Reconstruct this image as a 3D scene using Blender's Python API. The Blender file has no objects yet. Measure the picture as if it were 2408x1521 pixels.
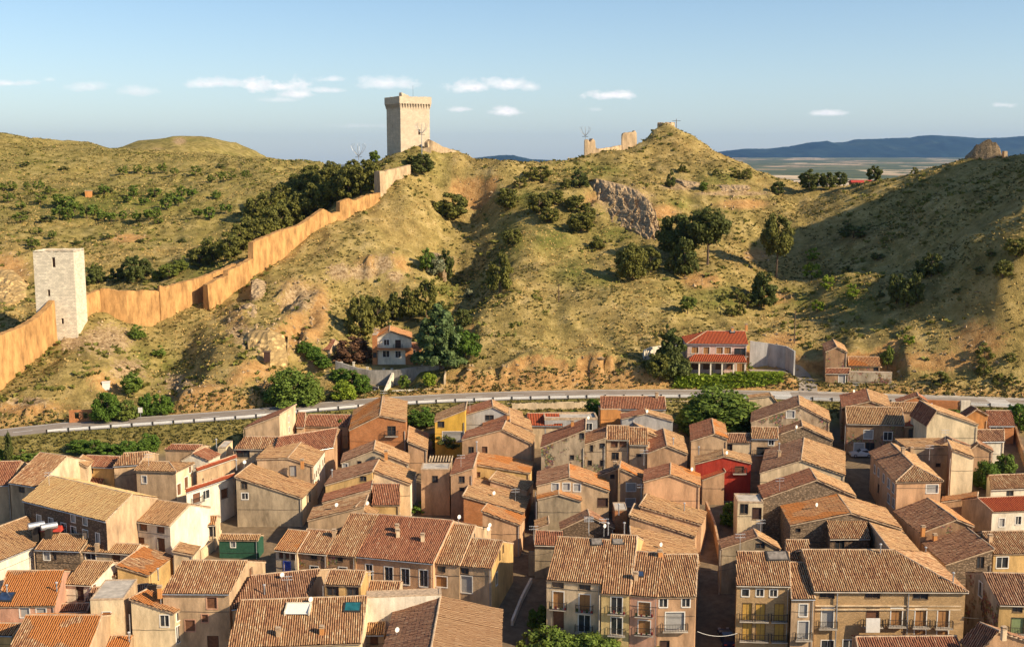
import bpy, math, random
import numpy as np
from math import sin, cos, tan, atan, radians, pi, sqrt, exp
from mathutils import Vector, Matrix, noise
from mathutils.bvhtree import BVHTree

random.seed(7)
RNG = np.random.default_rng(7)
SC = bpy.context.scene
COL = SC.collection

# ---------------------------------------------------------------- camera
FOC = 2700.0           # focal length in units of a 2408 px wide picture
TILT = atan(385 / FOC)
CAMZ = 62.0
cam = bpy.data.cameras.new('camera')
cam.sensor_width = 36.0
cam.lens = 36.0 * FOC / 2408
cam.clip_start = 1.0
cam.clip_end = 80000
camo = bpy.data.objects.new('camera', cam)
camo.location = (0, 0, CAMZ)
camo.rotation_euler = (pi / 2 - TILT, 0, 0)
COL.objects.link(camo)
SC.camera = camo

# ---------------------------------------------------------------- sun and sky
SUN_EL = radians(30)
SUN_AZ = radians(-26)      # measured from +X towards +Y: the sun stands to the right, a little behind the camera
sund = Vector((cos(SUN_EL) * cos(SUN_AZ), cos(SUN_EL) * sin(SUN_AZ), sin(SUN_EL)))
sl = bpy.data.lights.new('sun', 'SUN')
sl.energy = 4.3
sl.angle = radians(0.5)
sl.color = (1.0, 0.83, 0.60)
so = bpy.data.objects.new('sun', sl)
so.rotation_euler = sund.to_track_quat('Z', 'Y').to_euler()
so.location = (200, -80, 200)
COL.objects.link(so)

SC.view_settings.view_transform = 'Standard'
SC.view_settings.look = 'None'
SC.view_settings.exposure = 0.84
SC.view_settings.gamma = 1.0


def ray(px, py):
    cx = (px - 1204) / FOC
    cy = -(py - 760.5) / FOC
    return Vector((cx, cos(TILT) + cy * sin(TILT), -sin(TILT) + cy * cos(TILT)))


def at(px, py, Y):
    d = ray(px, py)
    t = Y / d.y
    return Vector((d.x * t, Y, CAMZ + d.z * t))


def on_z(px, py, z):
    d = ray(px, py)
    t = (z - CAMZ) / d.z
    return Vector((d.x * t, d.y * t, z))


def pix(x, y, z):
    """world -> picture units; works on numpy arrays"""
    dz = z - CAMZ
    fw = y * cos(TILT) - dz * sin(TILT)
    up = y * sin(TILT) + dz * cos(TILT)
    return 1204 + FOC * x / fw, 760.5 - FOC * up / fw


world = bpy.data.worlds.new('World')
SC.world = world
world.use_nodes = True


class NT:
    """small helper for node trees"""
    def __init__(s, tree):
        s.t = tree
        s.n = tree.nodes
        s.l = tree.links

    def new(s, typ, **kw):
        n = s.n.new(typ)
        for k, v in kw.items():
            if k == 'inp':
                for i, val in v.items():
                    if isinstance(val, bpy.types.NodeSocket):
                        s.l.new(val, n.inputs[i])
                    else:
                        n.inputs[i].default_value = val
            else:
                setattr(n, k, v)
        return n

    def math(s, op, a, b=None, clamp=False):
        n = s.new('ShaderNodeMath', operation=op)
        n.use_clamp = clamp
        for i, v in enumerate((a, b)):
            if v is None:
                continue
            if isinstance(v, bpy.types.NodeSocket):
                s.l.new(v, n.inputs[i])
            else:
                n.inputs[i].default_value = v
        return n.outputs[0]

    def mix(s, f, a, b, blend='MIX'):
        n = s.new('ShaderNodeMix', data_type='RGBA', blend_type=blend)
        for i, v in ((0, f), (6, a), (7, b)):
            if isinstance(v, bpy.types.NodeSocket):
                s.l.new(v, n.inputs[i])
            else:
                n.inputs[i].default_value = v if i == 0 or len(v) == 4 else (*v, 1)
        return n.outputs[2]

    def noise(s, vec, scale, detail=3, rough=0.55, out=0):
        n = s.new('ShaderNodeTexNoise', inp={'Scale': scale, 'Detail': detail, 'Roughness': rough})
        if vec is not None:
            s.l.new(vec, n.inputs['Vector'])
        return n.outputs[out]

    def ramp(s, fac, stops, interp='LINEAR'):
        n = s.new('ShaderNodeValToRGB')
        s.l.new(fac, n.inputs[0])
        r = n.color_ramp
        r.interpolation = interp
        while len(r.elements) < len(stops):
            r.elements.new(0.5)
        for e, (p, c) in zip(r.elements, stops):
            e.position = p
            e.color = (*c, 1) if len(c) == 3 else c
        return n.outputs[0]

    def rng(s, v, a, b, c=0.0, d=1.0):
        n = s.new('ShaderNodeMapRange')
        s.l.new(v, n.inputs[0])
        for i, x in enumerate((a, b, c, d)):
            n.inputs[i + 1].default_value = x
        return n.outputs[0]


w = NT(world.node_tree)
w.n.clear()
sky = w.new('ShaderNodeTexSky')
sky.sky_type = 'NISHITA'
sky.sun_disc = False
sky.sun_elevation = SUN_EL
sky.sun_rotation = pi / 2 - SUN_AZ
sky.altitude = 800
sky.air_density = 1.0
sky.dust_density = 1.3
sky.ozone_density = 1.6
bg = w.new('ShaderNodeBackground', inp={1: 0.081})
gen = w.new('ShaderNodeTexCoord').outputs['Generated']
sep = w.new('ShaderNodeSeparateXYZ', inp={0: gen})
yy = w.math('MAXIMUM', sep.outputs[1], 0.05)
ax = w.math('DIVIDE', sep.outputs[0], yy)
ez = w.math('DIVIDE', sep.outputs[2], yy)
cv = w.new('ShaderNodeCombineXYZ', inp={0: ax, 1: w.math('MULTIPLY', ez, 1.6)})
nz = w.noise(cv.outputs[0], 42, 6, 0.62)
nz2 = w.noise(cv.outputs[0], 150, 3, 0.6)
nn = w.math('ADD', w.math('MULTIPLY', w.math('SUBTRACT', nz, 0.5), 2.6), w.math('MULTIPLY', w.math('SUBTRACT', nz2, 0.5), 0.8))
CL = [(25, 197, 52, 11, .75), (205, 206, 62, 13, .45), (330, 217, 62, 15, .45), (500, 197, 70, 15, .75), (645, 203, 78, 22, 1.15), (690, 222, 50, 14, .8),
      (778, 188, 38, 10, .7), (768, 213, 48, 10, .8), (905, 197, 75, 20, .75), (1100, 208, 56, 18, .95), (1190, 200, 56, 20, .8),
      (1245, 204, 30, 14, .6), (1085, 258, 34, 8, .7), (1190, 264, 46, 14, 1.1), (1441, 225, 56, 15, 1.1), (1945, 266, 44, 9, .8),
      (2360, 248, 32, 9, .8), (850, 297, 80, 6, .25), (1400, 258, 22, 6, .25), (660, 235, 50, 9, .4), (118, 188, 18, 7, .3)]
tot = None
for (cx, cy, rx, ry, st) in CL:
    d = ray(cx, cy)
    a0, e0 = d.x / d.y, d.z / d.y
    da = w.math('DIVIDE', w.math('SUBTRACT', ax, a0), rx / FOC)
    de = w.math('DIVIDE', w.math('SUBTRACT', ez, e0), ry / FOC)
    # flatter lower edge
    de = w.math('MULTIPLY', de, w.rng(w.math('LESS_THAN', de, 0.0), 0, 1, 1.0, 1.5))
    r2 = w.math('ADD', w.math('MULTIPLY', da, da), w.math('MULTIPLY', de, de))
    r = w.math('ADD', w.math('SQRT', r2), nn)
    c = w.math('MULTIPLY', w.rng(r, 1.05, 0.15), st * 1.3)
    tot = c if tot is None else w.math('MAXIMUM', tot, c)
tot = w.math('MULTIPLY', tot, 0.8, clamp=True)
# thin milky veil near the horizon, as the sky of the photograph has
hv = w.math('MULTIPLY', w.rng(w.math('ABSOLUTE', sep.outputs[2]), 0.22, 0.0), 0.26)
hs = w.new('ShaderNodeHueSaturation', inp={1: 1.16, 2: 1.0, 4: sky.outputs[0]})
base = w.mix(hv, hs.outputs[0], (6.0, 7.2, 8.8))
cloudc = w.mix(w.rng(nz2, 0.3, 0.7), (7.4, 7.2, 7.3), (9.6, 9.1, 8.6))
colr = w.mix(tot, base, cloudc)
w.l.new(colr, bg.inputs[0])
out = w.new('ShaderNodeOutputWorld')
w.l.new(bg.outputs[0], out.inputs[0])


# ---------------------------------------------------------------- object helpers
def tag(o, label=None, cat=None, group=None, kind=None):
    if label:
        o['label'] = label
    if cat:
        o['category'] = cat
    if group:
        o['group'] = group
    if kind:
        o['kind'] = kind
    return o


def empty(name, loc, label=None, cat=None, group=None):
    o = bpy.data.objects.new(name, None)
    o.location = loc
    o.empty_display_size = 0.5
    COL.objects.link(o)
    return tag(o, label, cat, group)


class MB:
    """collects faces and links them as ONE mesh object"""
    def __init__(s):
        s.v = []
        s.f = []
        s.m = []
        s.mats = []
        s.np = []      # numpy chunks (verts, quads, uvs, material)

    def mi(s, m):
        if m not in s.mats:
            s.mats.append(m)
        return s.mats.index(m)

    def face(s, pts, m):
        b = len(s.v)
        s.v.extend([tuple(p) for p in pts])
        s.f.append(tuple(range(b, b + len(pts))))
        s.m.append(s.mi(m))

    def hexa(s, p, m):
        """p: 8 points, bottom 0-3 counter-clockwise, top 4-7"""
        b = len(s.v)
        s.v.extend([tuple(q) for q in p])
        for q in ((3, 2, 1, 0), (4, 5, 6, 7), (0, 1, 5, 4), (1, 2, 6, 5), (2, 3, 7, 6), (3, 0, 4, 7)):
            s.f.append(tuple(b + i for i in q))
            s.m.append(s.mi(m))

    def box(s, c, sx, sy, sz, m, yaw=0.0):
        """box standing on c, centred in x and y"""
        ca, sa = cos(yaw), sin(yaw)
        p = []
        for z in (0, sz):
            for dx, dy in ((-1, -1), (1, -1), (1, 1), (-1, 1)):
                x, y = dx * sx / 2, dy * sy / 2
                p.append((c[0] + x * ca - y * sa, c[1] + x * sa + y * ca, c[2] + z))
        s.hexa(p, m)

    def tube(s, pts, rads, m, n=7, cap=True):
        rings = []
        for i, p in enumerate(pts):
            p = Vector(p)
            a = Vector(pts[max(i - 1, 0)])
            b = Vector(pts[min(i + 1, len(pts) - 1)])
            t = (b - a).normalized()
            u = t.cross(Vector((0, 0, 1)))
            if u.length < 0.05:
                u = Vector((1, 0, 0))
            u.normalize()
            v = t.cross(u)
            k = len(s.v)
            for j in range(n):
                an = 2 * pi * j / n
                s.v.append(tuple(p + (u * cos(an) + v * sin(an)) * rads[i]))
            rings.append(k)
        mi = s.mi(m)
        for a, b in zip(rings[:-1], rings[1:]):
            for j in range(n):
                s.f.append((a + j, a + (j + 1) % n, b + (j + 1) % n, b + j))
                s.m.append(mi)
        if cap:
            s.f.append(tuple(rings[-1] + j for j in range(n)))
            s.m.append(mi)
            s.f.append(tuple(rings[0] + j for j in reversed(range(n))))
            s.m.append(mi)

    def chunk(s, V, Q, UV, m):
        s.np.append((V, Q, UV, s.mi(m)))

    def build(s, name, parent=None, origin=None, smooth=False, link=True):
        me = bpy.data.meshes.new(name)
        org = np.array(origin if origin is not None else (0, 0, 0), float)
        nv0 = len(s.v)
        V = [np.array(s.v, float).reshape(-1, 3)]
        loops = []
        starts = []
        mats = list(s.m)
        pos = 0
        for f in s.f:
            loops.extend(f)
            starts.append(pos)
            pos += len(f)
        loops = [np.array(loops, np.int32)]
        starts = [np.array(starts, np.int32)]
        mats = [np.array(mats, np.int32)]
        uvs = [np.zeros((pos, 2))]
        off = nv0
        for (cv_, q, uv, mi) in s.np:
            V.append(cv_)
            loops.append((q + off).reshape(-1).astype(np.int32))
            starts.append(np.arange(len(q), dtype=np.int32) * 4 + pos)
            pos += len(q) * 4
            mats.append(np.full(len(q), mi, np.int32))
            uvs.append(uv[q.reshape(-1)])
            off += len(cv_)
        V = np.concatenate(V) - org
        L = np.concatenate(loops)
        S = np.concatenate(starts)
        me.vertices.add(len(V))
        me.vertices.foreach_set('co', V.reshape(-1))
        me.loops.add(len(L))
        me.loops.foreach_set('vertex_index', L)
        me.polygons.add(len(S))
        me.polygons.foreach_set('loop_start', S)
        for m in s.mats:
            me.materials.append(m)
        me.polygons.foreach_set('material_index', np.concatenate(mats))
        if s.np:
            ul = me.uv_layers.new(name='uv')
            ul.data.foreach_set('uv', np.concatenate(uvs).reshape(-1))
        me.update(calc_edges=True)
        me.validate()
        me.polygons.foreach_set('use_smooth', np.full(len(me.polygons), bool(smooth)))
        o = bpy.data.objects.new(name, me)
        if parent is not None:
            o.parent = parent
        if link:
            COL.objects.link(o)
        return o


# ---------------------------------------------------------------- materials
def mat(name, rough=0.9, spec=0.15):
    m = bpy.data.materials.new(name)
    m.use_nodes = True
    t = NT(m.node_tree)
    b = t.n['Principled BSDF']
    b.inputs['Roughness'].default_value = rough
    b.inputs['Specular IOR Level'].default_value = spec
    return m, t, b


_C = {}


def flat(name, col, rough=0.8, metal=0.0, spec=0.3, var=0.25, scale=3.0):
    """simple procedural material: one colour broken up by noise"""
    k = ('flat', name, col)
    if k in _C:
        return _C[k]
    m, t, b = mat(name, rough, spec)
    co = t.new('ShaderNodeTexCoord').outputs['Object']
    n = t.noise(co, scale, 4)
    c = t.mix(t.rng(n, 0.3, 0.7), tuple(x * (1 - var) for x in col), tuple(min(1, x * (1 + var)) for x in col))
    t.l.new(c, b.inputs['Base Color'])
    b.inputs['Metallic'].default_value = metal
    _C[k] = m
    return m


def plaster(col, stain=0.35, patch=None, coarse=0.0):
    """rendered wall: mottled, with stains, flaked patches showing stone"""
    k = ('pl', col, stain, patch, coarse)
    if k in _C:
        return _C[k]
    m, t, b = mat('plaster', 0.95, 0.1)
    co = t.new('ShaderNodeTexCoord').outputs['Object']
    oi = t.new('ShaderNodeObjectInfo').outputs['Random']
    mp = t.new('ShaderNodeMapping', inp={0: co, 3: (1, 1, 0.35)}).outputs[0]
    big = t.noise(mp, 0.55, 6, 0.68)
    fine = t.noise(co, 9.0, 4, 0.7)
    dk = tuple(x * (1 - stain) * 0.8 for x in col)
    lt = tuple(min(1, x * 1.12) for x in col)
    c = t.mix(t.rng(big, 0.32, 0.62), dk, lt)
    c = t.mix(t.math('MULTIPLY', t.rng(fine, 0.4, 0.75), 0.35), c, tuple(x * 0.62 for x in col))
    # rain streaks running down the wall
    st = t.noise(t.new('ShaderNodeMapping', inp={0: co, 3: (2.4, 2.4, 0.12)}).outputs[0], 1.0, 4, 0.6)
    c = t.mix(t.math('MULTIPLY', t.rng(st, 0.55, 0.75), 0.35), c, tuple(x * 0.5 for x in col))
    if patch:
        pn = t.noise(co, 0.45, 5, 0.65)
        vor = t.new('ShaderNodeTexVoronoi', inp={'Vector': co, 'Scale': 3.2})
        pc = t.mix(t.rng(vor.outputs['Distance'], 0.1, 0.6), tuple(x * 1.25 for x in patch), tuple(x * 0.45 for x in patch))
        pc = t.mix(0.35, pc, vor.outputs['Color'], 'OVERLAY')
        c = t.mix(t.rng(pn, 0.50, 0.56), c, pc)
    t.l.new(c, b.inputs['Base Color'])
    bp = t.new('ShaderNodeBump', inp={'Strength': 0.5, 'Distance': 0.08 + coarse, 'Height': t.math('ADD', fine, t.math('MULTIPLY', big, 2.0))})
    t.l.new(bp.outputs[0], b.inputs['Normal'])
    _C[k] = m
    return m


def masonry(col, scale=1.0, mortar=(0.42, 0.34, 0.24), kind='brick', contrast=0.5, row=0.25, name='masonry'):
    k = ('ms', col, scale, mortar, kind, contrast, row)
    if k in _C:
        return _C[k]
    m, t, b = mat(name, 0.95, 0.1)
    co = t.new('ShaderNodeTexCoord').outputs['Object']
    sp = t.new('ShaderNodeSeparateXYZ', inp={0: co})
    uvv = t.new('ShaderNodeCombineXYZ', inp={0: t.math('ADD', sp.outputs[0], t.math('MULTIPLY', sp.outputs[1], 0.83)), 1: sp.outputs[2]}).outputs[0]
    n1 = t.noise(co, 0.6, 5, 0.65)
    nf = t.noise(co, 7.0, 4, 0.7)
    if kind == 'brick':
        br = t.new('ShaderNodeTexBrick', inp={'Vector': uvv, 'Color1': (*[x * (1 + contrast * .5) for x in col], 1), 'Color2': (*[x * (1 - contrast * .6) for x in col], 1),
                                              'Mortar': (*mortar, 1), 'Scale': scale, 'Mortar Size': 0.02, 'Brick Width': row * 2, 'Row Height': row})
        c = br.outputs['Color']
        h = br.outputs['Fac']
    else:
        vor = t.new('ShaderNodeTexVoronoi', inp={'Vector': t.new('ShaderNodeMapping', inp={0: co, 3: (1, 1, 1.7)}).outputs[0], 'Scale': scale * 2.4})
        cc = t.ramp(t.new('ShaderNodeSeparateColor', inp={0: vor.outputs['Color']}).outputs[0],
                    [(0, tuple(x * (1 - contrast) for x in col)), (0.5, col), (1, tuple(min(1, x * (1 + contrast * .7)) for x in col))])
        c = t.mix(t.rng(vor.outputs['Distance'], 0.30, 0.55), cc, tuple(x * 0.35 for x in col))
        h = vor.outputs['Distance']
    c = t.mix(t.math('MULTIPLY', t.rng(n1, 0.35, 0.65), 0.6), c, tuple(x * 0.6 for x in col), 'MIX')
    c = t.mix(t.math('MULTIPLY', t.rng(nf, 0.45, 0.7), 0.4), c, tuple(min(1, x * 1.35) for x in col))
    t.l.new(c, b.inputs['Base Color'])
    bp = t.new('ShaderNodeBump', inp={'Strength': 0.6, 'Distance': 0.12, 'Height': t.math('ADD', nf, t.math('MULTIPLY', h, -0.6))})
    t.l.new(bp.outputs[0], b.inputs['Normal'])
    _C[k] = m
    return m


def tiles(name, cols, lichen=0.5, patch=(0.55, 0.2, 0.05), patch_amt=0.0, dirt=0.5):
    """clay barrel tiles; the UV map counts tiles across (u) and rows (v)"""
    k = ('ti', name)
    if k in _C:
        return _C[k]
    m, t, b = mat('roof_tiles_' + name, 0.92, 0.12)
    uv = t.new('ShaderNodeUVMap', uv_map='uv').outputs[0]
    sp = t.new('ShaderNodeSeparateXYZ', inp={0: uv})
    oi = t.new('ShaderNodeObjectInfo').outputs['Random']
    fl = t.new('ShaderNodeCombineXYZ', inp={0: t.math('FLOOR', t.math('ADD', sp.outputs[0], 0.001)), 1: t.math('FLOOR', t.math('ADD', sp.outputs[1], 0.001)), 2: t.math('MULTIPLY', oi, 37.0)})
    wn = t.new('ShaderNodeTexWhiteNoise', inp={0: fl.outputs[0]})
    fc = t.new('ShaderNodeCombineXYZ', inp={0: t.math('FLOOR', t.math('ADD', sp.outputs[0], 0.001)), 1: t.math('FLOOR', t.math('MULTIPLY', sp.outputs[1], 0.22)), 2: 5.0})
    wc = t.new('ShaderNodeTexWhiteNoise', inp={0: fc.outputs[0]})
    colsn = len(cols)
    val = t.math('ADD', 0.0, t.math('ADD', t.math('MULTIPLY', wn.outputs['Value'], 0.62), t.math('MULTIPLY', wc.outputs['Value'], 0.36)))
    c = t.ramp(val, [((i + 0.5) / colsn, q) for i, q in enumerate(cols)])
    co = t.new('ShaderNodeTexCoord').outputs['Object']
    off = t.new('ShaderNodeVectorMath', operation='ADD', inp={0: co, 1: t.new('ShaderNodeCombineXYZ', inp={0: t.math('MULTIPLY', oi, 91.0)}).outputs[0]}).outputs[0]
    big = t.noise(off, 0.33, 5, 0.62)
    mid = t.noise(off, 2.8, 4, 0.65)
    c = t.mix(t.math('MULTIPLY', t.rng(big, 0.36, 0.74), lichen), c, (0.54, 0.39, 0.20))
    c = t.mix(t.math('MULTIPLY', t.rng(mid, 0.50, 0.74), dirt * 1.15), c, (0.17, 0.09, 0.05))
    if patch_amt > 0:
        pn = t.noise(t.new('ShaderNodeVectorMath', operation='ADD', inp={0: off, 1: (13, 7, 3)}).outputs[0], 0.22, 2, 0.4)
        c = t.mix(t.math('MULTIPLY', t.rng(pn, 0.60 - patch_amt * 0.25, 0.63 - patch_amt * 0.25), 0.85), c, patch)
    # shade in the channels between the cover tiles, put into the colour
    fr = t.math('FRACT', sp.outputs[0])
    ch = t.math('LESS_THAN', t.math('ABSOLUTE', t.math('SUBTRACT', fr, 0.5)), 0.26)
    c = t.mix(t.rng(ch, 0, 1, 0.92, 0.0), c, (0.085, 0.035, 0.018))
    t.l.new(c, b.inputs['Base Color'])
    _C[k] = m
    return m


def tile_set():
    P = [(0.20, 0.09, 0.05), (0.36, 0.17, 0.085), (0.50, 0.27, 0.13), (0.42, 0.20, 0.095), (0.60, 0.38, 0.20), (0.70, 0.50, 0.29)]
    R = [(0.20, 0.08, 0.05), (0.34, 0.13, 0.07), (0.44, 0.19, 0.10), (0.36, 0.13, 0.07), (0.52, 0.29, 0.17)]
    O = [(0.50, 0.22, 0.085), (0.58, 0.28, 0.11), (0.44, 0.19, 0.08), (0.60, 0.34, 0.15)]
    D = [(0.16, 0.08, 0.055), (0.30, 0.15, 0.085), (0.42, 0.23, 0.13), (0.34, 0.16, 0.09), (0.54, 0.35, 0.21)]
    Lt = [(0.24, 0.12, 0.06), (0.48, 0.27, 0.125), (0.56, 0.33, 0.15), (0.44, 0.23, 0.11), (0.64, 0.43, 0.23)]
    N = [(0.50, 0.10, 0.04), (0.55, 0.13, 0.05), (0.44, 0.085, 0.04)]
    return {
        'mix': tiles('mixed', P, 0.45, patch_amt=0.0),
        'mixo': tiles('mixed_repaired', P, 0.35, patch_amt=0.6),
        'red': tiles('red', R, 0.12, dirt=0.35),
        'org': tiles('orange', O, 0.25, patch_amt=0.2, dirt=0.25),
        'dark': tiles('dark', D, 0.12, dirt=0.4),  # on left slopes of gables this darker set puts shade into the colour
        'pale': tiles('pale', Lt, 0.4, dirt=0.4),  # on right slopes of gables this paler set puts sunlight into the colour
        'gold': tiles('golden', [(0.56, 0.36, 0.15), (0.66, 0.46, 0.20), (0.60, 0.38, 0.16), (0.44, 0.26, 0.11)], 0.5, dirt=0.2),
        'new': tiles('new_red', N, 0.0, dirt=0.15),
        'fine': tiles('fine_ochre', [(0.50, 0.30, 0.15), (0.44, 0.25, 0.12), (0.54, 0.34, 0.18)], 0.2, dirt=0.25),
    }
# ---------------------------------------------------------------- terrain
def town_z(x, y):
    return -4.5 + 0.145 * (y - 140)


ROADP = [(-420, 1075, 5.5), (-250, 1050, 6.5), (-100, 1033, 7.2), (0, 1020, 7.8), (150, 1004, 8.4), (300, 993, 8.9), (450, 983, 9.4), (600, 972, 9.9), (750, 957, 10.4),
         (900, 944, 10.8), (1050, 936, 11.0), (1204, 930, 11.2), (1400, 926, 11.3), (1600, 925, 11.3), (1806, 928, 11.2), (2000, 935, 11.0),
         (2200, 942, 10.8), (2408, 949, 10.6), (2600, 956, 10.4), (2900, 966, 10.0), (3300, 980, 9.5)]
RP = np.array([tuple(on_z(*p)) for p in ROADP])


def road_y(x):
    return np.interp(x, RP[:, 0], RP[:, 1])


def road_z(x):
    return np.interp(x, RP[:, 0], RP[:, 2])


HW = 4.6     # half width of the carriageway
CPX = [  # (px, py, Y): points of the hills read off the photograph
    (0, 915, 248), (60, 935, 243), (180, 792, 271), (130, 800, 268), (250, 745, 282), (240, 850, 257), (120, 880, 250),
    (-150, 900, 250), (-300, 800, 275), (-150, 760, 290), (-300, 600, 340), (-150, 560, 380), (-300, 420, 480), (-250, 300, 600),
    (0, 700, 325), (60, 640, 342), (330, 962, 237), (350, 880, 259), (330, 800, 275), (300, 767, 284), (400, 740, 294),
    (487, 730, 299), (600, 640, 320), (700, 580, 335), (800, 512, 348), (890, 458, 362), (960, 402, 378), (915, 374, 395), (1000, 352, 394),
    (1050, 355, 398), (1100, 374, 402), (1200, 386, 410), (1290, 384, 416),
    (480, 900, 245), (500, 820, 257), (560, 740, 279), (395, 850, 270), (410, 920, 251), (420, 790, 285), (620, 700, 300), (700, 640, 318), 
    (650, 905, 247), (640, 850, 254), (620, 800, 262), (650, 740, 284), (730, 700, 292), (780, 700, 306), (780, 640, 316), (735, 790, 266), (770, 780, 276), (720, 850, 262),
    (760, 880, 255), (800, 910, 249),
    (860, 850, 264), (930, 850, 264), (1010, 850, 264), (900, 800, 282), (850, 700, 312), (1000, 740, 300), (1000, 690, 313), (1060, 640, 341), (1095, 560, 361),
    (900, 640, 320), (900, 540, 342), (1000, 480, 360), (1100, 425, 385), (1020, 410, 385), (960, 590, 332),
    (1200, 470, 364), (1215, 560, 330), (1200, 640, 306), (1165, 720, 283), (1135, 800, 267), (1085, 880, 254),
    (1150, 430, 380), (1125, 500, 377), (1105, 700, 321), (1075, 760, 303),
    (1400, 700, 290), (1300, 800, 268), (1500, 800, 268), (1300, 690, 292), (1320, 600, 322), (1420, 610, 320), (1300, 850, 256), (1150, 850, 259), (1500, 850, 256),
    (1600, 700, 294), (1700, 640, 312), (1600, 640, 312), (1500, 700, 290), (1300, 500, 352), (1250, 430, 378), (1330, 440, 376),
    (1400, 530, 349), (1480, 570, 336), (1570, 590, 330), (1640, 600, 326),
    (1400, 428, 378), (1460, 440, 371), (1530, 480, 358), (1580, 540, 345),
    (1390, 360, 420), (1480, 346, 432), (1566, 306, 441), (1630, 338, 436), (1700, 370, 430), (1800, 410, 420), (1865, 437, 410), (1320, 378, 417),
    (1400, 400, 398), (1600, 400, 398), (1560, 360, 415), (1750, 430, 390), (1650, 462, 372), (1600, 500, 358), (1700, 505, 358), (1560, 450, 376),
    (1700, 478, 370), (1850, 458, 386), (1950, 441, 384), (2100, 416, 373), (2200, 396, 362), (2310, 374, 354), (2408, 377, 348), (2550, 360, 340),
    (1690, 868, 259), (1800, 868, 260), (1600, 868, 258), (1850, 830, 268), (1860, 740, 300), (1840, 660, 324), (1800, 560, 352), (1750, 525, 354), (1700, 780, 274), (1600, 790, 270),
    (2000, 880, 255), (1900, 870, 258), (2080, 870, 255), (1960, 800, 272),
    (2000, 740, 281), (1990, 650, 306), (2000, 550, 340), (2100, 500, 343), (2200, 600, 288), (2150, 750, 268), (2250, 470, 318), (2300, 650, 266),
    (2408, 590, 262), (2200, 850, 256), (2300, 850, 253), (2400, 800, 253), (2408, 470, 292), (2370, 720, 256), (2100, 640, 303), (1950, 500, 362),
    # behind the wall and the hills on the left
    (200, 640, 345), (400, 640, 342), (100, 540, 400), (300, 540, 400), (500, 500, 415), (0, 460, 450), (200, 450, 455), (400, 450, 465), (600, 440, 455),
    (0, 321, 570), (130, 335, 590), (260, 347, 610), (400, 362, 600), (600, 371, 590), (690, 378, 570), (760, 386, 560), (0, 400, 500), (300, 400, 520), (500, 400, 520),
    (0, 560, 378), (500, 585, 372), (600, 545, 390), (560, 480, 430), (650, 490, 415), (750, 440, 440), (850, 415, 445),
    (130, 430, 490), (700, 415, 500),
]
CW = []
for (a, b_, Y) in CPX:
    CW.append(tuple(at(a, b_, Y)))
CW += [  # world points: hidden slopes, the ground outside the picture
    (-62, 366, 42), (-78, 348, 34), (-93, 332, 28), (-62, 398, 50), (-70, 382, 44), (-40, 425, 52), (10, 440, 50), (0, 465, 42), (-84, 362, 38),
    (40, 450, 42), (90, 460, 46), (140, 455, 40), (60, 480, 34), (100, 500, 30), (160, 420, 38), (200, 420, 42), (170, 395, 45), (215, 395, 52),
    (0, 520, 30), (100, 620, 5), (0, 650, 5), (250, 600, 5), (250, 500, 25), (400, 420, 30), (400, 600, 0), (-100, 680, 30), (-260, 720, 45), (-420, 600, 60),
    (-600, 400, 60), (-600, 900, 40), (-200, 1000, 10), (200, 900, -10), (600, 800, -10), (0, 1150, -15), (-600, 1150, 10), (600, 1150, -20), (600, 400, 20),
    (200, 320, 100), (205, 290, 118), (185, 345, 78), (195, 252, 80), (240, 330, 102), (166, 300, 82), (260, 260, 60), (400, 260, 30), (165, 262, 50), (200, 230, 16),
    (230, 360, 68), (600, 230, 10), (-300, 230, 8), (-600, 230, 8), (-450, 300, 50), (300, 235, 14), (-190, 250, 24),
]
for x in np.arange(-600, 601, 22.0):
    ry, rz = float(road_y(x)), float(road_z(x))
    CW.append((x, ry + HW + 2.5, rz + 0.3))
    CW.append((x, ry - HW - 6, rz - 1.0))
CW = np.array(CW)
SCL = 100.0


def tps_fit(P, lam=1e-4):
    n = len(P)
    X = P[:, :2] / SCL
    d2 = ((X[:, None] - X[None]) ** 2).sum(-1)
    K = 0.5 * d2 * np.log(d2 + 1e-12)
    K[np.diag_indices(n)] += lam
    A = np.zeros((n + 3, n + 3))
    A[:n, :n] = K
    A[:n, n:] = np.c_[np.ones(n), X]
    A[n:, :n] = A[:n, n:].T
    return np.linalg.solve(A, np.r_[P[:, 2], 0, 0, 0]), X


TW, TX = tps_fit(CW, 2e-4)


def tps(x, y):
    q = np.stack([x, y], -1).reshape(-1, 2) / SCL
    out_ = np.empty(len(q))
    for i in range(0, len(q), 20000):
        s = q[i:i + 20000]
        d2 = ((s[:, None] - TX[None]) ** 2).sum(-1)
        out_[i:i + 20000] = (0.5 * d2 * np.log(d2 + 1e-12)) @ TW[:len(TX)] + TW[-3] + s @ TW[-2:]
    return out_


def seg_axis(parts):
    o = []
    for a, b_, s in parts:
        o.append(np.arange(a, b_, s))
    return np.concatenate(o)


xs = seg_axis([(-1500, -620, 60), (-620, -260, 10), (-260, -172, 3), (-172, 150, 0.85), (150, 260, 3), (260, 620, 10), (620, 1501, 60)])
ys = seg_axis([(-300, 80, 40), (80, 205, 4), (205, 216, 2), (216, 320, 0.75), (320, 460, 1.1), (460, 640, 2.2), (640, 820, 6), (820, 1200, 20)])
GX, GY = np.meshgrid(xs, ys)
gx, gy = GX.ravel(), GY.ravel()
ry_, rz_ = road_y(gx), road_z(gx)
gz = tps(gx, np.clip(gy, 200, 1150))
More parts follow.
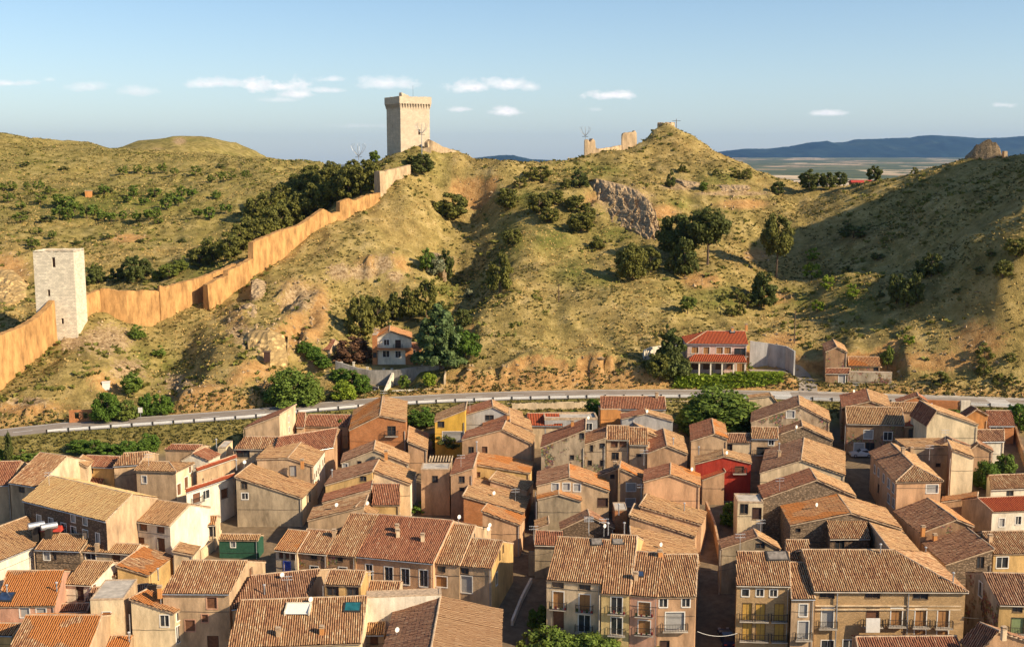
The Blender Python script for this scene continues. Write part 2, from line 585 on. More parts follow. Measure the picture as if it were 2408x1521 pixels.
# far hill (rocky top) on the left, well behind
fx, fy = at(455, 330, 860).x, 860.0
hx = (gx - fx)
gz = np.maximum(gz, 79 - np.where(hx > 0, 0.0095, 0.0055) * np.abs(hx) ** 1.9 - 0.0016 * (gy - fy) ** 2)
gz = np.where(gy > 1000, gz - (gy - 1000) * 0.15, gz)
# fine relief
mx, my = pix(gx, gy, gz)


def blob(px, py, rx, ry, x=None, y=None, soft=1.0):
    X = mx if x is None else x
    Y = my if y is None else y
    d = ((X - px) / rx) ** 2 + ((Y - py) / ry) ** 2
    return np.exp(-d * 1.2 * soft)


ero = np.zeros_like(gx)
for q in [(1250, 885, 120, 26), (1450, 885, 110, 24), (1090, 890, 50, 24), (480, 925, 90, 32), (560, 900, 40, 25), (640, 800, 95, 55), (700, 700, 70, 50), (870, 630, 45, 40),
          (1040, 610, 45, 25), (60, 960, 70, 24), (250, 900, 60, 35), (20, 680, 40, 40), (700, 760, 60, 60), (560, 760, 40, 40), (940, 620, 40, 30), (1400, 470, 40, 30), (1500, 500, 60, 40)]:
    ero = np.maximum(ero, blob(*q))
nzv = np.empty(len(gx))
for i in range(len(gx)):
    x, y = gx[i], gy[i]
    if y < 216 and y < ry_[i] - 6:
        nzv[i] = 0
        continue
    v = 1.6 * noise.noise((x * .035, y * .035, 1.3)) + 1.0 * noise.noise((x * .09, y * .09, 7.3)) + 0.5 * noise.noise((x * .23, y * .23, 3.1)) + 0.22 * noise.noise((x * .6, y * .6, 9.1))
    v += .7 * (1 - 2.2 * abs(noise.noise((x * .055 + y * .01, y * .02, 31.0)))) + .5 * (1 - 2.2 * abs(noise.noise((x * .15, y * .06, 37.0)))) - .8
    e = ero[i]
    if e > 0.05:
        v += e * (2.3 * (1 - 2 * abs(noise.noise((x * .16, y * .07, 5.5)))) - 0.9 + 0.9 * noise.noise((x * .5, y * .35, 2.5)) + 0.5 * noise.noise((x * 1.1, y * 1.1, 8.5)))
    nzv[i] = v
beyond = np.clip((gy - (ry_ + HW + 1.5)) / 14.0, 0, 1)
gz += nzv * beyond * 1.25
def level(px, py, Y, rx, ry, soft=4.0, z=None):
    """cut a level platform for a building"""
    global gz
    c = at(px, py, Y)
    zz = c.z if z is None else z
    d = np.maximum(np.abs(gx - c.x) - rx, np.abs(gy - c.y) - ry)
    kk = np.clip(1 - d / soft, 0, 1)
    kk = kk * kk * (3 - 2 * kk)
    gz = gz * (1 - kk) + zz * kk


level(945, 852, 266, 13, 7, 5)        # villa terrace
level(1690, 878, 258, 10, 6, 2)       # pink house
level(1800, 875, 257, 6, 6, 4)
level(2010, 905, 250.5, 11, 9, 3)     # farmhouse
level(912, 905, 250, 4, 7, 3, z=11.4)  # drive below the villa

# eroded bluffs cut by the road
mx, my = pix(gx, gy, gz)
for (pa, pb, Hh, kk_) in ((1062, 1535, 6.0, 1.5), (395, 640, 5.0, 1.2), (-200, 150, 3.5, .9), (2120, 2700, 3.0, .7)):
    ed = np.clip(np.minimum(mx - pa, pb - mx) / 40.0, 0, 1)
    rib = np.array([(1 - 2.4 * abs(noise.noise((x * .4, 3.0, y * .1)))) * .7 + .5 * noise.noise((x * 1.0, 5.0, y * .4)) if (abs(y - r - 9) < 12) else 0 for x, y, r in zip(gx, gy, ry_)])
    hh_ = Hh * (1 + .25 * np.sin(gx * .13) + .15 * np.sin(gx * .37)) * ed
    zc = rz_ + np.clip((gy - (ry_ + HW + 1.6) + rib * 1.7) * kk_, 0, hh_)
    on = (gy > ry_ + HW + .5) & (gy < ry_ + HW + 16)
    gz = np.where(on, np.maximum(gz, zc), gz)

# bench the bank steeply next to the road
dr = gy - ry_
flatm = np.where(dr > 0, np.clip(1 - (dr - (HW + .8)) / 1.5, 0, 1), np.clip(1 - (-dr - (HW + 1.2)) / 3.0, 0, 1))
gz = gz * (1 - flatm) + (rz_ - 0.02) * flatm
# town side
tz = town_z(gx, gy)
k = np.clip((-(dr) - (HW + 1.2)) / 7.0, 0, 1)
tz = np.minimum(tz, rz_ + 0.5)
gz = np.where(dr < -(HW + 1.2), rz_ * (1 - k) + tz * k + 0.25 * np.sin(gx * .9) * np.sin(gy * .7) * k * (1 - k), gz)


GZ = gz.reshape(GX.shape)
nx_, ny_ = len(xs), len(ys)


def ter_z(x, y):
    i = min(max(int(np.searchsorted(xs, x)) - 1, 0), nx_ - 2)
    j = min(max(int(np.searchsorted(ys, y)) - 1, 0), ny_ - 2)
    u = (x - xs[i]) / (xs[i + 1] - xs[i])
    v = (y - ys[j]) / (ys[j + 1] - ys[j])
    return float((GZ[j, i] * (1 - u) + GZ[j, i + 1] * u) * (1 - v) + (GZ[j + 1, i] * (1 - u) + GZ[j + 1, i + 1] * u) * v)


def hit(px, py, far=None):
    """first point of the terrain along the sight line"""
    d = ray(px, py)
    y = 100.0
    prev = y
    while y < 1100:
        t = y / d.y
        x, z = d.x * t, CAMZ + d.z * t
        if z < ter_z(x, y):
            a, b_ = prev, y
            for _ in range(12):
                m = (a + b_) / 2
                t = m / d.y
                if CAMZ + d.z * t < ter_z(d.x * t, m):
                    b_ = m
                else:
                    a = m
            t = b_ / d.y
            x = d.x * t
            return Vector((x, b_, ter_z(x, b_)))
        prev = y
        y += 1.5
    return at(px, py, far or 420)


# ground cover masks stored on the mesh: R rock, G green, B bare earth, A scrub
mx, my = pix(gx, gy, gz)
front = (gy < 470)
R = np.zeros_like(gx)
G = np.zeros_like(gx)
B = np.zeros_like(gx)
for q in [(600, 800, 60, 40), (700, 700, 60, 50), (800, 640, 40, 30), (640, 820, 60, 40), (250, 800, 90, 50), (170, 800, 50, 30), (300, 870, 60, 40), (900, 620, 40, 30),
          (930, 650, 30, 20), (600, 690, 20, 25), (20, 690, 40, 30), (0, 660, 40, 40), (740, 850, 30, 30), (420, 900, 50, 30), (1470, 470, 90, 40), (1600, 440, 60, 10),
          (1040, 615, 50, 20), (850, 640, 60, 25), (560, 780, 30, 25), (1730, 455, 130, 8), (60, 945, 80, 14)]:
    R = np.maximum(R, blob(*q) * front)
R = np.maximum(R, blob(422, 332, 22, 14) * (gy > 700))
R = np.maximum(R, blob(370, 350, 30, 8) * (gy > 700) * .7)
for q in [(1260, 890, 150, 26), (1450, 890, 120, 24), (480, 930, 110, 30), (60, 960, 120, 24), (680, 790, 60, 40), (750, 730, 34, 80), (735, 780, 40, 30), (20, 640, 60, 60), (600, 870, 70, 30),
          (1650, 660, 60, 25), (1800, 700, 90, 20), (1780, 600, 40, 20), (1850, 850, 60, 30), (2200, 850, 150, 30), (2300, 800, 80, 60), (640, 600, 60, 14), (300, 560, 60, 14), (650, 910, 70, 20),
          (1840, 800, 60, 25), (130, 640, 50, 30), (600, 560, 40, 10), (1100, 905, 60, 14), (1560, 500, 50, 25), (1750, 480, 80, 16)]:
    B = np.maximum(B, blob(*q) * front)
for q in [(1300, 560, 70, 40), (1440, 550, 60, 22), (1500, 590, 40, 20), (1560, 500, 0.1, 0.1), (1350, 640, 60, 40), (1420, 660, 40, 20), (1050, 680, 50, 30), (400, 880, 40, 60), (330, 850, 30, 40), (870, 720, 60, 20), (1200, 560, 40, 60),
          (1880, 700, 50, 30), (960, 385, 60, 12), (1700, 700, 60, 30), (2000, 700, 60, 40), (300, 470, 200, 40), (200, 480, 160, 50), (500, 640, 100, 30), (1400, 400, 80, 20), (1700, 420, 60, 20), (800, 960, 50, 10), (1000, 880, 30, 25),
          (1600, 480, 30, 15), (1240, 470, 40, 30)]:
    G = np.maximum(G, blob(*q) * front)
G = np.maximum(G, 0.35 * (gy > 380) * (gx < -20))
nrm_s = np.gradient(GZ, ys, axis=0).ravel()
steep = np.clip((np.abs(nrm_s) - 0.85) / 0.5, 0, 1)
B = np.maximum(B, steep * 0.9 * (gx < 95))
B = np.maximum(B, ero * 0.8)
# verges of the road and the bank above the town
verge = np.clip(1 - (np.abs(dr) - HW - 2) / 5.0, 0, 1)
B = np.maximum(B, verge * 0.6 * (dr > 0))
G = np.maximum(G, np.clip(1 - (np.abs(dr) - HW - 2) / 9.0, 0, 1) * 0.55 * (dr < 0))
town = np.clip((-(dr) - (HW + 9)) / 5.0, 0, 1)

me = bpy.data.meshes.new('hills')
idx = np.arange(nx_ * ny_).reshape(ny_, nx_)
Q = np.stack([idx[:-1, :-1], idx[:-1, 1:], idx[1:, 1:], idx[1:, :-1]], -1).reshape(-1, 4)
me.vertices.add(nx_ * ny_)
me.vertices.foreach_set('co', np.stack([gx, gy, gz], -1).reshape(-1))
me.loops.add(Q.size)
me.loops.foreach_set('vertex_index', Q.reshape(-1).astype(np.int32))
me.polygons.add(len(Q))
me.polygons.foreach_set('loop_start', (np.arange(len(Q)) * 4).astype(np.int32))
me.polygons.foreach_set('use_smooth', np.ones(len(Q), bool))
ca = me.color_attributes.new('cover', 'FLOAT_COLOR', 'POINT')
ca.data.foreach_set('color', np.stack([R, G, B, town], -1).reshape(-1))
me.update(calc_edges=True)

m, t, b = mat('dry_hillside', 1.0, 0.05)
co = t.new('ShaderNodeTexCoord').outputs['Object']
at_ = t.new('ShaderNodeVertexColor', layer_name='cover')
cs = t.new('ShaderNodeSeparateColor', inp={0: at_.outputs[0]})
n_big = t.noise(co, 0.035, 5, 0.6)
n_mid = t.noise(co, 0.22, 6, 0.68)
n_fin = t.noise(co, 1.6, 5, 0.72)
n_vf = t.noise(co, 5.5, 3, 0.7)
grass = t.ramp(n_mid, [(0.32, (0.16, 0.125, 0.042)), (0.43, (0.28, 0.21, 0.068)), (0.52, (0.39, 0.29, 0.10)), (0.66, (0.53, 0.395, 0.165))])
grn = t.ramp(n_mid, [(0.3, (0.085, 0.095, 0.022)), (0.5, (0.18, 0.175, 0.04)), (0.7, (0.33, 0.275, 0.08))])
gf = t.math('ADD', t.rng(n_big, 0.50, 0.70, 0.0, 0.42), t.math('MULTIPLY', cs.outputs[1], 1.0), clamp=True)
grass = t.mix(t.rng(t.noise(co, 0.07, 4, 0.6), 0.45, 0.62, 0.0, 0.5), grass, t.mix(0.5, grass, (0.30, 0.17, 0.075)))
c = t.mix(gf, grass, grn)
# low scrub: dark specks
sc_m = t.math('MULTIPLY', t.rng(n_fin, 0.54, 0.63), t.rng(t.noise(co, 0.11, 3, 0.6), 0.40, 0.6, 0.25, 0.9))
c = t.mix(sc_m, c, (0.085, 0.075, 0.028))
earth = t.ramp(t.noise(co, 0.5, 6, 0.7), [(0.3, (0.24, 0.12, 0.045)), (0.5, (0.46, 0.26, 0.095)), (0.72, (0.60, 0.38, 0.17))])
ef = t.rng(t.math('ADD', cs.outputs[2], t.math('MULTIPLY', t.math('SUBTRACT', n_fin, 0.5), 1.5)), 0.35, 0.75)
c = t.mix(ef, c, earth)
rock = t.ramp(t.noise(co, 0.9, 6, 0.75), [(0.36, (0.10, 0.065, 0.035)), (0.47, (0.36, 0.24, 0.12)), (0.62, (0.56, 0.41, 0.23))])
rf = t.rng(t.math('ADD', cs.outputs[0], t.math('MULTIPLY', t.math('SUBTRACT', n_fin, 0.5), 2.0)), 0.5, 0.72)
c = t.mix(rf, c, rock)
c = t.mix(t.math('MULTIPLY', t.rng(n_vf, 0.5, 0.72), 0.45), c, t.mix(0.5, c, (0.05, 0.04, 0.02)))
pav = t.ramp(t.noise(co, 0.8, 5, 0.7), [(0.3, (0.13, 0.095, 0.06)), (0.7, (0.24, 0.175, 0.11))])
c = t.mix(at_.outputs['Alpha'], c, pav)
t.l.new(c, b.inputs['Base Color'])
hgt = t.math('ADD', t.math('MULTIPLY', n_fin, 1.0), t.math('MULTIPLY', n_vf, 0.35))
bp = t.new('ShaderNodeBump', inp={'Strength': t.rng(at_.outputs['Alpha'], 0, 1, 0.85, 0.1), 'Distance': 0.6, 'Height': hgt})
t.l.new(bp.outputs[0], b.inputs['Normal'])
me.materials.append(m)
M_HILL = m
hills = bpy.data.objects.new('hills', me)
COL.objects.link(hills)
tag(hills, kind='structure')

# plain that reaches the horizon
m, t, b = mat('farmland', 1.0, 0.05)
co = t.new('ShaderNodeTexCoord').outputs['Object']
vo = t.new('ShaderNodeTexVoronoi', inp={'Vector': t.new('ShaderNodeMapping', inp={0: co, 3: (1, 0.55, 1)}).outputs[0], 'Scale': 0.0022})
f = t.new('ShaderNodeSeparateColor', inp={0: vo.outputs['Color']}).outputs[0]
c = t.ramp(f, [(0.0, (0.12, 0.13, 0.06)), (0.28, (0.20, 0.19, 0.09)), (0.42, (0.46, 0.33, 0.20)), (0.64, (0.66, 0.50, 0.32)), (0.84, (0.14, 0.15, 0.07)), (0.92, (0.56, 0.40, 0.26))], 'CONSTANT')
c = t.mix(t.rng(t.noise(co, 0.004, 6, 0.7), 0.45, 0.56), c, (0.07, 0.09, 0.04))
t.l.new(c, b.inputs['Base Color'])
mb = MB()
Z0 = -40


def PZ(y):
    return Z0 + min(max(0, y - 3200), 13500) * 0.0098 + 4 * math.sin(y * .0021)


ny = 60
for i in range(ny):
    y0 = 1000 * (25.0 ** (i / ny))
    y1 = 1000 * (25.0 ** ((i + 1) / ny))
    NA = 48
    for k_ in range(NA):
        a0, a1 = -1.3 + 2.6 * k_ / NA, -1.3 + 2.6 * (k_ + 1) / NA

        def pv_(a_, y_):
            q_ = min(max((a_ - .02) / .16, 0), 1)
            return (a_ * y_ * 1.0, y_, Z0 + (PZ(y_) - Z0) * q_ * q_ * (3 - 2 * q_))
        mb.face([pv_(a0, y0), pv_(a1, y0), pv_(a1, y1), pv_(a0, y1)], m)
mb.face([(-26000, -9000, Z0), (26000, -9000, Z0), (26000, 1000, Z0), (-26000, 1000, Z0)], m)
pl = mb.build('plain')
tag(pl, kind='structure')

# wooded mountain range beyond the plain, and a small one left of the castle hill
SKY_R = [(1500, 385), (1700, 356), (1750, 350), (1806, 350), (1860, 344), (1905, 335), (1935, 333), (1945, 331), (1960, 336), (1990, 334), (2010, 328), (2060, 327), (2100, 325), (2140, 324), (2160, 320),
         (2190, 318), (2250, 321), (2300, 325), (2360, 324), (2408, 320), (2600, 312), (2900, 330), (3300, 372)]
SKY_L = [(1040, 386), (1110, 373), (1140, 369), (1180, 365), (1205, 365), (1250, 375), (1300, 378), (1380, 388)]


def mountain(name, prof, Y, m):
    mb = MB()
    px = np.linspace(prof[0][0], prof[-1][0], 260)
    py = np.interp(px, [p[0] for p in prof], [p[1] for p in prof])
    rows = 34
    V = np.zeros((rows, len(px), 3))
    for i, (a, bb) in enumerate(zip(px, py)):
        top = at(a, bb, Y)
        for j in range(rows):
            f_ = j / (rows - 8)
            y = Y - 2200 + 2200 * min(f_, 1) if f_ <= 1 else Y + (f_ - 1) * 9000
            h = (top.z - Z0)
            s = f_ ** 1.15 if f_ <= 1 else max(0, 1 - (f_ - 1) * 3.4)
            x = top.x
            nn_ = noise.noise((x * .0011, y * .0007, 3.0)) + .6 * noise.noise((x * .0032, y * .0016, 6.0)) + .4 * noise.noise((x * .008, y * .006, 2.0))
            z = Z0 + 90 * min(1, f_ * 2) + (h - 90) * s + (nn_ * 0.16 * h * sin(pi * min(f_, 1)) * min(1, f_ * 3) if f_ < 1 else 0) + (6 * noise.noise((x * .02, 0, 0)) if j == rows - 8 else 0)
            V[j, i] = (x, y, z)
    ii = np.arange(rows * len(px)).reshape(rows, len(px))
    q = np.stack([ii[:-1, :-1], ii[:-1, 1:], ii[1:, 1:], ii[1:, :-1]], -1).reshape(-1, 4)
    mb.chunk(V.reshape(-1, 3), q, np.zeros((V.shape[0] * V.shape[1], 2)), m)
    o = mb.build(name, smooth=True)
    tag(o, kind='structure')


m, t, b = mat('wooded_range', 1.0, 0.02)
co = t.new('ShaderNodeTexCoord').outputs['Object']
c = t.ramp(t.noise(co, 0.0016, 7, 0.7), [(0.35, (0.008, 0.024, 0.034)), (0.55, (0.018, 0.040, 0.046)), (0.7, (0.05, 0.075, 0.06))])
t.l.new(c, b.inputs['Base Color'])
mountain('mountain_range', SKY_R, 17500, m)
mountain('distant_mountain', SKY_L, 15000, m)

# ---------------------------------------------------------------- road
m, t, b = mat('asphalt', 0.85, 0.2)
co = t.new('ShaderNodeTexCoord').outputs['Object']
c = t.ramp(t.noise(co, 0.35, 5, 0.7), [(0.3, (0.25, 0.205, 0.16)), (0.7, (0.36, 0.30, 0.24))])
c = t.mix(t.math('MULTIPLY', t.rng(t.noise(co, 6, 3), 0.4, 0.7), 0.3), c, (0.09, 0.08, 0.07))
t.l.new(c, b.inputs['Base Color'])
M_ASPH = m
M_PAINT = flat('road_paint', (0.72, 0.70, 0.64), 0.7, var=0.12)
M_CONC = flat('concrete', (0.46, 0.40, 0.32), 0.9, var=0.3, scale=0.8)


def strip(mb, x0, x1, o0, o1, dz, m, step=4.0):
    X = list(np.arange(x0, x1, step)) + [x1]
    for a, bb in zip(X[:-1], X[1:]):
        pts = []
        for x, o in ((a, o0), (bb, o0), (bb, o1), (a, o1)):
            dx = 1.0
            sl_ = float(road_y(x + dx) - road_y(x - dx)) / (2 * dx)
            n = sqrt(1 + sl_ * sl_)
            pts.append((x - o * sl_ / n, float(road_y(x)) + o / n, float(road_z(x)) + dz))
        mb.face(pts, m)


mb = MB()
strip(mb, -200, 220, -HW, HW, 0.03, M_ASPH)
tag(mb.build('road'), kind='structure')
mb = MB()
strip(mb, -200, 220, HW - 0.75, HW - 0.5, 0.036, M_PAINT)
strip(mb, -200, 220, -HW + 0.55, -HW + 0.8, 0.036, M_PAINT)
for x in np.arange(-190, 25, 9.0):
    strip(mb, x, x + 3.6, -0.09, 0.16, 0.036, M_PAINT, 2.0)
strip(mb, 25, 210, -0.07, 0.12, 0.036, M_PAINT)
tag(mb.build('road_markings'), kind='structure')
# zebra crossings painted across the carriageway
mb = MB()
for px in (1845, 2340):
    c0 = on_z(px, 938, 11.0)
    for kx in range(6):
        strip(mb, c0.x - 2 + 0.0, c0.x + 2.2, -HW + 1.0 + kx * 1.25, -HW + 1.6 + kx * 1.25, 0.04, M_PAINT, 2.0)
tag(mb.build('pedestrian_crossing'), kind='structure')
# pale pavement along the far edge on the right
mb = MB()
for (a, bb) in ((60, 215),):
    X = list(np.arange(a, bb, 4.0))
    for x0, x1 in zip(X[:-1], X[1:]):
        p = []
        for z in (-0.2, 0.13):
            for x, o in ((x0, HW), (x1, HW), (x1, HW + 1.3), (x0, HW + 1.3)):
                p.append((x, float(road_y(x)) + o, float(road_z(x)) + z))
        mb.hexa(p, M_CONC)
tag(mb.build('pavement'), kind='structure')
# ---------------------------------------------------------------- houses
TI = tile_set()
M_RIDGE = flat('ridge_mortar', (0.46, 0.33, 0.21), 0.9, var=0.35, scale=2.5)
M_WOOD = flat('old_timber', (0.13, 0.085, 0.055), 0.9)
M_GLASS = flat('window_glass', (0.035, 0.04, 0.045), 0.15, spec=0.6, var=0.5, scale=0.7)
M_WHITE = flat('white_frame', (0.72, 0.68, 0.60), 0.7, var=0.08)
M_BRN = flat('brown_shutter', (0.16, 0.07, 0.035), 0.7)
M_TAN = flat('tan_blind', (0.34, 0.17, 0.06), 0.7, var=0.12)
M_YEL = flat('yellow_blind', (0.50, 0.29, 0.06), 0.7, var=0.12)
M_GRYB = flat('grey_blind', (0.34, 0.32, 0.29), 0.7, var=0.1)
M_GRNB = flat('green_blind', (0.22, 0.27, 0.12), 0.7, var=0.1)
M_BLUE = flat('blue_paint', (0.06, 0.10, 0.42), 0.6)
M_DOOR = flat('dark_door', (0.07, 0.035, 0.025), 0.7)
M_IRON = flat('dark_iron', (0.04, 0.035, 0.03), 0.5)
M_GALV = flat('galvanised_metal', (0.42, 0.43, 0.44), 0.45, metal=0.6)
M_ALU = flat('aerial_metal', (0.60, 0.60, 0.58), 0.4, metal=0.4)
M_REDP = flat('red_paint', (0.42, 0.05, 0.03), 0.7)
M_FLWR = flat('flowers', (0.35, 0.06, 0.05), 0.8, var=0.6, scale=9)

BG = plaster((0.57, 0.39, 0.23), .4)
CR = plaster((0.70, 0.53, 0.33))
TA = plaster((0.54, 0.33, 0.185), .4)
OC = plaster((0.62, 0.40, 0.16))
WH = plaster((0.78, 0.68, 0.52), 0.25)
WC = plaster((0.76, 0.60, 0.37), 0.25)
GR = plaster((0.44, 0.34, 0.22), 0.5)
GB = plaster((0.42, 0.40, 0.37), 0.25)
PK = plaster((0.64, 0.37, 0.20), 0.3)
SM = plaster((0.62, 0.34, 0.22), 0.25)
YE = plaster((0.68, 0.40, 0.07), 0.15)
RD = plaster((0.40, 0.05, 0.03), 0.25)
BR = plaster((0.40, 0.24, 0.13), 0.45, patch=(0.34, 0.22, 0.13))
RU = plaster((0.46, 0.35, 0.23), 0.5, patch=(0.30, 0.22, 0.14), coarse=0.06)
PA = plaster((0.50, 0.40, 0.27), 0.45, patch=(0.36, 0.22, 0.12))
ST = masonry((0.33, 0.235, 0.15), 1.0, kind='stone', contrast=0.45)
BK = masonry((0.52, 0.20, 0.07), 1.0, (0.45, 0.30, 0.18), 'brick', 0.4, 0.16, 'brick')
TB = masonry((0.50, 0.32, 0.15), 1.0, (0.40, 0.29, 0.18), 'brick', 0.35, 0.16, 'tan_brick')
OR = plaster((0.60, 0.27, 0.09), 0.25)
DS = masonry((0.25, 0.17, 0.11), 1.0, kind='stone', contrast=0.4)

FC = {'w': (M_GLASS, M_WHITE), 'n': (M_GLASS, None), 's': (M_BRN, M_WHITE), 'b': (M_BRN, None), 't': (M_TAN, M_WHITE), 'y': (M_YEL, None), 'g': (M_GRYB, M_WHITE),
      'e': (M_GRNB, None), 'B': (M_BLUE, M_BLUE), 'r': (M_BRN, SM), 'D': (M_DOOR, None), 'G': (M_GRYB, None), 'W': (M_GLASS, M_WHITE), 'd': (M_DOOR, M_WHITE)}


def clip_u(poly, u0, u1):
    """not used for masks; kept simple"""
    return poly


def tile_sheet(mb, poly, m, rng, per=0.27, row=0.52, sag=0.05, rough=1.0, hi=0.065):
    """clay tiles over a planar polygon whose first edge is the eave; real corrugated, stepped geometry"""
    P = np.array([tuple(p) for p in poly], float)
    e = P[1] - P[0]
    L = np.linalg.norm(e)
    e /= L
    n = np.cross(P[1] - P[0], P[2] - P[0])
    if len(P) > 3 and np.linalg.norm(n) < 1e-6:
        n = np.cross(P[1] - P[0], P[3] - P[0])
    n /= np.linalg.norm(n)
    if n[2] < 0:
        n = -n
    s = np.cross(n, e)
    if s[2] < 0:
        s = -s
    q = (P - P[0]) @ np.stack([e, s], 1)
    a0, a1 = q[:, 0].min(), q[:, 0].max()
    b0, b1 = 0.0, q[:, 1].max()
    nc = max(2, int(round((a1 - a0) / per)))
    nr = max(1, int(round((b1 - b0) / row)))
    ph = np.array([0, .22, .5, .78])
    hh = np.array([0, .72, 1.0, .72]) * hi
    A = (np.arange(nc)[:, None] + ph[None]).ravel()
    H = np.tile(hh, nc)
    A = np.append(A, nc)
    H = np.append(H, 0)
    colid = np.minimum(np.floor(A).astype(int), nc - 1)
    aw = a0 + A / nc * (a1 - a0)
    Bv = np.repeat(np.arange(nr + 1), 2)[1:-1].astype(float)     # 0,1,1,2,2,...,nr
    step = np.tile([1.0, 0.0], nr)                                # lower end raised
    rowid = np.repeat(np.arange(nr), 2)
    bw = b0 + Bv / nr * (b1 - b0) - np.where(step > 0, 0.03, 0)
    jit = rng.normal(0, 0.009 * rough, (nc, nr)) + rng.normal(0, 0.008 * rough, (nc, 1))
    jx = rng.normal(0, 0.012 * rough, (nc, nr))
    J = jit[colid][:, rowid].T
    JX = jx[colid][:, rowid].T
    JX[:, 0] = 0
    JX[:, -1] = 0
    AA = aw[None, :] + JX
    BB = np.repeat(bw[:, None], len(aw), 1) + (rng.normal(0, 0.02 * rough, (nc, nr))[colid][:, rowid].T)
    BB[0] = b0 + rng.normal(0, 0.035 * rough, len(aw))
    BB[-1] = b1
    k1, k2, p1, p2 = rng.uniform(.5, 1.1), rng.uniform(.5, 1.1), rng.uniform(0, 6), rng.uniform(0, 6)
    edge = np.sin(np.pi * np.clip((AA - a0) / (a1 - a0), 0, 1)) * np.sin(np.pi * np.clip((BB - b0) / max(b1 - b0, .1), 0.08, 1))
    HH = H[None, :] + step[:, None] * 0.02 + J + sag * (np.sin(AA * k1 + p1) * np.sin(BB * k2 + p2) * .6 - edge * 1.3)
    V = P[0][None, None] + AA[..., None] * e + BB[..., None] * s + (HH + 0.05)[..., None] * n
    R_, C_ = AA.shape
    ii = np.arange(R_ * C_).reshape(R_, C_)
    qd = np.stack([ii[:-1, :-1], ii[:-1, 1:], ii[1:, 1:], ii[1:, :-1]], -1).reshape(-1, 4)
    if np.dot(np.cross(e, s), n) < 0:
        qd = qd[:, ::-1]
    uv = np.stack([np.repeat(A[None], R_, 0), np.repeat((rowid + np.where(step > 0, .05, .95))[:, None], C_, 1)], -1).reshape(-1, 2)
    # keep faces whose centre is inside the polygon
    ca_ = (AA[:-1, :-1] + AA[1:, 1:]).ravel() / 2
    cb_ = (BB[:-1, :-1] + BB[1:, 1:]).ravel() / 2
    inside = np.ones(len(ca_), bool)
    k = len(q)
    area = sum(q[i, 0] * q[(i + 1) % k, 1] - q[(i + 1) % k, 0] * q[i, 1] for i in range(k))
    sg = 1 if area > 0 else -1
    for i in range(k):
        x0, y0 = q[i]
        x1, y1 = q[(i + 1) % k]
        ln = math.hypot(x1 - x0, y1 - y0) + 1e-9
        cr = ((x1 - x0) * (cb_ - y0) - (y1 - y0) * (ca_ - x0)) / ln * sg
        inside &= cr > -0.06
    qd = qd[inside]
    # tiles at the column boundary take the id of their own column
    mb.chunk(V.reshape(-1, 3), qd, uv, m)
    # the deck under the tiles
    nv = Vector(n)
    mb.hexa if False else None
    top = [Vector(p) + nv * 0.04 for p in P]
    bot = [Vector(p) - nv * 0.16 for p in P]
    mb.face([Vector(p) - nv * 0.09 for p in P], M_WOOD)
    mb.face(list(reversed([Vector(p) - nv * 0.16 for p in P])), M_WOOD)
    for i in range(k):
        j = (i + 1) % k
        mb.face([bot[i], bot[j], top[j], top[i]], M_RIDGE)


def cap(mb, a, b, r=0.13, m=None, up=0.08):
    a, b = Vector(a) + Vector((0, 0, up)), Vector(b) + Vector((0, 0, up))
    n = max(1, int((b - a).length / 1.2))
    pts = [a.lerp(b, i / n) + Vector((0, 0, random.uniform(-.02, .02))) for i in range(n + 1)]
    mb.tube(pts, [r] * len(pts), m or M_RIDGE, 6)


def wall_strip(mb, P0, u, n_in, L, zb, prof, ops, m, depth=0.22):
    """wall in a vertical plane starting at P0, along u, top line prof [(s,z)..], real openings with reveals"""
    cuts = sorted(set([0.0, L] + [min(max(s, 0), L) for s, z in prof] + [x for o in ops for x in (o[0], o[1])]))
    cuts = [c for i, c in enumerate(cuts) if i == 0 or c - cuts[i - 1] > 1e-4]
    ps = [p[0] for p in prof]
    pz = [p[1] for p in prof]

    def pt(s, z, d=0.0):
        return (P0[0] + u[0] * s + n_in[0] * d, P0[1] + u[1] * s + n_in[1] * d, z)
    for a, b in zip(cuts[:-1], cuts[1:]):
        mid = (a + b) / 2
        here = sorted([o for o in ops if o[0] <= mid <= o[1]], key=lambda o: o[2])
        ta, tb = float(np.interp(a, ps, pz)), float(np.interp(b, ps, pz))
        z = zb
        for o in here:
            if o[2] > z:
                mb.face([pt(a, z), pt(b, z), pt(b, o[2]), pt(a, o[2])], m)
            z = max(z, o[3])
        if ta > z or tb > z:
            mb.face([pt(a, z), pt(b, z), pt(b, max(tb, z + .001)), pt(a, max(ta, z + .001))], m)
    for (a, b, z0, z1) in ops:
        mb.face([pt(a, z0), pt(a, z1), pt(a, z1, depth), pt(a, z0, depth)], m)
        mb.face([pt(b, z0), pt(b, z0, depth), pt(b, z1, depth), pt(b, z1)], m)
        mb.face([pt(a, z1), pt(b, z1), pt(b, z1, depth), pt(a, z1, depth)], m)
        mb.face([pt(a, z0), pt(a, z0, depth), pt(b, z0, depth), pt(b, z0)], m)


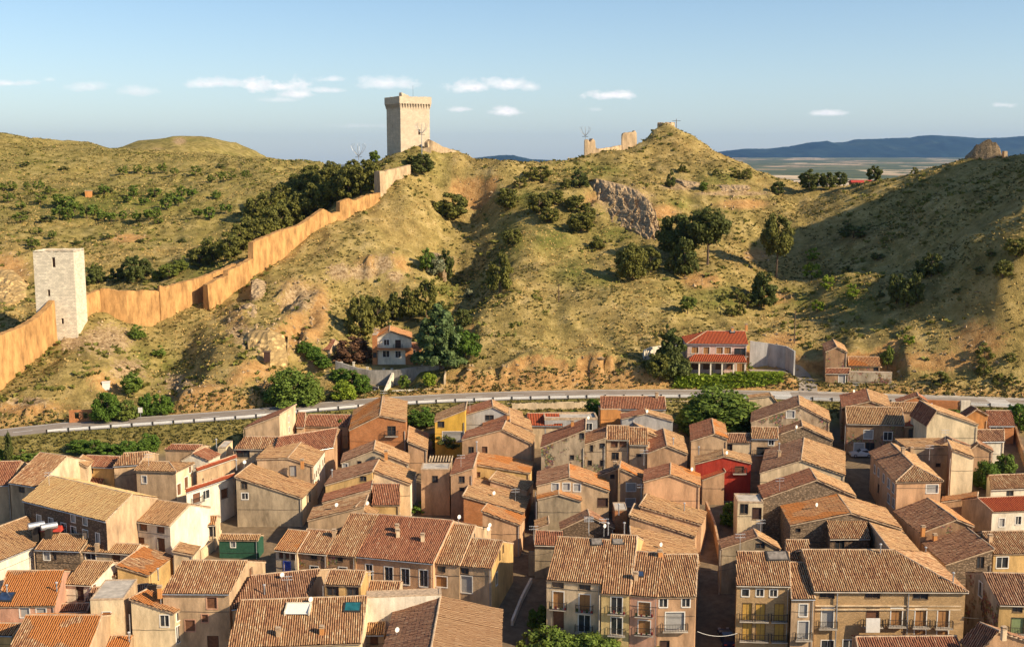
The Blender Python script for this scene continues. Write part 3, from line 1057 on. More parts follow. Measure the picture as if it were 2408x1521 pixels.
def add_window(root, P0, u, n_in, o, code, org, balc=None):
    a, b, z0, z1 = o
    pane_m, fr_m = FC[code]

    def pt(s, z, d):
        return (P0[0] + u[0] * s + n_in[0] * d, P0[1] + u[1] * s + n_in[1] * d, z)

    def bar(mb, s0, s1, q0, q1, d0, d1, m):
        mb.hexa([pt(s0, q0, d0), pt(s1, q0, d0), pt(s1, q0, d1), pt(s0, q0, d1), pt(s0, q1, d0), pt(s1, q1, d0), pt(s1, q1, d1), pt(s0, q1, d1)], m)
    mb = MB()
    fm = fr_m or M_WOOD
    t_ = 0.13 if fr_m else 0.05
    bar(mb, a - t_, a, z0 - t_, z1 + t_, -.03, .06, fm)
    bar(mb, b, b + t_, z0 - t_, z1 + t_, -.03, .06, fm)
    bar(mb, a, b, z1, z1 + t_, -.03, .06, fm)
    bar(mb, a - .05, b + .05, z0 - t_, z0, -.08, .06, fm)
    name = 'door' if code in 'Dd' and (z1 - z0) > 1.9 else 'window'
    w_ = mb.build(name, root, org)
    pm = MB()
    bar(pm, a, b, z0, z1, .14, .19, pane_m)
    if (b - a) > 0.9 and code in 'wWn':
        c = (a + b) / 2
        bar(pm, c - .04, c + .04, z0, z1, .10, .14, M_WHITE if code != 'n' else M_WOOD)
    if code in 'ty' and z1 - z0 > 1.4:
        c = (a + b) / 2
        bar(pm, c - .025, c + .025, z0, z1, .12, .14, M_BRN)
    pm.build('door_leaf' if name == 'door' else 'pane', w_, (0, 0, 0)).data.transform(Matrix.Translation(-Vector(org)))
    if balc:
        rb = MB()
        e0, e1 = a - 0.45, b + 0.45
        bar(rb, e0, e1, z0 - .14, z0 - .02, -.62, -.035, M_CONC)
        rb.build('balcony_slab', root, org)
        ir = MB()
        hgt_ = 0.95
        bar(ir, e0, e1, z0 + hgt_, z0 + hgt_ + .05, -.62, -.57, M_IRON)
        bar(ir, e0, e0 + .05, z0 + hgt_, z0 + hgt_ + .05, -.57, -.035, M_IRON)
        bar(ir, e1 - .05, e1, z0 + hgt_, z0 + hgt_ + .05, -.57, -.035, M_IRON)
        nb = int((e1 - e0) / 0.2)
        for i in range(nb + 1):
            s_ = e0 + (e1 - e0 - .035) * i / nb
            bar(ir, s_, s_ + .035, z0 - .02, z0 + hgt_, -.615, -.58, M_IRON)
        for i in range(3):
            for s_ in (e0, e1 - .035):
                d = -.5 + i * .18
                bar(ir, s_, s_ + .035, z0 - .02, z0 + hgt_, d, d + .035, M_IRON)
        ir.build('railing', root, org)
        if balc == 'f':
            for i in range(4):
                fl = MB()
                s_ = e0 + .1 + (e1 - e0 - .4) * i / 3
                z_ = z0 + random.uniform(.0, .12)
                bar(fl, s_, s_ + .24, z_, z_ + random.uniform(.2, .38), -.55, -.3, M_FLWR if i % 2 else M_LEAFP)
                fl.build('flower_pot', root, org)


M_LEAFP = flat('pot_plants', (0.06, 0.09, 0.025), 0.8, var=0.5, scale=8)


def chimney_on(roof, base, org, kind):
    mb = MB()
    x, y, z = base
    if kind == 0:      # brick stack with tile cap
        mb.box((x, y, z - .5), .55, .5, 1.45, random.choice([BG, CR, OR]), .1)
        mb.box((x, y, z + .95), .7, .65, .08, M_RIDGE, .1)
        mb.box((x, y, z + 1.03), .42, .38, .14, M_WOOD, .1)
        mb.box((x, y, z + 1.17), .62, .58, .06, M_RIDGE, .1)
        nm = 'chimney'
    elif kind == 1:    # metal flue with cowl
        mb.tube([(x, y, z - .4), (x, y, z + 1.3)], [.09, .09], M_GALV, 8)
        mb.tube([(x, y, z + 1.32), (x, y, z + 1.42), (x, y, z + 1.5)], [.2, .2, .03], M_ALU, 8)
        nm = 'flue_pipe'
    elif kind == 3:    # white dish
        mb.tube([(x, y, z - .3), (x, y, z + .6)], [.04, .04], M_GALV, 5)
        mb.tube([(x + .04, y - .03, z + .7), (x + .08, y - .06, z + .7), (x + .13, y - .12, z + .71)], [.1, .24, .32], M_WHITE, 12)
        nm = 'satellite_dish'
    else:              # TV aerial on a mast
        h = 2.2
        mb.tube([(x, y, z - .3), (x, y, z + h)], [.035, .03], M_ALU, 5)
        for i, zz in enumerate((h, h - .45)):
            mb.tube([(x - .7, y - .1, z + zz), (x + .7, y + .1, z + zz)], [.025, .025], M_ALU, 4)
            for j in range(6):
                xx = x - .6 + j * .24
                mb.tube([(xx, y - .35, z + zz), (xx, y + .35, z + zz)], [.02, .02], M_ALU, 4)
        nm = 'tv_aerial'
    mb.build(nm, roof, (0, 0, 0)).data.transform(Matrix.Translation(-Vector(org)))


HN = [0]


def finish(root, org, wmb, roofs, caps_, tm, seed, chim, hi=0.065, per=0.27, seg=None, rough=1.0):
    wo = wmb.build('wall', root, org)
    rng = np.random.default_rng(seed)
    rm = MB()
    for i, p in enumerate(roofs):
        mm = tm[i % len(tm)] if isinstance(tm, (list, tuple)) else tm  # many gables: darker left tiles, paler right ones, sun and shade painted in
        tile_sheet(rm, p, TI[mm], rng, hi=hi, per=per, rough=rough)
    for c in caps_:
        cap(rm, *c)
    ro = rm.build('roof', root, org)
    # chimneys: pixel positions or automatic
    for c in chim:
        kind = c[2]
        d = ray(c[0], c[1])
        best = None
        for p in roofs:
            a, b, cc = Vector(p[0]), Vector(p[1]), Vector(p[2])
            n = (b - a).cross(cc - a)
            if abs(n.dot(d)) < 1e-6:
                continue
            t = n.dot(a - Vector((0, 0, CAMZ))) / n.dot(d)
            q = Vector((0, 0, CAMZ)) + d * t
            # inside test in plan
            xs_ = [v[0] for v in p]
            ys_ = [v[1] for v in p]
            pen = max(min(xs_) - q.x, q.x - max(xs_), 0) + max(min(ys_) - q.y, q.y - max(ys_), 0)
            if best is None or pen < best[0]:
                best = (pen, q)
        chimney_on(ro, best[1] if best[0] < 1.5 else best[1], org, kind)
    return wo, ro


AUTO = random.Random(3)


def auto_chim(roofs, chim, seed):
    r = random.Random(seed)
    if chim is not None:
        return [], chim
    out_ = []
    n = r.choice([0, 1, 1, 2])
    for _ in range(n):
        p = r.choice(roofs)
        a, b, c = Vector(p[0]), Vector(p[1]), Vector(p[2])
        d_ = Vector(p[-1])
        u_, v_ = r.uniform(.15, .85), r.uniform(.35, .92)
        q = (a.lerp(b, u_)).lerp(d_.lerp(c, u_), v_)
        out_.append((q, r.choice([0, 0, 1, 2, 2, 3, 2])))
    return out_, []


def ray_plane_u(px, py, P0, u, nrm):
    """pixel -> (distance along the wall, height) on a vertical wall plane"""
    d = ray(px, py)
    o = Vector((0, 0, CAMZ))
    nv = Vector((nrm[0], nrm[1], 0))
    t = nv.dot(Vector((P0[0], P0[1], 0)) - Vector((0, 0, 0))) / nv.dot(d)
    q = o + d * t
    return (q.x - P0[0]) * u[0] + (q.y - P0[1]) * u[1], q.z


def eave_pts(px, py, h):
    z = 10.0
    for _ in range(30):
        q = on_z(px, py, z)
        z = 0.5 * z + 0.5 * (town_z(q.x, q.y) + h)
    return q


def house(label, kind, pts, h, back, wall, roof, wins=(), chim=None, cat='house', group=None, name='house', rwall=None, parapet=0.0, tseed=None, pitch=0.38, gz0=None, hipf=(0, 1), fz=None, base=1.5, lwall=None, full=2.0):
    """kind 'g': gable or shed profile facing the camera, pts = profile pixels left to right, back = (index, px, py) or depth
       kind 'r': ridge parallel to the front, pts = [A, B], back = ('A'|'B', px, py) ridge end above that corner
       kind 'f': flat roof, back = depth in metres
       kind 'h': hip, back = depth, rise from pitch"""
    HN[0] += 1
    seed = HN[0] * 13 + 1 if tseed is None else tseed
    up = Vector((0, 0, 1))
    if fz is None:
        A = eave_pts(*pts[0], h)
    else:
        A = at(*pts[0], fz)
    roofs, caps_ = [], []
    ins = 0.22
    if kind == 'g':
        prof = []
        for p in pts:
            q = at(p[0], p[1], A.y)
            prof.append(q)
        if isinstance(back, tuple):
            k = back[0]
            q = on_z(back[1], back[2], prof[k].z)
            D = Vector((q.x - prof[k].x, q.y - prof[k].y, 0))
            if D.y < 2.5:
                D.y = 2.5
            if D.length > 30:
                D *= 30 / D.length
        else:
            D = Vector((0, back, 0))
        B = prof[-1]
        hi_i = max(range(len(prof)), key=lambda i: prof[i].z)
        for i in range(len(prof) - 1):
            a, b = prof[i], prof[i + 1]
            if a.z <= b.z:
                roofs.append([a + D, a, b, b + D] if False else [a, a + D, b + D, b])
            else:
                roofs.append([b + D, b, a, a + D])
        ridge_z = prof[hi_i].z
        for i, p in enumerate(prof):
            if i == hi_i or (0 < i < len(prof) - 1):
                caps_.append((p - D.normalized() * .05, p + D))
        W = prof[-1].x - prof[0].x
        u = Vector((1, 0, 0))
        Dn = D.normalized()
        f0 = Dn * ins
        x0, x1 = prof[0].x + 0.12, prof[-1].x - 0.12
        FL = Vector((x0, A.y, 0)) + f0
        FR = Vector((x1, A.y, 0)) + f0
        Di = D - 2 * f0
        sprof = [(p.x - x0, p.z - .03) for p in prof]
        pz = lambda s: float(np.interp(s, [a_[0] for a_ in sprof], [a_[1] for a_ in sprof]))
        tops = dict(F=sprof, R=[(0, pz(x1 - x0)), (D.length, pz(x1 - x0))], L=[(0, pz(0)), (D.length, pz(0))])
        tops['K'] = [(0, 0), (1, 0)]
        frontz = min(p.z for p in prof)
    else:
        Bz = A.z
        B = on_z(pts[1][0], pts[1][1], Bz)
        e = Vector((B.x - A.x, B.y - A.y, 0))
        W = e.length
        u = e / W
        pin = Vector((-u.y, u.x, 0))           # away from the camera
        if pin.y < 0:
            pin = -pin
        if kind == 'r':
            d = ray(back[1], back[2])
            base_ = A if back[0] == 'A' else B
            # plane through the eave with the given pitch
            n = Vector((-pin.x * pitch, -pin.y * pitch, 1))
            o = Vector((0, 0, CAMZ))
            t = n.dot(base_ - o) / n.dot(d)
            T = o + d * t
            S = T - base_
            along = S.dot(u)
            perp = Vector((S.x, S.y, 0)).dot(pin)
            perp = max(perp, 0.8)
            along = max(min(along, perp * 0.9), -perp * 0.9)
            dv = u * along + pin * perp
            S = Vector((dv.x, dv.y, perp * pitch))
            R0, R1 = A + S, B + S
            roofs.append([A, B, R1, R0])
            if full > 1:
                kq = full - 1
                D = Vector((dv.x, dv.y, 0)) * full
                dz = Vector((0, 0, S.z * (1 - kq)))
                roofs.append([B + D + dz, A + D + dz, R0, R1])
            else:
                D = Vector((dv.x, dv.y, 0))
                dz = Vector((0, 0, S.z))
            caps_.append((R0, R1))
            if seed % 3 == 0:
                caps_.append((A, R0, .1))
            if seed % 4 < 2:
                caps_.append((B, R1, .1))
            zr = R0.z - .03
            kk = 1.0 / full
            Dn = D.normalized()
            FL = A + Dn * ins + u * .04
            FR = B + Dn * ins - u * .04
            Di = D - 2 * Dn * ins
            Ll = Di.length
            zb_ = A.z + dz.z
            side = [(0, A.z + S.z * (ins / (D.length * kk))), (D.length * kk - ins, zr), (Ll, zb_ + (0 if full < 1.01 else (S.z - dz.z) * ins / D.length))]
            tops = dict(F=[(0, A.z - .02), (W, A.z - .02)], L=side, R=side, K=[(0, zb_ - .02), (W, zb_ - .02)])
        elif kind == 'f':
            D = pin * back
            zt = A.z
            FL, FR, Di = A.copy(), B.copy(), D
            tops = dict(F=[(0, zt), (W, zt)], L=[(0, zt), (back, zt)], R=[(0, zt), (back, zt)], K=[(0, zt), (W, zt)])
        elif kind == 'h':
            if isinstance(back, tuple):       # back-left or right eave corner pixel
                q = on_z(back[1], back[2], A.z)
                D = Vector((q.x, q.y, 0)) - Vector((A.x, A.y, 0)) if back[0] == 'A' else Vector((q.x, q.y, 0)) - Vector((B.x, B.y, 0))
            else:
                D = pin * back
            dl = D.length
            C, Dd = B + D, A + D
            if dl > W and hipf[0] == 2:         # ridge runs in depth, hip at the front
                hz = up * (W / 2 * pitch)
                f_ = 0.5 * W / dl
                Rf = A.lerp(B, .5) + D * f_ + hz
                Rb = A.lerp(B, .5) + D + hz
                roofs += [[A, B, Rf], [B, C, Rb, Rf], [Dd, A, Rf, Rb]]
                caps_ += [(A, Rf), (B, Rf), (Rf, Rb)]
            else:
                hz = up * (dl / 2 * pitch)
                il = min(dl / 2 / W, .45) * hipf[0]
                ir = min(dl / 2 / W, .45) * hipf[1]
                R0 = A.lerp(B, il) + D * .5 + hz
                R1 = A.lerp(B, 1 - ir) + D * .5 + hz
                roofs += [[A, B, R1, R0], [C, Dd, R0, R1]]
                if hipf[1]:
                    roofs.append([B, C, R1])
                    caps_ += [(B, R1)]
                if hipf[0]:
                    roofs.append([Dd, A, R0])
                    caps_ += [(A, R0)]
                caps_ += [(R0, R1)]
            Dn = D.normalized()
            FL = A + Dn * .3 + u * .3
            FR = B + Dn * .3 - u * .3
            Di = D - Dn * .6
            zt = A.z - .02
            sz = [(0, zt), (dl / 2, zt if hipf[0] else A.z + hz.z - .05), (dl, zt)]
            sr = [(0, zt), (dl / 2, zt if (hipf[1] or hipf[0] == 2) else A.z + hz.z - .05), (dl, zt)]
            if hipf[0] == 2:
                sz = [(0, zt), (dl, zt)]
                sr = sz
            tops = dict(F=[(0, zt), (W, zt)], L=sz, R=sr, K=[(0, zt), (W, zt)])
    # ground level under the house
    cs_ = [FL, FR, FR + Di, FL + Di]
    if gz0 is None:
        zb = min(ter_z(c.x, c.y) for c in cs_) - base
    else:
        zb = gz0 - base
    org = ((FL.x + FR.x) / 2 + Di.x / 2, (FL.y + FR.y) / 2 + Di.y / 2, zb + base)
    root = empty(name, org, label, cat, group)
    uF = (FR - FL)
    uF.z = 0
    LF = uF.length
    uF /= LF
    Dn = Di.normalized()
    LD = Di.length
    wmb = MB()
    # outward: front faces the camera
    inF = Dn
    sides = {
        'F': (FL, uF, Vector((-uF.y, uF.x, 0)) if Vector((-uF.y, uF.x, 0)).dot(Dn) > 0 else Vector((uF.y, -uF.x, 0)), LF),
        'R': (FR, Dn, -uF, LD),
        'L': (FL, Dn, uF, LD),
        'K': (FL + Di, uF, -Dn, LF),
    }
    todo = {'F': [], 'R': [], 'L': [], 'K': []}
    for wdef in wins:
        sd, px_, py_, ww, wh, code = wdef[:6]
        bal = wdef[6] if len(wdef) > 6 else None
        P0, uu, nin, LL = sides[sd]
        nrm_ = (-uu.y, uu.x)
        s_, z_ = ray_plane_u(px_, py_, P0, uu, nrm_)
        top_ = tops[sd]
        s_ = min(max(s_, ww / 2 + .15), LL - ww / 2 - .15) if LL > ww + .3 else LL / 2
        tz_ = min(float(np.interp(s_ - ww / 2, [a_[0] for a_ in top_], [a_[1] for a_ in top_])), float(np.interp(s_ + ww / 2, [a_[0] for a_ in top_], [a_[1] for a_ in top_])))
        z1 = min(z_ + wh / 2, tz_ - .2)
        z0 = z1 - wh
        if z0 < zb + .3 or any(not (s_ + ww / 2 + .3 < o_[0][0] or s_ - ww / 2 - .3 > o_[0][1] or z1 + .3 < o_[0][2] or z0 - .3 > o_[0][3]) for o_ in todo[sd]):
            continue
        todo[sd].append(((s_ - ww / 2, s_ + ww / 2, z0, z1), code, bal))
    for sd in 'FRLK':
        P0, uu, nin, LL = sides[sd]
        pr = tops[sd]
        if sd == 'K' and kind == 'g':
            pr = tops['F']
        mm = wall
        if sd == 'R' and rwall is not None:
            mm = rwall
        if sd == 'L' and lwall is not None:
            mm = lwall
        wall_strip(wmb, P0, uu, nin, LL, zb, pr, [o_[0] for o_ in todo[sd]], mm)
        for o_, code, bal in todo[sd]:
            add_window(root, P0, uu, nin, o_, code, org, bal)
    rr_ = random.Random(seed)
    if kind != 'f' and rr_.random() < .75:
        q = (FR if rr_.random() < .6 else FL) + uF * (-.25) - Dn * .1
        zt_ = tops['F'][-1][1] if kind != 'g' else min(t_[1] for t_ in tops['F'])
        dm = MB()
        dm.tube([(q.x, q.y, zt_ - .1), (q.x, q.y, zb + .5)], [.06, .06], rr_.choice([M_GALV, M_RIDGE, M_CONC]), 6)
        dm.build('drainpipe', root, org)
    if kind in 'rh' and rr_.random() < .7:
        gm = MB()
        a_, b_ = A - Dn * .06, B - Dn * .06
        gm.tube([a_ - Vector((0, 0, .06)), b_ - Vector((0, 0, .06))], [.075, .075], rr_.choice([M_GALV, M_CONC]), 6)
        gm.build('gutter', root, org)
    if rr_.random() < .5:
        cm = MB()
        zc = (tops['F'][0][1] if kind != 'g' else min(t_[1] for t_ in tops['F'])) - rr_.uniform(.9, 2.6)
        p0, p1 = FL - Dn * .03, FR - Dn * .03
        n_ = 6
        cm.tube([(p0.x + (p1.x - p0.x) * i / n_, p0.y + (p1.y - p0.y) * i / n_, zc - .12 * sin(pi * i / n_) * rr_.random()) for i in range(n_ + 1)], [.025] * (n_ + 1), M_IRON, 4)
        cm.build('cable', root, org)
    if kind == 'f':
        zt = A.z
        roofm = TI.get(roof, None)
        rb = MB()
        p = [c.copy() for c in cs_]
        for c in p:
            c.z = zt - parapet
        rb.face(p, M_CONC if roofm is None else M_RIDGE)
        ctr = (p[0] + p[2]) / 2
        # parapet coping
        for a, b in ((0, 1), (1, 2), (2, 3), (3, 0)):
            a_, b_ = p[a].copy(), p[b].copy()
            ia = a_.lerp(ctr, .3 / max((a_ - ctr).length, 1))
            ib = b_.lerp(ctr, .3 / max((b_ - ctr).length, 1))
            q0 = [Vector((v.x, v.y, zt - .1 - parapet)) for v in (a_, b_, ib, ia)]
            q1 = [Vector((v.x, v.y, zt + .06)) for v in (a_, b_, ib, ia)]
            oa = (a_ - ctr).normalized() * .05
            q0[0] += oa
            q1[0] += oa
            ob = (b_ - ctr).normalized() * .05
            q0[1] += ob
            q1[1] += ob
            rb.hexa(q0 + q1, M_RIDGE)
        wmb.build('wall', root, org)
        ro = rb.build('roof', root, org)
        for c in (chim or []):
            q = on_z(c[0], c[1], zt - parapet)
            chimney_on(ro, q, org, c[2])
        return root
    au, ch = auto_chim(roofs, chim, seed)
    far = A.y > 195
    wo, ro = finish(root, org, wmb, roofs, caps_, roof, seed, ch, hi=(0.13 if not far else .11) if not (roof == 'fine' or (isinstance(roof, (list, tuple)) and 'fine' in roof)) else .03, per=0.285 if not far else .32, rough=0.3 if roof in ('new', 'fine') else 1.25)
    for q, kd in au:
        chimney_on(ro, q, org, kd)
    return root
H = house
# ---- bottom left -------------------------------------------------------------
H('white-walled house with pale brown roof at the left edge, beside the silver tanks', 'r', [(-34, 1333), (88, 1283)], 7.5, ('B', 62, 1215), WH, 'pale')
H('little stone house with an ochre tiled roof right of the silver tanks', 'r', [(82, 1293), (187, 1297)], 6.5, ('A', 113, 1254), ST, 'pale', [('F', 110, 1306, .9, 1.2, 'g'), ('F', 128, 1304, .6, 1.2, 'n')], [(200, 1266, 0)])
H('pale flat-roofed terrace house with a shaded open loggia, left of the walled attic', 'f', [(141, 1290), (196, 1289)], 6, 5, BG, 'none', [('F', 166, 1301, 2.6, 1.5, 'n')], parapet=.1)
H('cream house with a low rubble-tiled roof and white-framed window below the big white gable', 'r', [(195, 1297), (312, 1304)], 6.2, ('A', 215, 1274), CR, 'pale', [('F', 213, 1310, 1.6, 1.1, 'w'), ('F', 273, 1311, 1.2, 1.0, 'b')], [(229, 1296, 0)])
H('salmon house with a patched roof, blue skylight and tall flue at the left', 'r', [(-8, 1427), (129, 1425)], 7.5, ('A', 18, 1343), SM, 'mixo', [('F', 58, 1440, 1.2, 1.2, 'g'), ('F', 97, 1440, 1.2, 1.2, 'g')], [(17, 1398, 1), (134, 1392, 1)])
H('house with a striped sandy roof above a white recessed terrace', 'r', [(146, 1374), (214, 1377)], 6.5, ('A', 200, 1318), WH, 'pale', [('F', 188, 1390, 1.0, 2.1, 'D'), ('R', 212, 1373, .7, 1.2, 's')], [])
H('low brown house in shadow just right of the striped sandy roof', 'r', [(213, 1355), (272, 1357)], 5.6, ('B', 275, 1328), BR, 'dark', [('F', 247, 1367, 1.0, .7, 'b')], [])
H('tan lean-to house with one small window and a grey lichened roof with an orange patch', 'g', [(272, 1330), (350, 1353)], 7.5, (0, 335, 1286), OC, 'mixo', [('F', 310, 1382, .9, 1.2, 'n')], [(372, 1358, 1)])
H('narrow cream house tucked behind the lean-to, left of the large ribbed roof', 'g', [(405, 1296), (455, 1306)], 6.5, 4, CR, 'pale', [], [])
H('tan house with a large ribbed ochre roof and red-framed windows', 'r', [(380, 1396), (538, 1397)], 10.2, ('A', 430, 1318), BG, 'mix', [('F', 498, 1417, 1.3, 1.5, 'r'), ('F', 482, 1453, .8, 1.0, 'r'), ('F', 447, 1470, 1.3, 1.5, 'r'), ('F', 503, 1470, 1.2, 1.4, 'b'), ('F', 501, 1511, 1.4, 1.9, 'b'), ('F', 527, 1511, 1.0, 1.9, 'b'), ('R', 590, 1345, .9, 1.2, 'b')], [(376, 1397, 0)])
H('windowless dark-roofed house squeezed behind the cream block in the lower left', 'r', [(198, 1415), (330, 1406)], 5.5, ('A', 219, 1382), BR, 'dark', [], [(266, 1393, 1)])
H('small dark-roofed house by the white terrace in the lower left', 'r', [(120, 1439), (205, 1437)], 5.0, ('A', 128, 1421), BR, 'dark', [], [])
H('plain cream block with a single small window beside the orange-topped house', 'f', [(212, 1409), (290, 1407)], 10, 7, WC, 'none', [('F', 251, 1449, 1.0, 1.2, 't')], rwall=BG)
H('cream house with a wedge of orange tiles falling to the right at the lower left', 'g', [(303, 1408), (410, 1442)], 10, (0, 345, 1386), WC, 'org', [('F', 387, 1459, 1.1, 1.5, 'w'), ('R', 420, 1445, .8, 1.1, 'w'), ('R', 420, 1490, 1.0, 2.2, 'w')], [])
H('house in the bottom left corner with a bright orange strip down its roof', 'r', [(18, 1538), (205, 1538)], 8.5, ('A', 60, 1447), BG, 'mixo', [], [])
H('low yellow-tiled shed at the very bottom left edge', 'r', [(-34, 1493), (30, 1495)], 5.0, ('A', -8, 1465), OC, 'org', [], [])
H('tiny dark-tiled house at the bottom edge beside the orange-strip roof', 'r', [(213, 1528), (302, 1530)], 5.0, ('A', 222, 1494), BG, 'mixo', [], [(304, 1510, 1)])
H('dark striped roof house right of the red-framed windows', 'r', [(544, 1433), (714, 1415)], 8.6, ('A', 590, 1354), BG, 'dark', [], [(622, 1398, 1), (676, 1392, 2), (662, 1362, 3)])
H('big foreground house with a ribbed terracotta roof, two vents and a sunken white terrace', 'r', [(534, 1525), (848, 1513)], 9.0, ('A', 566, 1412), WC, 'mix', [], [(655, 1496, 0), (757, 1492, 0), (729, 1420, 3)])
H('open-sided loft with a small tiled canopy on posts', 'r', [(762, 1375), (848, 1378)], 10.4, ('A', 776, 1340), OC, 'mix', [('F', 782, 1384, 1.6, 1.3, 'n'), ('F', 805, 1385, 1.2, 1.3, 'n'), ('F', 829, 1386, 1.6, 1.3, 'n')], [])
H('narrow house with a dark red-ribbed roof behind the white party wall', 'r', [(855, 1396), (936, 1398)], 8.0, ('A', 862, 1366), CR, 'mix', [], [(868, 1380, 2)])
H('tall white party-wall house with a tile-topped edge in the lower centre', 'f', [(862, 1404), (1038, 1397)], 10.5, 2.2, WH, 'mix', [], [])
H('large foreground roof of smooth ochre tiles with one dark side', 'g', [(890, 1560), (1013, 1528), (1178, 1562)], 10.5, (1, 1036, 1402), TA, ['dark', 'fine'], [], [(932, 1492, 3)])
H('small house with a yellowish tile strip beside the big ribbed roof', 'r', [(857, 1493), (903, 1493)], 6.5, ('A', 862, 1462), BG, 'pale', [('F', 880, 1505, .9, 1.1, 'b')], [])

# ---- middle left ---------------------------------------------------------------
H('pinkish-roofed house in half shadow at the far left edge', 'r', [(-28, 1143), (22, 1141)], 7, ('B', 50, 1084), BG, 'red', [], [])
H('beige house with a mottled tiled roof and bright gable at far left', 'r', [(21, 1136), (85, 1146)], 8, ('B', 157, 1073), BG, 'mix', [('F', 51, 1151, 1.2, .8, 'n')], [], rwall=CR)
H('large dark stone mansion with arched upper windows and a wide golden roof', 'r', [(53, 1178), (248, 1227)], 9.5, ('A', 118, 1119), DS, 'gold', [('F', 92, 1223, 1.0, 1.6, 'g'), ('F', 120, 1230, 1.0, 1.6, 'g'), ('F', 150, 1243, 1.1, 1.7, 'w'), ('F', 173, 1251, 1.1, 1.7, 'w'), ('F', 201, 1259, 1.1, 1.7, 'w'), ('F', 230, 1265, .8, 1.5, 'g'), ('F', 172, 1218, .9, 1.1, 'g'), ('F', 200, 1224, .9, 1.1, 'g')], [(116, 1143, 2)], rwall=BG)
H('ochre-walled barn with an open loft under a dusky red roof', 'r', [(182, 1097), (266, 1100)], 6, ('A', 205, 1071), OC, 'red', [('F', 207, 1106, 1.8, .8, 'n')], [])
H('low pink-tiled lean-to in front of the ochre barn', 'r', [(158, 1143), (236, 1141)], 3.6, ('A', 178, 1109), CR, 'red', [], [])
H('small pale gabled house behind the bright gable on the far left', 'g', [(157, 1100), (180, 1084), (206, 1098)], 7, (1, 195, 1070), CR, 'pale', [], [])
H('beige shadow-crossed house with a flat-looking mottled roof right of the ochre barn', 'r', [(266, 1097), (326, 1093)], 7.5, ('A', 291, 1066), BG, 'mix', [], [])
H('pale house with a hipped roof, brown shutters and two blank bays', 'h', [(314, 1107), (415, 1110)], 8.5, ('B', 459, 1089), BG, 'pale', [('F', 339, 1127, .8, 1.2, 'g'), ('R', 421, 1150, 1.1, 1.9, 's'), ('R', 438, 1134, 1.1, 1.9, 's'), ('R', 447, 1103, .8, 1.1, 's')], [(350, 1098, 2)], rwall=WC, hipf=(0, 1), pitch=.3)
H('long low beige house with a thin tiled roof near the garden hedge', 'r', [(386, 1058), (458, 1059)], 6, ('A', 405, 1045), BG, 'red', [], [])
H('russet gabled house behind the hipped-roof house', 'g', [(424, 1083), (452, 1066), (491, 1083)], 6.5, (1, 482, 1052), WH, ['mix', 'red'], [], [])
H('small bright gable-ended house with a chimney block near the shaded bank', 'f', [(512, 1052), (531, 1052)], 6, 5, WC, 'none', [], [(509, 1050, 1)])
H('long beige house with a narrow bright red roof edge', 'r', [(463, 1109), (556, 1077)], 7, ('A', 472, 1098), BG, 'new', [], [])
H('balconied white house under a slanting red eave beside the grey gable', 'r', [(438, 1159), (552, 1121)], 8, ('A', 450, 1146), WH, 'new', [('F', 462, 1170, 1.6, 1.6, 's', 'y'), ('F', 485, 1162, 1.4, 1.4, 'w'), ('F', 528, 1160, 1.5, 1.6, 'b'), ('F', 520, 1190, 1.3, 2.0, 'D')], [])
H('tall beige building with a big stained grey front wall and pale sloping roof', 'g', [(552, 1121), (711, 1172)], 8.6, (0, 597, 1086), GR, 'pale', [('F', 574, 1139, 1.0, 1.2, 'n'), ('F', 576, 1166, 1.0, 1.0, 'w'), ('R', 722, 1170, .6, 1.6, 'n'), ('R', 728, 1158, .6, 1.6, 'n')], [(556, 1100, 1), (574, 1095, 3)], rwall=WC)
H('small red-roofed house with a white open porch beside the tall beige gable', 'r', [(551, 1056), (634, 1057)], 6.8, ('A', 577, 1027), CR, 'mix', [('F', 566, 1066, 2.4, 1.3, 'n')], [])
H('house with a rust-brown roof running behind the white street facade', 'r', [(640, 1076), (784, 1052)], 7, ('A', 655, 1028), TA, 'red', [], [])
H('beige house with a blank arch and a row of small windows along its white side', 'g', [(602, 1079), (677, 1077), (738, 1096)], 8.5, (1, 711, 1037), BG, 'pale', [('F', 689, 1107, 1.1, 1.8, 'G'), ('R', 740, 1120, .5, .9, 'b'), ('R', 744, 1113, .5, .9, 'b'), ('R', 748, 1106, .5, .9, 'b'), ('R', 752, 1099, .5, .9, 'b'), ('R', 759, 1087, .5, .9, 'b'), ('R', 763, 1081, .5, .9, 'b')], [(711, 1095, 0)], rwall=WH)
H('tall house with a cream windowless side and a lopsided roof next to the road', 'g', [(574, 1007), (657, 976)], 7, (1, 697, 951), BG, 'red', [('R', 679, 985, .5, 1.2, 'g'), ('R', 680, 1010, .5, 1.0, 'g')], [], rwall=CR)
H('narrow red-tiled lean-to leaning on the cream windowless side', 'r', [(697, 1005), (716, 1005)], 4.5, ('A', 700, 970), BG, 'red', [], [])
H('low garden house with a sagging red roof wrapped in ivy', 'r', [(714, 1003), (818, 1004)], 4.2, ('A', 725, 975), TA, 'red', [], [])

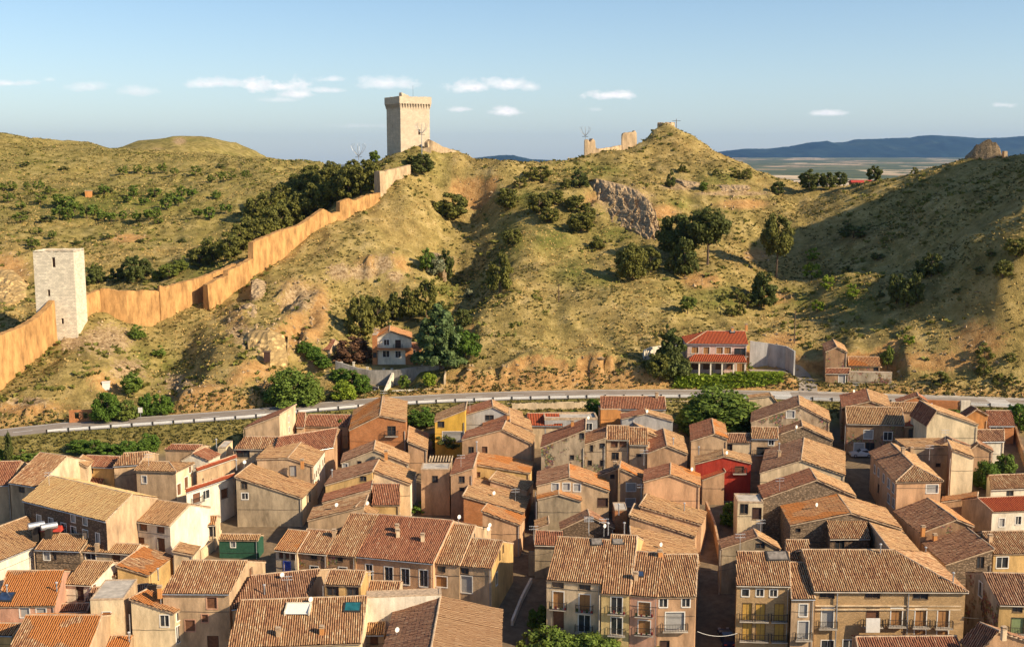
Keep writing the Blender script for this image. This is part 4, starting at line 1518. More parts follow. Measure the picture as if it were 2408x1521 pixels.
# ---- centre left -----------------------------------------------------------------
H('orange brick house with lattice brickwork and a steep three-sided roof', 'g', [(820, 1012), (893, 977), (956, 990)], 7.5, (1, 900, 932), BK, ['org', 'pale'], [('F', 921, 1013, 1.5, 1.8, 'n', 'y')], [(903, 945, 2)], rwall=BK)
H('grey gabled house just below the orange brick house', 'g', [(801, 1089), (879, 1058), (962, 1091)], 6.5, (1, 883, 1036), GR, ['dark', 'pale'], [('F', 812, 1096, .8, .9, 'g'), ('F', 845, 1088, .7, .6, 'n')], [(908, 1074, 0)])
H('narrow house with a grid-patterned brown roof and a tiny window under the eave', 'g', [(763, 1141), (876, 1109)], 6.3, (1, 893, 1078), OC, 'dark', [('F', 854, 1124, 1.0, .8, 'n')], [(781, 1123, 1)])
H('white-sided house with a pale roof falling to the right', 'g', [(876, 1106), (966, 1139)], 8.4, (0, 894, 1077), CR, 'pale', [('R', 973, 1140, .5, 1.4, 'g')], [], rwall=WH)
H('small ochre house with a red and black striped roof', 'r', [(876, 1188), (940, 1188)], 6.3, ('A', 877, 1138), OC, 'red', [('R', 947, 1190, .6, 1.4, 'd')], [])
H('low house with a scruffy red roof just left of the striped roof', 'g', [(757, 1182), (873, 1150)], 5.4, (1, 877, 1127), BG, 'red', [], [])
H('low house with a patchy roof down-left of the striped roof', 'g', [(722, 1224), (857, 1190)], 5.2, (1, 868, 1158), BG, 'mix', [], [(790, 1196, 3)])
H('half-ruined pale rubble house at the foot of the striped-roof house', 'g', [(800, 1221), (836, 1192), (880, 1215)], 5.2, (1, 853, 1176), RU, ['dark', 'pale'], [('F', 838, 1218, 1.4, 1.6, 'n')], [(862, 1192, 3)])
H('yellow house with a white garage below', 'g', [(1021, 992), (1095, 963)], 7, 7, YE, 'pale', [('F', 1037, 992, 1.2, 1.1, 'n'), ('F', 1066, 1026, 4.0, 1.8, 'g')], [])
H('blue-grey plastered house joined to the yellow house', 'g', [(1094, 975), (1159, 956), (1200, 976), (1232, 986)], 6.8, (1, 1157, 940), GB, ['red', 'pale', 'pale'], [('F', 1151, 982, 1.6, 1.0, 'n')], [(1105, 968, 2)])
H('low house with a jumbled reddish roof below the blue-grey house', 'g', [(1136, 1016), (1200, 993), (1252, 1014)], 6, (1, 1197, 968), RU, ['red', 'pale'], [], [(1195, 988, 0)])
H('wide tan gabled house with two tiny dark windows', 'g', [(1085, 1034), (1181, 1010), (1252, 1044)], 7.2, (1, 1190, 990), TA, ['red', 'pale'], [('F', 1108, 1058, .9, 1.2, 'n'), ('F', 1140, 1057, .9, 1.1, 'b')], [(1121, 1057, 1)])
H('low brown-walled house in shadow between the brick house and the courtyard', 'g', [(958, 1038), (1006, 1058)], 6, (0, 962, 1002), TA, 'pale', [], [])
H('tan block with one small dark window by the timber pergola', 'f', [(990, 1103), (1057, 1103)], 8, 4, TA, 'none', [('F', 1023, 1126, .9, 1.1, 'n')], [])
H('tan house with two stacked windows and a red roof rising right', 'g', [(1058, 1117), (1113, 1100)], 8, (1, 1124, 1063), TA, 'red', [('F', 1086, 1127, .9, 1.1, 'n'), ('F', 1086, 1150, .7, .6, 'n')], [(1084, 1100, 2)])
H('ochre cottage with a bright orange roof beside the dark lane', 'g', [(1113, 1091), (1247, 1113)], 6.3, (0, 1127, 1065), OC, 'org', [('F', 1125, 1115, .6, .8, 'b'), ('F', 1180, 1117, .8, .8, 'n')], [])
H('house with a broad pale weathered roof halfway down the dark lane', 'g', [(1088, 1166), (1233, 1206)], 7, (0, 1113, 1123), BK, 'pale', [], [(1160, 1168, 3), (1212, 1180, 2)])
H('brown house with an orange roof edge beside the dark lane, above the long terrace', 'g', [(1132, 1202), (1224, 1235)], 7.4, (0, 1146, 1184), TA, 'org', [], [(1150, 1244, 3)])
H('small house with a pale sloping roof between the broad pale roof and the dark lane', 'g', [(1150, 1128), (1240, 1154)], 6.2, (0, 1168, 1108), TA, 'pale', [], [])

# ---- the long terrace in the centre foreground --------------------------------------
H('end house of the long terrace, cream with a blue-framed window', 'r', [(646, 1294), (698, 1300)], 7.4, ('A', 677, 1245), CR, 'org', [('F', 661, 1304, .6, .9, 'b'), ('F', 675, 1306, .6, .9, 'b'), ('F', 689, 1308, .6, .9, 'b'), ('F', 675, 1333, 1.0, 1.6, 'B')], [])
H('brown-walled house of the long terrace with an oval attic hole', 'r', [(698, 1299), (768, 1305)], 7.4, ('A', 722, 1244), BR, 'mix', [('F', 738, 1309, .9, .6, 'n'), ('F', 739, 1342, 1.2, 1.4, 'w')], [(786, 1262, 0)])
H('brown-walled house of the long terrace whose roof steps up to the red one', 'r', [(768, 1305), (835, 1310)], 7.4, ('B', 890, 1211), BR, 'mix', [('F', 800, 1315, .8, .6, 'n'), ('F', 806, 1343, 1.2, 1.2, 'w')], [])
H('widest house of the long terrace, red-brown roof and four tall white-framed windows', 'r', [(835, 1309), (1018, 1326)], 7.4, ('A', 891, 1210), PK, 'red', [('F', 868, 1345, 1.0, 2.3, 'w'), ('F', 914, 1351, 1.2, 2.3, 'w'), ('F', 953, 1355, 1.2, 2.3, 'w'), ('F', 996, 1359, 1.2, 2.4, 'w'), ('F', 934, 1327, .9, .6, 'n')], [(994, 1272, 0), (936, 1262, 0), (934, 1250, 0)])
H('ochre house of the long terrace with a roof cut back at the top', 'r', [(1018, 1326), (1080, 1331)], 7.4, ('A', 1060, 1232), BG, 'mix', [('F', 1038, 1338, 1.1, .8, 'n'), ('F', 1038, 1367, 1.6, 1.5, 't')], [(1078, 1225, 3)])
H('corner house of the long terrace with a sunlit ochre side onto the lane', 'r', [(1080, 1331), (1156, 1338)], 7.4, ('B', 1183, 1272), BG, 'mix', [('F', 1092, 1342, 1.1, .8, 'n'), ('F', 1092, 1373, 1.6, 2.4, 'g'), ('R', 1183, 1290, .6, 1.1, 'b'), ('R', 1175, 1305, .6, 1.3, 'b'), ('R', 1168, 1360, .8, 1.8, 'w')], [(1147, 1253, 3)], rwall=OC)

# ---- centre right --------------------------------------------------------------------
H('red-roofed garage behind the pale grey flat-topped house', 'r', [(1247, 1001), (1322, 1002)], 4.5, ('A', 1240, 972), CR, 'new', [], [])
H('pale grey flat-topped house near the road with two small windows', 'f', [(1281, 983), (1405, 982)], 6, 5, GB, 'none', [('F', 1313, 1001, 1.6, .9, 'n'), ('F', 1385, 1003, 1.2, 1.3, 'w')], [(1382, 990, 3)], parapet=.3)
H('cream house with a wide dark-red ribbed roof standing right by the road', 'r', [(1412, 962), (1566, 963)], 6, ('A', 1412, 932), CR, 'red', [('F', 1430, 978, 2.4, 3.0, 'D')], [(1544, 936, 0)], lwall=BK)
H('small brick-orange annexe in front of the cream roadside house', 'f', [(1413, 962), (1460, 961)], 6.2, 3, OR, 'none', [], [])
H('blue-grey gabled house behind the long curving roof', 'g', [(1461, 985), (1520, 972), (1584, 990)], 6.5, (1, 1516, 961), GB, ['red', 'pale'], [], [(1520, 975, 3)])
H('house with a pale roof curving down behind the gable near the fig tree', 'g', [(1524, 1018), (1594, 1042)], 6.8, (0, 1466, 979), BG, 'pale', [], [])
H('tan gabled house with a sandy two-sided roof below the fig tree', 'g', [(1521, 1066), (1568, 1048), (1618, 1068)], 6.5, (1, 1560, 1008), TA, ['red', 'pale'], [], [(1523, 1055, 0), (1583, 1048, 1)])
H('two-storey beige house with dark grilled windows beside the rubble ruin', 'r', [(1426, 1034), (1480, 1035)], 8, ('A', 1427, 1001), BG, 'mix', [('F', 1445, 1044, 1.1, 1.0, 'b'), ('F', 1465, 1044, 1.1, 1.0, 'b'), ('F', 1447, 1072, 1.2, 1.3, 'n'), ('F', 1466, 1073, 1.4, 1.3, 'n')], [])
H('narrow house with a striped roof in shade beside the grilled windows', 'r', [(1480, 1046), (1524, 1047)], 7.4, ('A', 1478, 1005), BG, 'mix', [('F', 1502, 1070, .8, .5, 'n')], [])
H('ruinous rubble house with peeling plaster at the top of the dark lane', 'g', [(1271, 1052), (1377, 1010)], 8, (1, 1378, 984), RU, 'red', [('F', 1368, 1018, .8, 1.0, 'n'), ('F', 1345, 1075, .7, .8, 'n')], [(1346, 1003, 0)], rwall=RU)
H('patched ruin with gaping wall holes joined to the peeling rubble house', 'g', [(1364, 1048), (1426, 1028)], 7.6, (1, 1428, 1002), RU, 'dark', [('F', 1421, 1048, .9, .9, 'n'), ('F', 1391, 1054, .5, 1.2, 'n'), ('F', 1424, 1089, .8, 1.1, 'n'), ('F', 1387, 1088, .7, .9, 'n')], [])
H('gabled house with three white-framed windows and one orange roof side', 'g', [(1261, 1142), (1339, 1122), (1434, 1155)], 7.6, (1, 1338, 1091), BG, ['dark', 'org'], [('F', 1306, 1145, 1.1, 1.2, 'g'), ('F', 1332, 1144, 1.1, 1.2, 'g'), ('F', 1357, 1146, 1.1, 1.2, 'g'), ('F', 1424, 1181, 1.7, 1.5, 'D')], [])
H('low greyish house with an orange-red tiled gable beside the dark lane', 'g', [(1263, 1174), (1314, 1162), (1368, 1178)], 6.2, (1, 1313, 1150), GR, ['org', 'org'], [], [])
H('small house with a ragged brown roof right of the three white windows', 'g', [(1389, 1124), (1452, 1102)], 6, (1, 1456, 1093), TA, 'dark', [('F', 1440, 1120, .7, .7, 'n')], [(1446, 1100, 0)])
H('tall narrow grey-brown house with two white windows one above the other', 'g', [(1457, 1101), (1513, 1126)], 9, (0, 1460, 1085), TA, 'org', [('F', 1484, 1145, 1.5, 1.3, 'g'), ('F', 1483, 1181, 1.5, 1.3, 'g')], [])
H('large windowless pinkish-tan gabled house with a white drainpipe', 'g', [(1512, 1133), (1576, 1116), (1648, 1143)], 9.2, (1, 1577, 1089), PK, ['red', 'org'], [], [(1514, 1090, 2), (1625, 1112, 3)])
H('long pale-roofed house, upper of the two stacked roofs below the windowless gable', 'g', [(1503, 1190), (1650, 1234)], 8, (0, 1521, 1162), TA, 'pale', [], [(1609, 1202, 1)])
H('long pale-roofed house, lower of the two stacked roofs, with a tan side wall', 'g', [(1479, 1212), (1636, 1262)], 8, (0, 1492, 1185), TA, 'pale', [], [(1575, 1190, 2), (1508, 1170, 2)])
H('house with a sandy mottled roof right behind the ribbed balcony houses', 'g', [(1486, 1292), (1646, 1328)], 8.2, (0, 1481, 1238), TA, 'pale', [], [(1552, 1290, 3)])
H('low store with a dark red ribbed roof and grey wall on the dark lane', 'r', [(1257, 1282), (1322, 1284)], 5.2, ('A', 1259, 1248), GR, 'red', [], [(1255, 1270, 2)])
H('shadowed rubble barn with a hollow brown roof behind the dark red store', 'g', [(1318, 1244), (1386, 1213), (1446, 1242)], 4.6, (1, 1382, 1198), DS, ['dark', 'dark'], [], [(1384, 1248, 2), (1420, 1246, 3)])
H('small rust-red block in shade beside the long pale roofs', 'f', [(1446, 1199), (1475, 1199)], 7, 4, BK, 'none', [], [(1455, 1205, 1)])
H('tiny pale-roofed shed on the dark lane above the dark red store', 'g', [(1258, 1243), (1291, 1232)], 4, 4, GR, 'pale', [], [])

H('cream balcony house with ornate window surrounds behind the street tree', 'r', [(1284, 1364), (1413, 1374)], 10.4, ('A', 1311, 1262), CR, 'mix', [('F', 1312, 1375, 1.5, .7, 'n'), ('F', 1375, 1381, 1.5, .7, 'n'), ('F', 1313, 1410, 1.4, 2.3, 't', 'f'), ('F', 1375, 1417, 1.4, 2.3, 't', 'f'), ('F', 1313, 1457, 1.4, 2.3, 'b'), ('F', 1374, 1465, 1.5, 2.3, 'w', 'y')], [(1430, 1252, 1), (1385, 1254, 2), (1420, 1256, 2)], lwall=BG)
H('yellow-fronted balcony house in the middle of the balcony row', 'r', [(1413, 1396), (1480, 1400)], 10.2, ('A', 1437, 1257), YE if False else plaster((0.62, 0.45, 0.20), 0.2), 'mix', [('F', 1450, 1422, 1.4, 2.1, 'w', 'f'), ('F', 1450, 1471, 1.4, 2.3, 'w', 'y')], [(1468, 1251, 1)], tseed=5)
H('pink-fronted balcony house with plants on its railings', 'r', [(1480, 1400), (1546, 1405)], 10.2, ('A', 1498, 1297), SM, 'mix', [('F', 1515, 1431, 1.5, 1.8, 't', 'f'), ('F', 1515, 1474, 1.5, 1.8, 't', 'f')], [(1495, 1364, 0)], tseed=6)
H('grey-tan balcony house with a white glazed bay at the end of the row', 'r', [(1546, 1405), (1636, 1404)], 10.2, ('B', 1641, 1304), TA, 'mix', [('F', 1560, 1413, 1.0, 1.1, 'w'), ('F', 1613, 1413, 1.0, 1.1, 'w'), ('F', 1587, 1460, 2.4, 2.4, 'g', 'y'), ('F', 1603, 1494, 1.4, 1.1, 'w'), ('F', 1563, 1523, 1.2, 2.0, 'D')], [(1552, 1312, 0)])

# ---- right --------------------------------------------------------------------------
H('gabled house with a mottled red and orange roof under the fig tree', 'g', [(1624, 1037), (1680, 1020), (1712, 1032)], 6, (1, 1674, 984), BG, ['red', 'org'], [], [])
H('low open-fronted house with a striped roof and blue washing under the fig tree', 'r', [(1681, 1041), (1765, 1042)], 5.4, ('A', 1681, 1019), CR, 'dark', [('F', 1702, 1052, 3.0, 1.5, 'n'), ('F', 1744, 1051, 3.6, 1.6, 'B')], [])
H('deep red gabled house between the fig tree and the narrow street', 'g', [(1634, 1091), (1702, 1073), (1768, 1089)], 6.6, (1, 1700, 1056), RD, ['pale', 'pale'], [('F', 1739, 1104, 1.5, 1.2, 'b', 'y')], [(1643, 1068, 1), (1707, 1073, 3)])
H('little house with a bright red tiled roof leaning on the deep red house', 'g', [(1651, 1129), (1706, 1109)], 4.4, (1, 1694, 1092), TA, 'new', [], [])
H('pale gabled house behind the tall rubble gable by the road', 'g', [(1760, 936), (1814, 930), (1828, 948)], 6, (1, 1810, 924), CR, ['pale', 'pale'], [], [])
H('gabled house by the road, white left half and rubble right half', 'g', [(1765, 993), (1880, 953), (1953, 991)], 7, (1, 1878, 930), RU, ['dark', 'pale'], [('F', 1859, 973, 1.5, 1.3, 'g')], [])
H('house with striped awnings over its upper windows and a ribbed roof', 'r', [(1767, 1032), (1830, 1033)], 6.2, ('A', 1767, 1004), BG, 'mix', [('F', 1797, 1060, 2.6, 1.4, 'n', 'y'), ('F', 1815, 1000, .9, .9, 'w')], [])
H('house with a rough sandy roof directly below the road-side rubble gable', 'g', [(1824, 1024), (1887, 1002), (1960, 1035)], 6.2, (1, 1884, 987), ST, ['dark', 'pale'], [], [(1871, 1012, 3)])
H('cream gabled house with a long sunny roof facing the square', 'g', [(1786, 1112), (1884, 1082), (1988, 1118)], 6.8, (1, 1891, 1030), CR, ['dark', 'pale'], [], [(1832, 1075, 0), (1832, 1060, 1)])
H('ridged house with a brown rubble front beside the beige terrace house', 'g', [(1794, 1172), (1921, 1128), (2014, 1168)], 7, (1, 1904, 1101), ST, ['red', 'pale'], [('F', 1900, 1190, .7, .8, 'n')], [(1833, 1155, 2)])
H('beige terrace house with a flat roof and two small windows', 'f', [(1735, 1179), (1795, 1180)], 7, 4.5, WC, 'none', [('F', 1750, 1196, 1.2, 1.6, 'n'), ('F', 1780, 1207, 1.4, 1.9, 'D')], parapet=.1)
H('rubble-walled house with an orange-red left roof side above the long ribbed roof', 'g', [(1858, 1235), (2001, 1206), (2122, 1244)], 7, (1, 1968, 1160), ST, ['org', 'pale'], [('F', 1877, 1246, .7, .6, 'n')], [(1918, 1196, 3)])
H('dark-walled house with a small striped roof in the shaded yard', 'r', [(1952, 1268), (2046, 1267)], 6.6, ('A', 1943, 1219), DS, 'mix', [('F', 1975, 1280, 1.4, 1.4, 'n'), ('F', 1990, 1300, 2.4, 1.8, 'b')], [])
H('long house with a sunlit roof running down the diagonal street', 'g', [(2108, 1313), (2196, 1338)], 9.6, (0, 2038, 1221), BG, 'pale', [], [(2176, 1308, 1)])
H('grey gabled house in shade left of the attic-window building', 'g', [(1696, 1290), (1782, 1262), (1836, 1292)], 7, (1, 1772, 1244), GR, ['dark', 'pale'], [('F', 1788, 1283, 1.3, .8, 'n')], [(1788, 1256, 2)])
H('brick building with five little attic windows and yellow balcony doors', 'r', [(1732, 1377), (1859, 1379)], 10.8, ('A', 1733, 1297), TB, 'mix', [('F', 1753, 1393, .9, .9, 'w'), ('F', 1770, 1393, .9, .9, 'w'), ('F', 1787, 1393, .9, .9, 'w'), ('F', 1819, 1394, .9, .9, 'w'), ('F', 1838, 1394, .9, .9, 'w'), ('F', 1757, 1437, 1.2, 2.3, 'y', 'y'), ('F', 1788, 1438, 1.2, 2.3, 'y', 'y'), ('F', 1832, 1439, 1.2, 2.3, 'y', 'y'), ('F', 1757, 1484, 1.2, 2.3, 'y', 'y'), ('F', 1788, 1485, 1.2, 2.3, 'y', 'y'), ('F', 1832, 1486, 1.2, 2.3, 'y', 'y')], [(1740, 1292, 2)])
H('narrow tan house squeezed between the attic-window building and the long brick one', 'r', [(1861, 1409), (1917, 1409)], 10.0, ('A', 1857, 1323), BG, 'mix', [('F', 1889, 1434, 1.0, 1.6, 'g'), ('F', 1889, 1481, 1.3, 2.4, 'g', 'y'), ('F', 1887, 1516, 1.2, 1.2, 'd')], [], tseed=9)
H('rear house with a ribbed roof above the narrow tan house', 'r', [(1851, 1321), (1905, 1321)], 10.6, ('A', 1849, 1270), BG, 'mix', [], [])
H('long brick building with brown shuttered balconies and a big dark ribbed roof', 'h', [(1914, 1391), (2278, 1393)], 10.8, 15.0, TB, 'mix', [('F', 1945, 1398, 1.9, .7, 'n'), ('F', 2052, 1398, 1.9, .7, 'n'), ('F', 2165, 1399, 1.9, .8, 'n'),
  ('F', 1946, 1452, 1.5, 2.6, 'g', 'y'), ('F', 2052, 1450, 1.6, 2.4, 'b', 'y'), ('F', 2108, 1450, 1.4, 2.3, 't', 'y'), ('F', 2165, 1452, 1.4, 2.3, 't', 'y'), ('F', 2218, 1454, 1.4, 2.3, 't', 'y'), ('F', 2163, 1496, 1.4, 1.8, 't'), ('F', 2216, 1498, 1.4, 1.8, 't'), ('F', 1946, 1519, 1.6, 1.6, 'w'), ('F', 1997, 1518, 1.6, 1.6, 'w'), ('F', 2106, 1504, 1.3, .8, 'w')], [(2070, 1302, 1), (2241, 1370, 1)], hipf=(0, 1), pitch=.40)
H('pink apartment block with a hipped roof and white-shuttered window', 'h', [(2106, 1134), (2219, 1132)], 9.5, ('A', 2043, 1064), PK, ['mix', 'pale', 'dark'], [('F', 2192, 1149, 1.9, 1.3, 'g'), ('L', 2101, 1147, 1.3, 1.4, 'g'), ('L', 2090, 1136, 1.6, 1.4, 'g'), ('L', 2078, 1124, 1.0, 1.3, 'g'), ('L', 2066, 1110, 1.0, 1.3, 'g'), ('L', 2057, 1103, 1.0, 1.3, 'g'), ('L', 2101, 1182, 1.3, 1.4, 'g'), ('L', 2090, 1172, 1.6, 1.4, 'g'), ('L', 2066, 1148, 1.0, 1.4, 'n')], [(2123, 1068, 0), (2143, 1066, 0), (2185, 1078, 2)], hipf=(2, 0), pitch=.42)
H('tall cement-grey block behind the pink apartments', 'g', [(2130, 1052), (2240, 1050)], 8.5, 6, GB if False else GR, 'pale', [('F', 2206, 1093, .8, .6, 'n')], [])
H('tall windowless cream concrete block right of the pink apartments', 'g', [(2238, 1056), (2292, 1076)], 11, (0, 2228, 1034), WC, 'pale', [], [], lwall=TA)
H('brown stucco house facing the square with two white windows upstairs', 'r', [(1991, 997), (2127, 1000)], 6.0, ('A', 1988, 956), BR, 'pale', [('F', 2042, 1021, 1.6, 1.6, 'g'), ('F', 2088, 1025, 1.5, 1.5, 'w'), ('F', 2020, 1053, 1.8, 1.9, 'g'), ('F', 2046, 1050, 1.6, 1.5, 'n'), ('F', 2063, 1051, 1.2, 1.7, 'D')], [])
H('house with two-tone red and golden roof ridge beside the road above the square', 'g', [(1979, 958), (2046, 943), (2096, 959)], 6.8, (1, 2038, 915), BR, ['red', 'pale'], [], [(2012, 925, 2), (2006, 927, 3)])
H('low house with a golden ribbed roof behind the brown stucco house', 'r', [(2092, 968), (2184, 970)], 5.2, ('A', 2092, 946), BG, 'pale', [], [(2190, 965, 1)])
H('low shed with a scruffy red roof by the brick garden wall', 'g', [(2108, 947), (2160, 931), (2182, 946)], 3.6, (1, 2156, 923), BK, ['red', 'red'], [], [])
H('bright cream house with a large blank side wall above the square', 'g', [(2179, 1003), (2203, 966), (2302, 999)], 9, 9, WC, ['red', 'pale'], [], [])
H('brown annexe with glass doors against the bright cream house', 'g', [(2126, 1003), (2178, 1001)], 6.4, (1, 2200, 975), BR, 'new', [('F', 2163, 1026, 3.0, 2.8, 'n')], [])
H('small house with an orange side wall and mottled roof near the road', 'g', [(2258, 988), (2298, 961), (2326, 976)], 5.4, (1, 2290, 958), OR, ['red', 'red'], [], [])
H('low terracotta-walled yard building at the far right by the road', 'r', [(2325, 1002), (2386, 1002)], 3.6, ('A', 2318, 966), BK, 'red', [('F', 2344, 1000, 2.4, .8, 'w')], [])
H('little white house with a brown roof right of the bright cream house', 'r', [(2298, 1039), (2362, 1038)], 5, ('A', 2298, 1011), WH, 'dark', [], [])
H('tan house with a slumped little roof between the cream blocks', 'g', [(2280, 1058), (2300, 1043), (2336, 1062)], 5, (1, 2296, 1034), TA, ['dark', 'dark'], [], [])
H('house with a broken mottled roof in front of the bright cream house', 'g', [(2196, 1054), (2240, 1034), (2284, 1050)], 8, (1, 2232, 1030), BG, ['dark', 'dark'], [], [(2222, 1040, 2)])
H('low white-walled house with a mottled red roof at the right edge below the shrubs', 'r', [(2330, 1152), (2450, 1147)], 5, ('A', 2326, 1118), WH, 'mix', [('F', 2375, 1160, 1.2, .9, 'n')], [])
H('white house with a new red roof at the right edge', 'r', [(2335, 1204), (2450, 1200)], 6, ('A', 2298, 1171), WH, 'new', [('F', 2356, 1228, .9, 1.3, 'g'), ('F', 2395, 1223, .9, 1.3, 'w')], [], lwall=GR)
H('low golden-roofed shed between the pink apartments and the new red roof', 'g', [(2213, 1180), (2298, 1168)], 4, (1, 2300, 1157), TA, 'org', [('F', 2280, 1215, .9, .9, 'n')], [])
H('L-shaped brown house whose mottled roof starts below the pink apartments', 'g', [(2163, 1254), (2250, 1221), (2292, 1238)], 6.4, (1, 2182, 1172), BR, ['dark', 'org'], [], [(2170, 1253, 0)], lwall=TA)
H('rubble house with a wide dark mottled roof above the bottom right corner', 'g', [(2223, 1328), (2338, 1291)], 6.2, (1, 2258, 1228), ST, 'dark', [('F', 2306, 1322, 1.0, 1.7, 'n')], [(2198, 1272, 0)], lwall=TA)
H('house with a ribbed roof and white-framed corner window at the right edge', 'r', [(2337, 1304), (2450, 1301)], 7, ('A', 2309, 1251), OC, 'mix', [('F', 2357, 1322, 1.7, 1.6, 'W')], [(2328, 1274, 0)], lwall=BR)
H('cream corner house at the bottom right with a long brown flank and green blind', 'r', [(2351, 1423), (2470, 1426)], 10, ('A', 2311, 1347), OC, 'dark', [('F', 2393, 1431, 1.2, .7, 'n'), ('F', 2393, 1470, 1.6, 2.1, 'e', 'y'), ('L', 2306, 1385, 1.2, 1.9, 'w'), ('L', 2311, 1425, .9, 1.1, 'b')], [], lwall=PA)
H('foreground roof with small dark red tiles at the bottom right edge of the picture', 'r', [(2020, 1536), (2262, 1534)], 8.4, ('A', 2012, 1498), TA, 'red', [], [])
H('foreground brownish roof in the bottom right corner of the picture', 'g', [(2300, 1530), (2350, 1484), (2460, 1520)], 9, (1, 2318, 1478), TA, ['red', 'dark'], [], [(2360, 1495, 0)])
H('white house with a brown-shuttered front and blank white gable, lower left', 'r', [(270, 1220), (398, 1238)], 7.6, ('B', 447, 1186), WH, 'pale', [('F', 294, 1231, 1.3, 1.0, 'b'), ('F', 337, 1238, 1.3, 1.0, 'b'), ('F', 378, 1245, 1.3, 1.0, 'b'), ('F', 297, 1267, 1.2, 2.0, 'b'), ('F', 328, 1276, 1.8, 1.8, 'b'), ('F', 379, 1280, 1.3, 2.0, 'b')], [])
H('low red-brown lean-to beside the blank white gable', 'r', [(475, 1236), (505, 1235)], 4.2, ('A', 482, 1214), CR, 'org', [('F', 490, 1248, 2.0, 1.6, 'n')], [])
H('dark green metal shed with a white corrugated roof', 'r', [(513, 1270), (606, 1271)], 3.0, ('A', 521, 1256), flat('green_sheet', (0.025, 0.085, 0.05), 0.7), 'pale', [('F', 548, 1278, .7, .9, 'g')], [], cat='shed', name='metal_shed')
# ---- houses on the far side of the road --------------------------------------------
H('white-gabled villa with an orange roof on the terrace in the wooded gully', 'g', [(886, 794), (916, 780), (969, 797)], 7, (1, 917, 766), WH, ['org', 'org'], [('F', 909, 805, 1.2, 1.3, 'w'), ('F', 923, 806, 1.2, 1.3, 'w'), ('F', 936, 809, 1.2, 1.9, 'D', 'y'), ('F', 908, 832, 1.5, 1.5, 'w'), ('F', 922, 832, 1.3, 1.5, 'w'), ('F', 936, 833, 1.2, 1.5, 'w'), ('F', 949, 837, 1.3, 2.1, 'D')], [(889, 785, 0)], fz=263, cat='villa', name='villa')
H('brick wing with one small window on the left of the white-gabled villa', 'f', [(875, 787), (886, 787)], 7, 5, BK, 'none', [('F', 882, 835, .8, 1.1, 'n')], [(883, 784, 0)], fz=262.7)
H('single-storey red-roofed wing on the right of the white-gabled villa', 'r', [(960, 820), (992, 820)], 4, ('A', 960, 806), BK, 'red', [('F', 971, 833, 1.2, 1.8, 'w')], [], fz=263.5, full=1)
H('garden shed with a dusty red roof left of the villa', 'r', [(734, 822), (776, 824)], 4, ('A', 748, 797), BG, 'red', [], [], fz=266)
H('pink two-storey house with bright red striped roofs beyond the road', 'h', [(1614, 809), (1760, 810)], 7, 10.5, plaster((0.66, 0.45, 0.36), .15), 'new', [('F', 1634, 823, 1.6, 1.5, 't'), ('F', 1661, 824, 1.4, 1.6, 't'), ('F', 1692, 824, 1.5, 1.5, 't'), ('F', 1711, 824, 1.5, 1.5, 't'), ('F', 1745, 828, 2.6, 1.7, 'n', 'y'), ('F', 1634, 862, 1.4, 1.2, 'b'), ('F', 1661, 862, 1.4, 1.2, 'b'), ('F', 1690, 862, 1.4, 1.2, 'b'), ('F', 1716, 862, 1.4, 1.2, 'b'), ('F', 1742, 864, 1.8, 2.2, 't')], [(1722, 781, 0), (1755, 773, 0)], fz=258, hipf=(1, 0), pitch=.42, cat='house')
H('tall grey-gabled farmhouse right of the lane beyond the road', 'g', [(1941, 827), (1968, 816), (1994, 829)], 7, (1, 1959, 799), BR, ['dark', 'pale'], [], [], fz=256)
H('lower front part of the farmhouse with one framed window and ragged tiles', 'r', [(1941, 879), (1997, 879)], 5, ('A', 1944, 866), BR, 'red', [('F', 1980, 887, 1.4, 1.9, 'g'), ('F', 1971, 904, .7, .8, 'b')], [], fz=252, full=1, base=1)
H('low outbuilding with a bright striped roof behind the farmhouse yard', 'r', [(1996, 861), (2070, 862)], 3, ('A', 1994, 839), BR, 'org', [('F', 2060, 868, 1.0, .7, 'n')], [], fz=257)
H('long brown yard wall with a garage door, joined to the farmhouse', 'f', [(1998, 874), (2098, 876)], 4, 1.0, PA, 'none', [('F', 2077, 917, 3.4, 2.0, 'b')], [], fz=252.2, cat='yard wall', name='yard_wall', base=1)

# ---------------------------------------------------------------- old walls and towers
M_EARTH = plaster((0.58, 0.32, 0.12), 0.5, coarse=.25)
M_EARTH2 = plaster((0.55, 0.40, 0.24), 0.35, coarse=.1)
M_FORT = masonry((0.42, 0.31, 0.19), 1.0, kind='stone', contrast=0.4)
M_TOW = masonry((0.76, 0.67, 0.51), 1.0, (0.36, 0.30, 0.22), 'brick', 0.4, 0.36, 'pale_masonry')
M_TOW2 = masonry((0.62, 0.51, 0.37), 1.1, (0.45, 0.38, 0.28), 'brick', 0.16, 0.45, 'ashlar')
M_ROCK = masonry((0.52, 0.37, 0.21), 0.5, kind='stone', contrast=0.45, name='rock')
M_ROCKO = masonry((0.60, 0.41, 0.18), 0.25, kind='stone', contrast=0.4, name='ochre_rock')


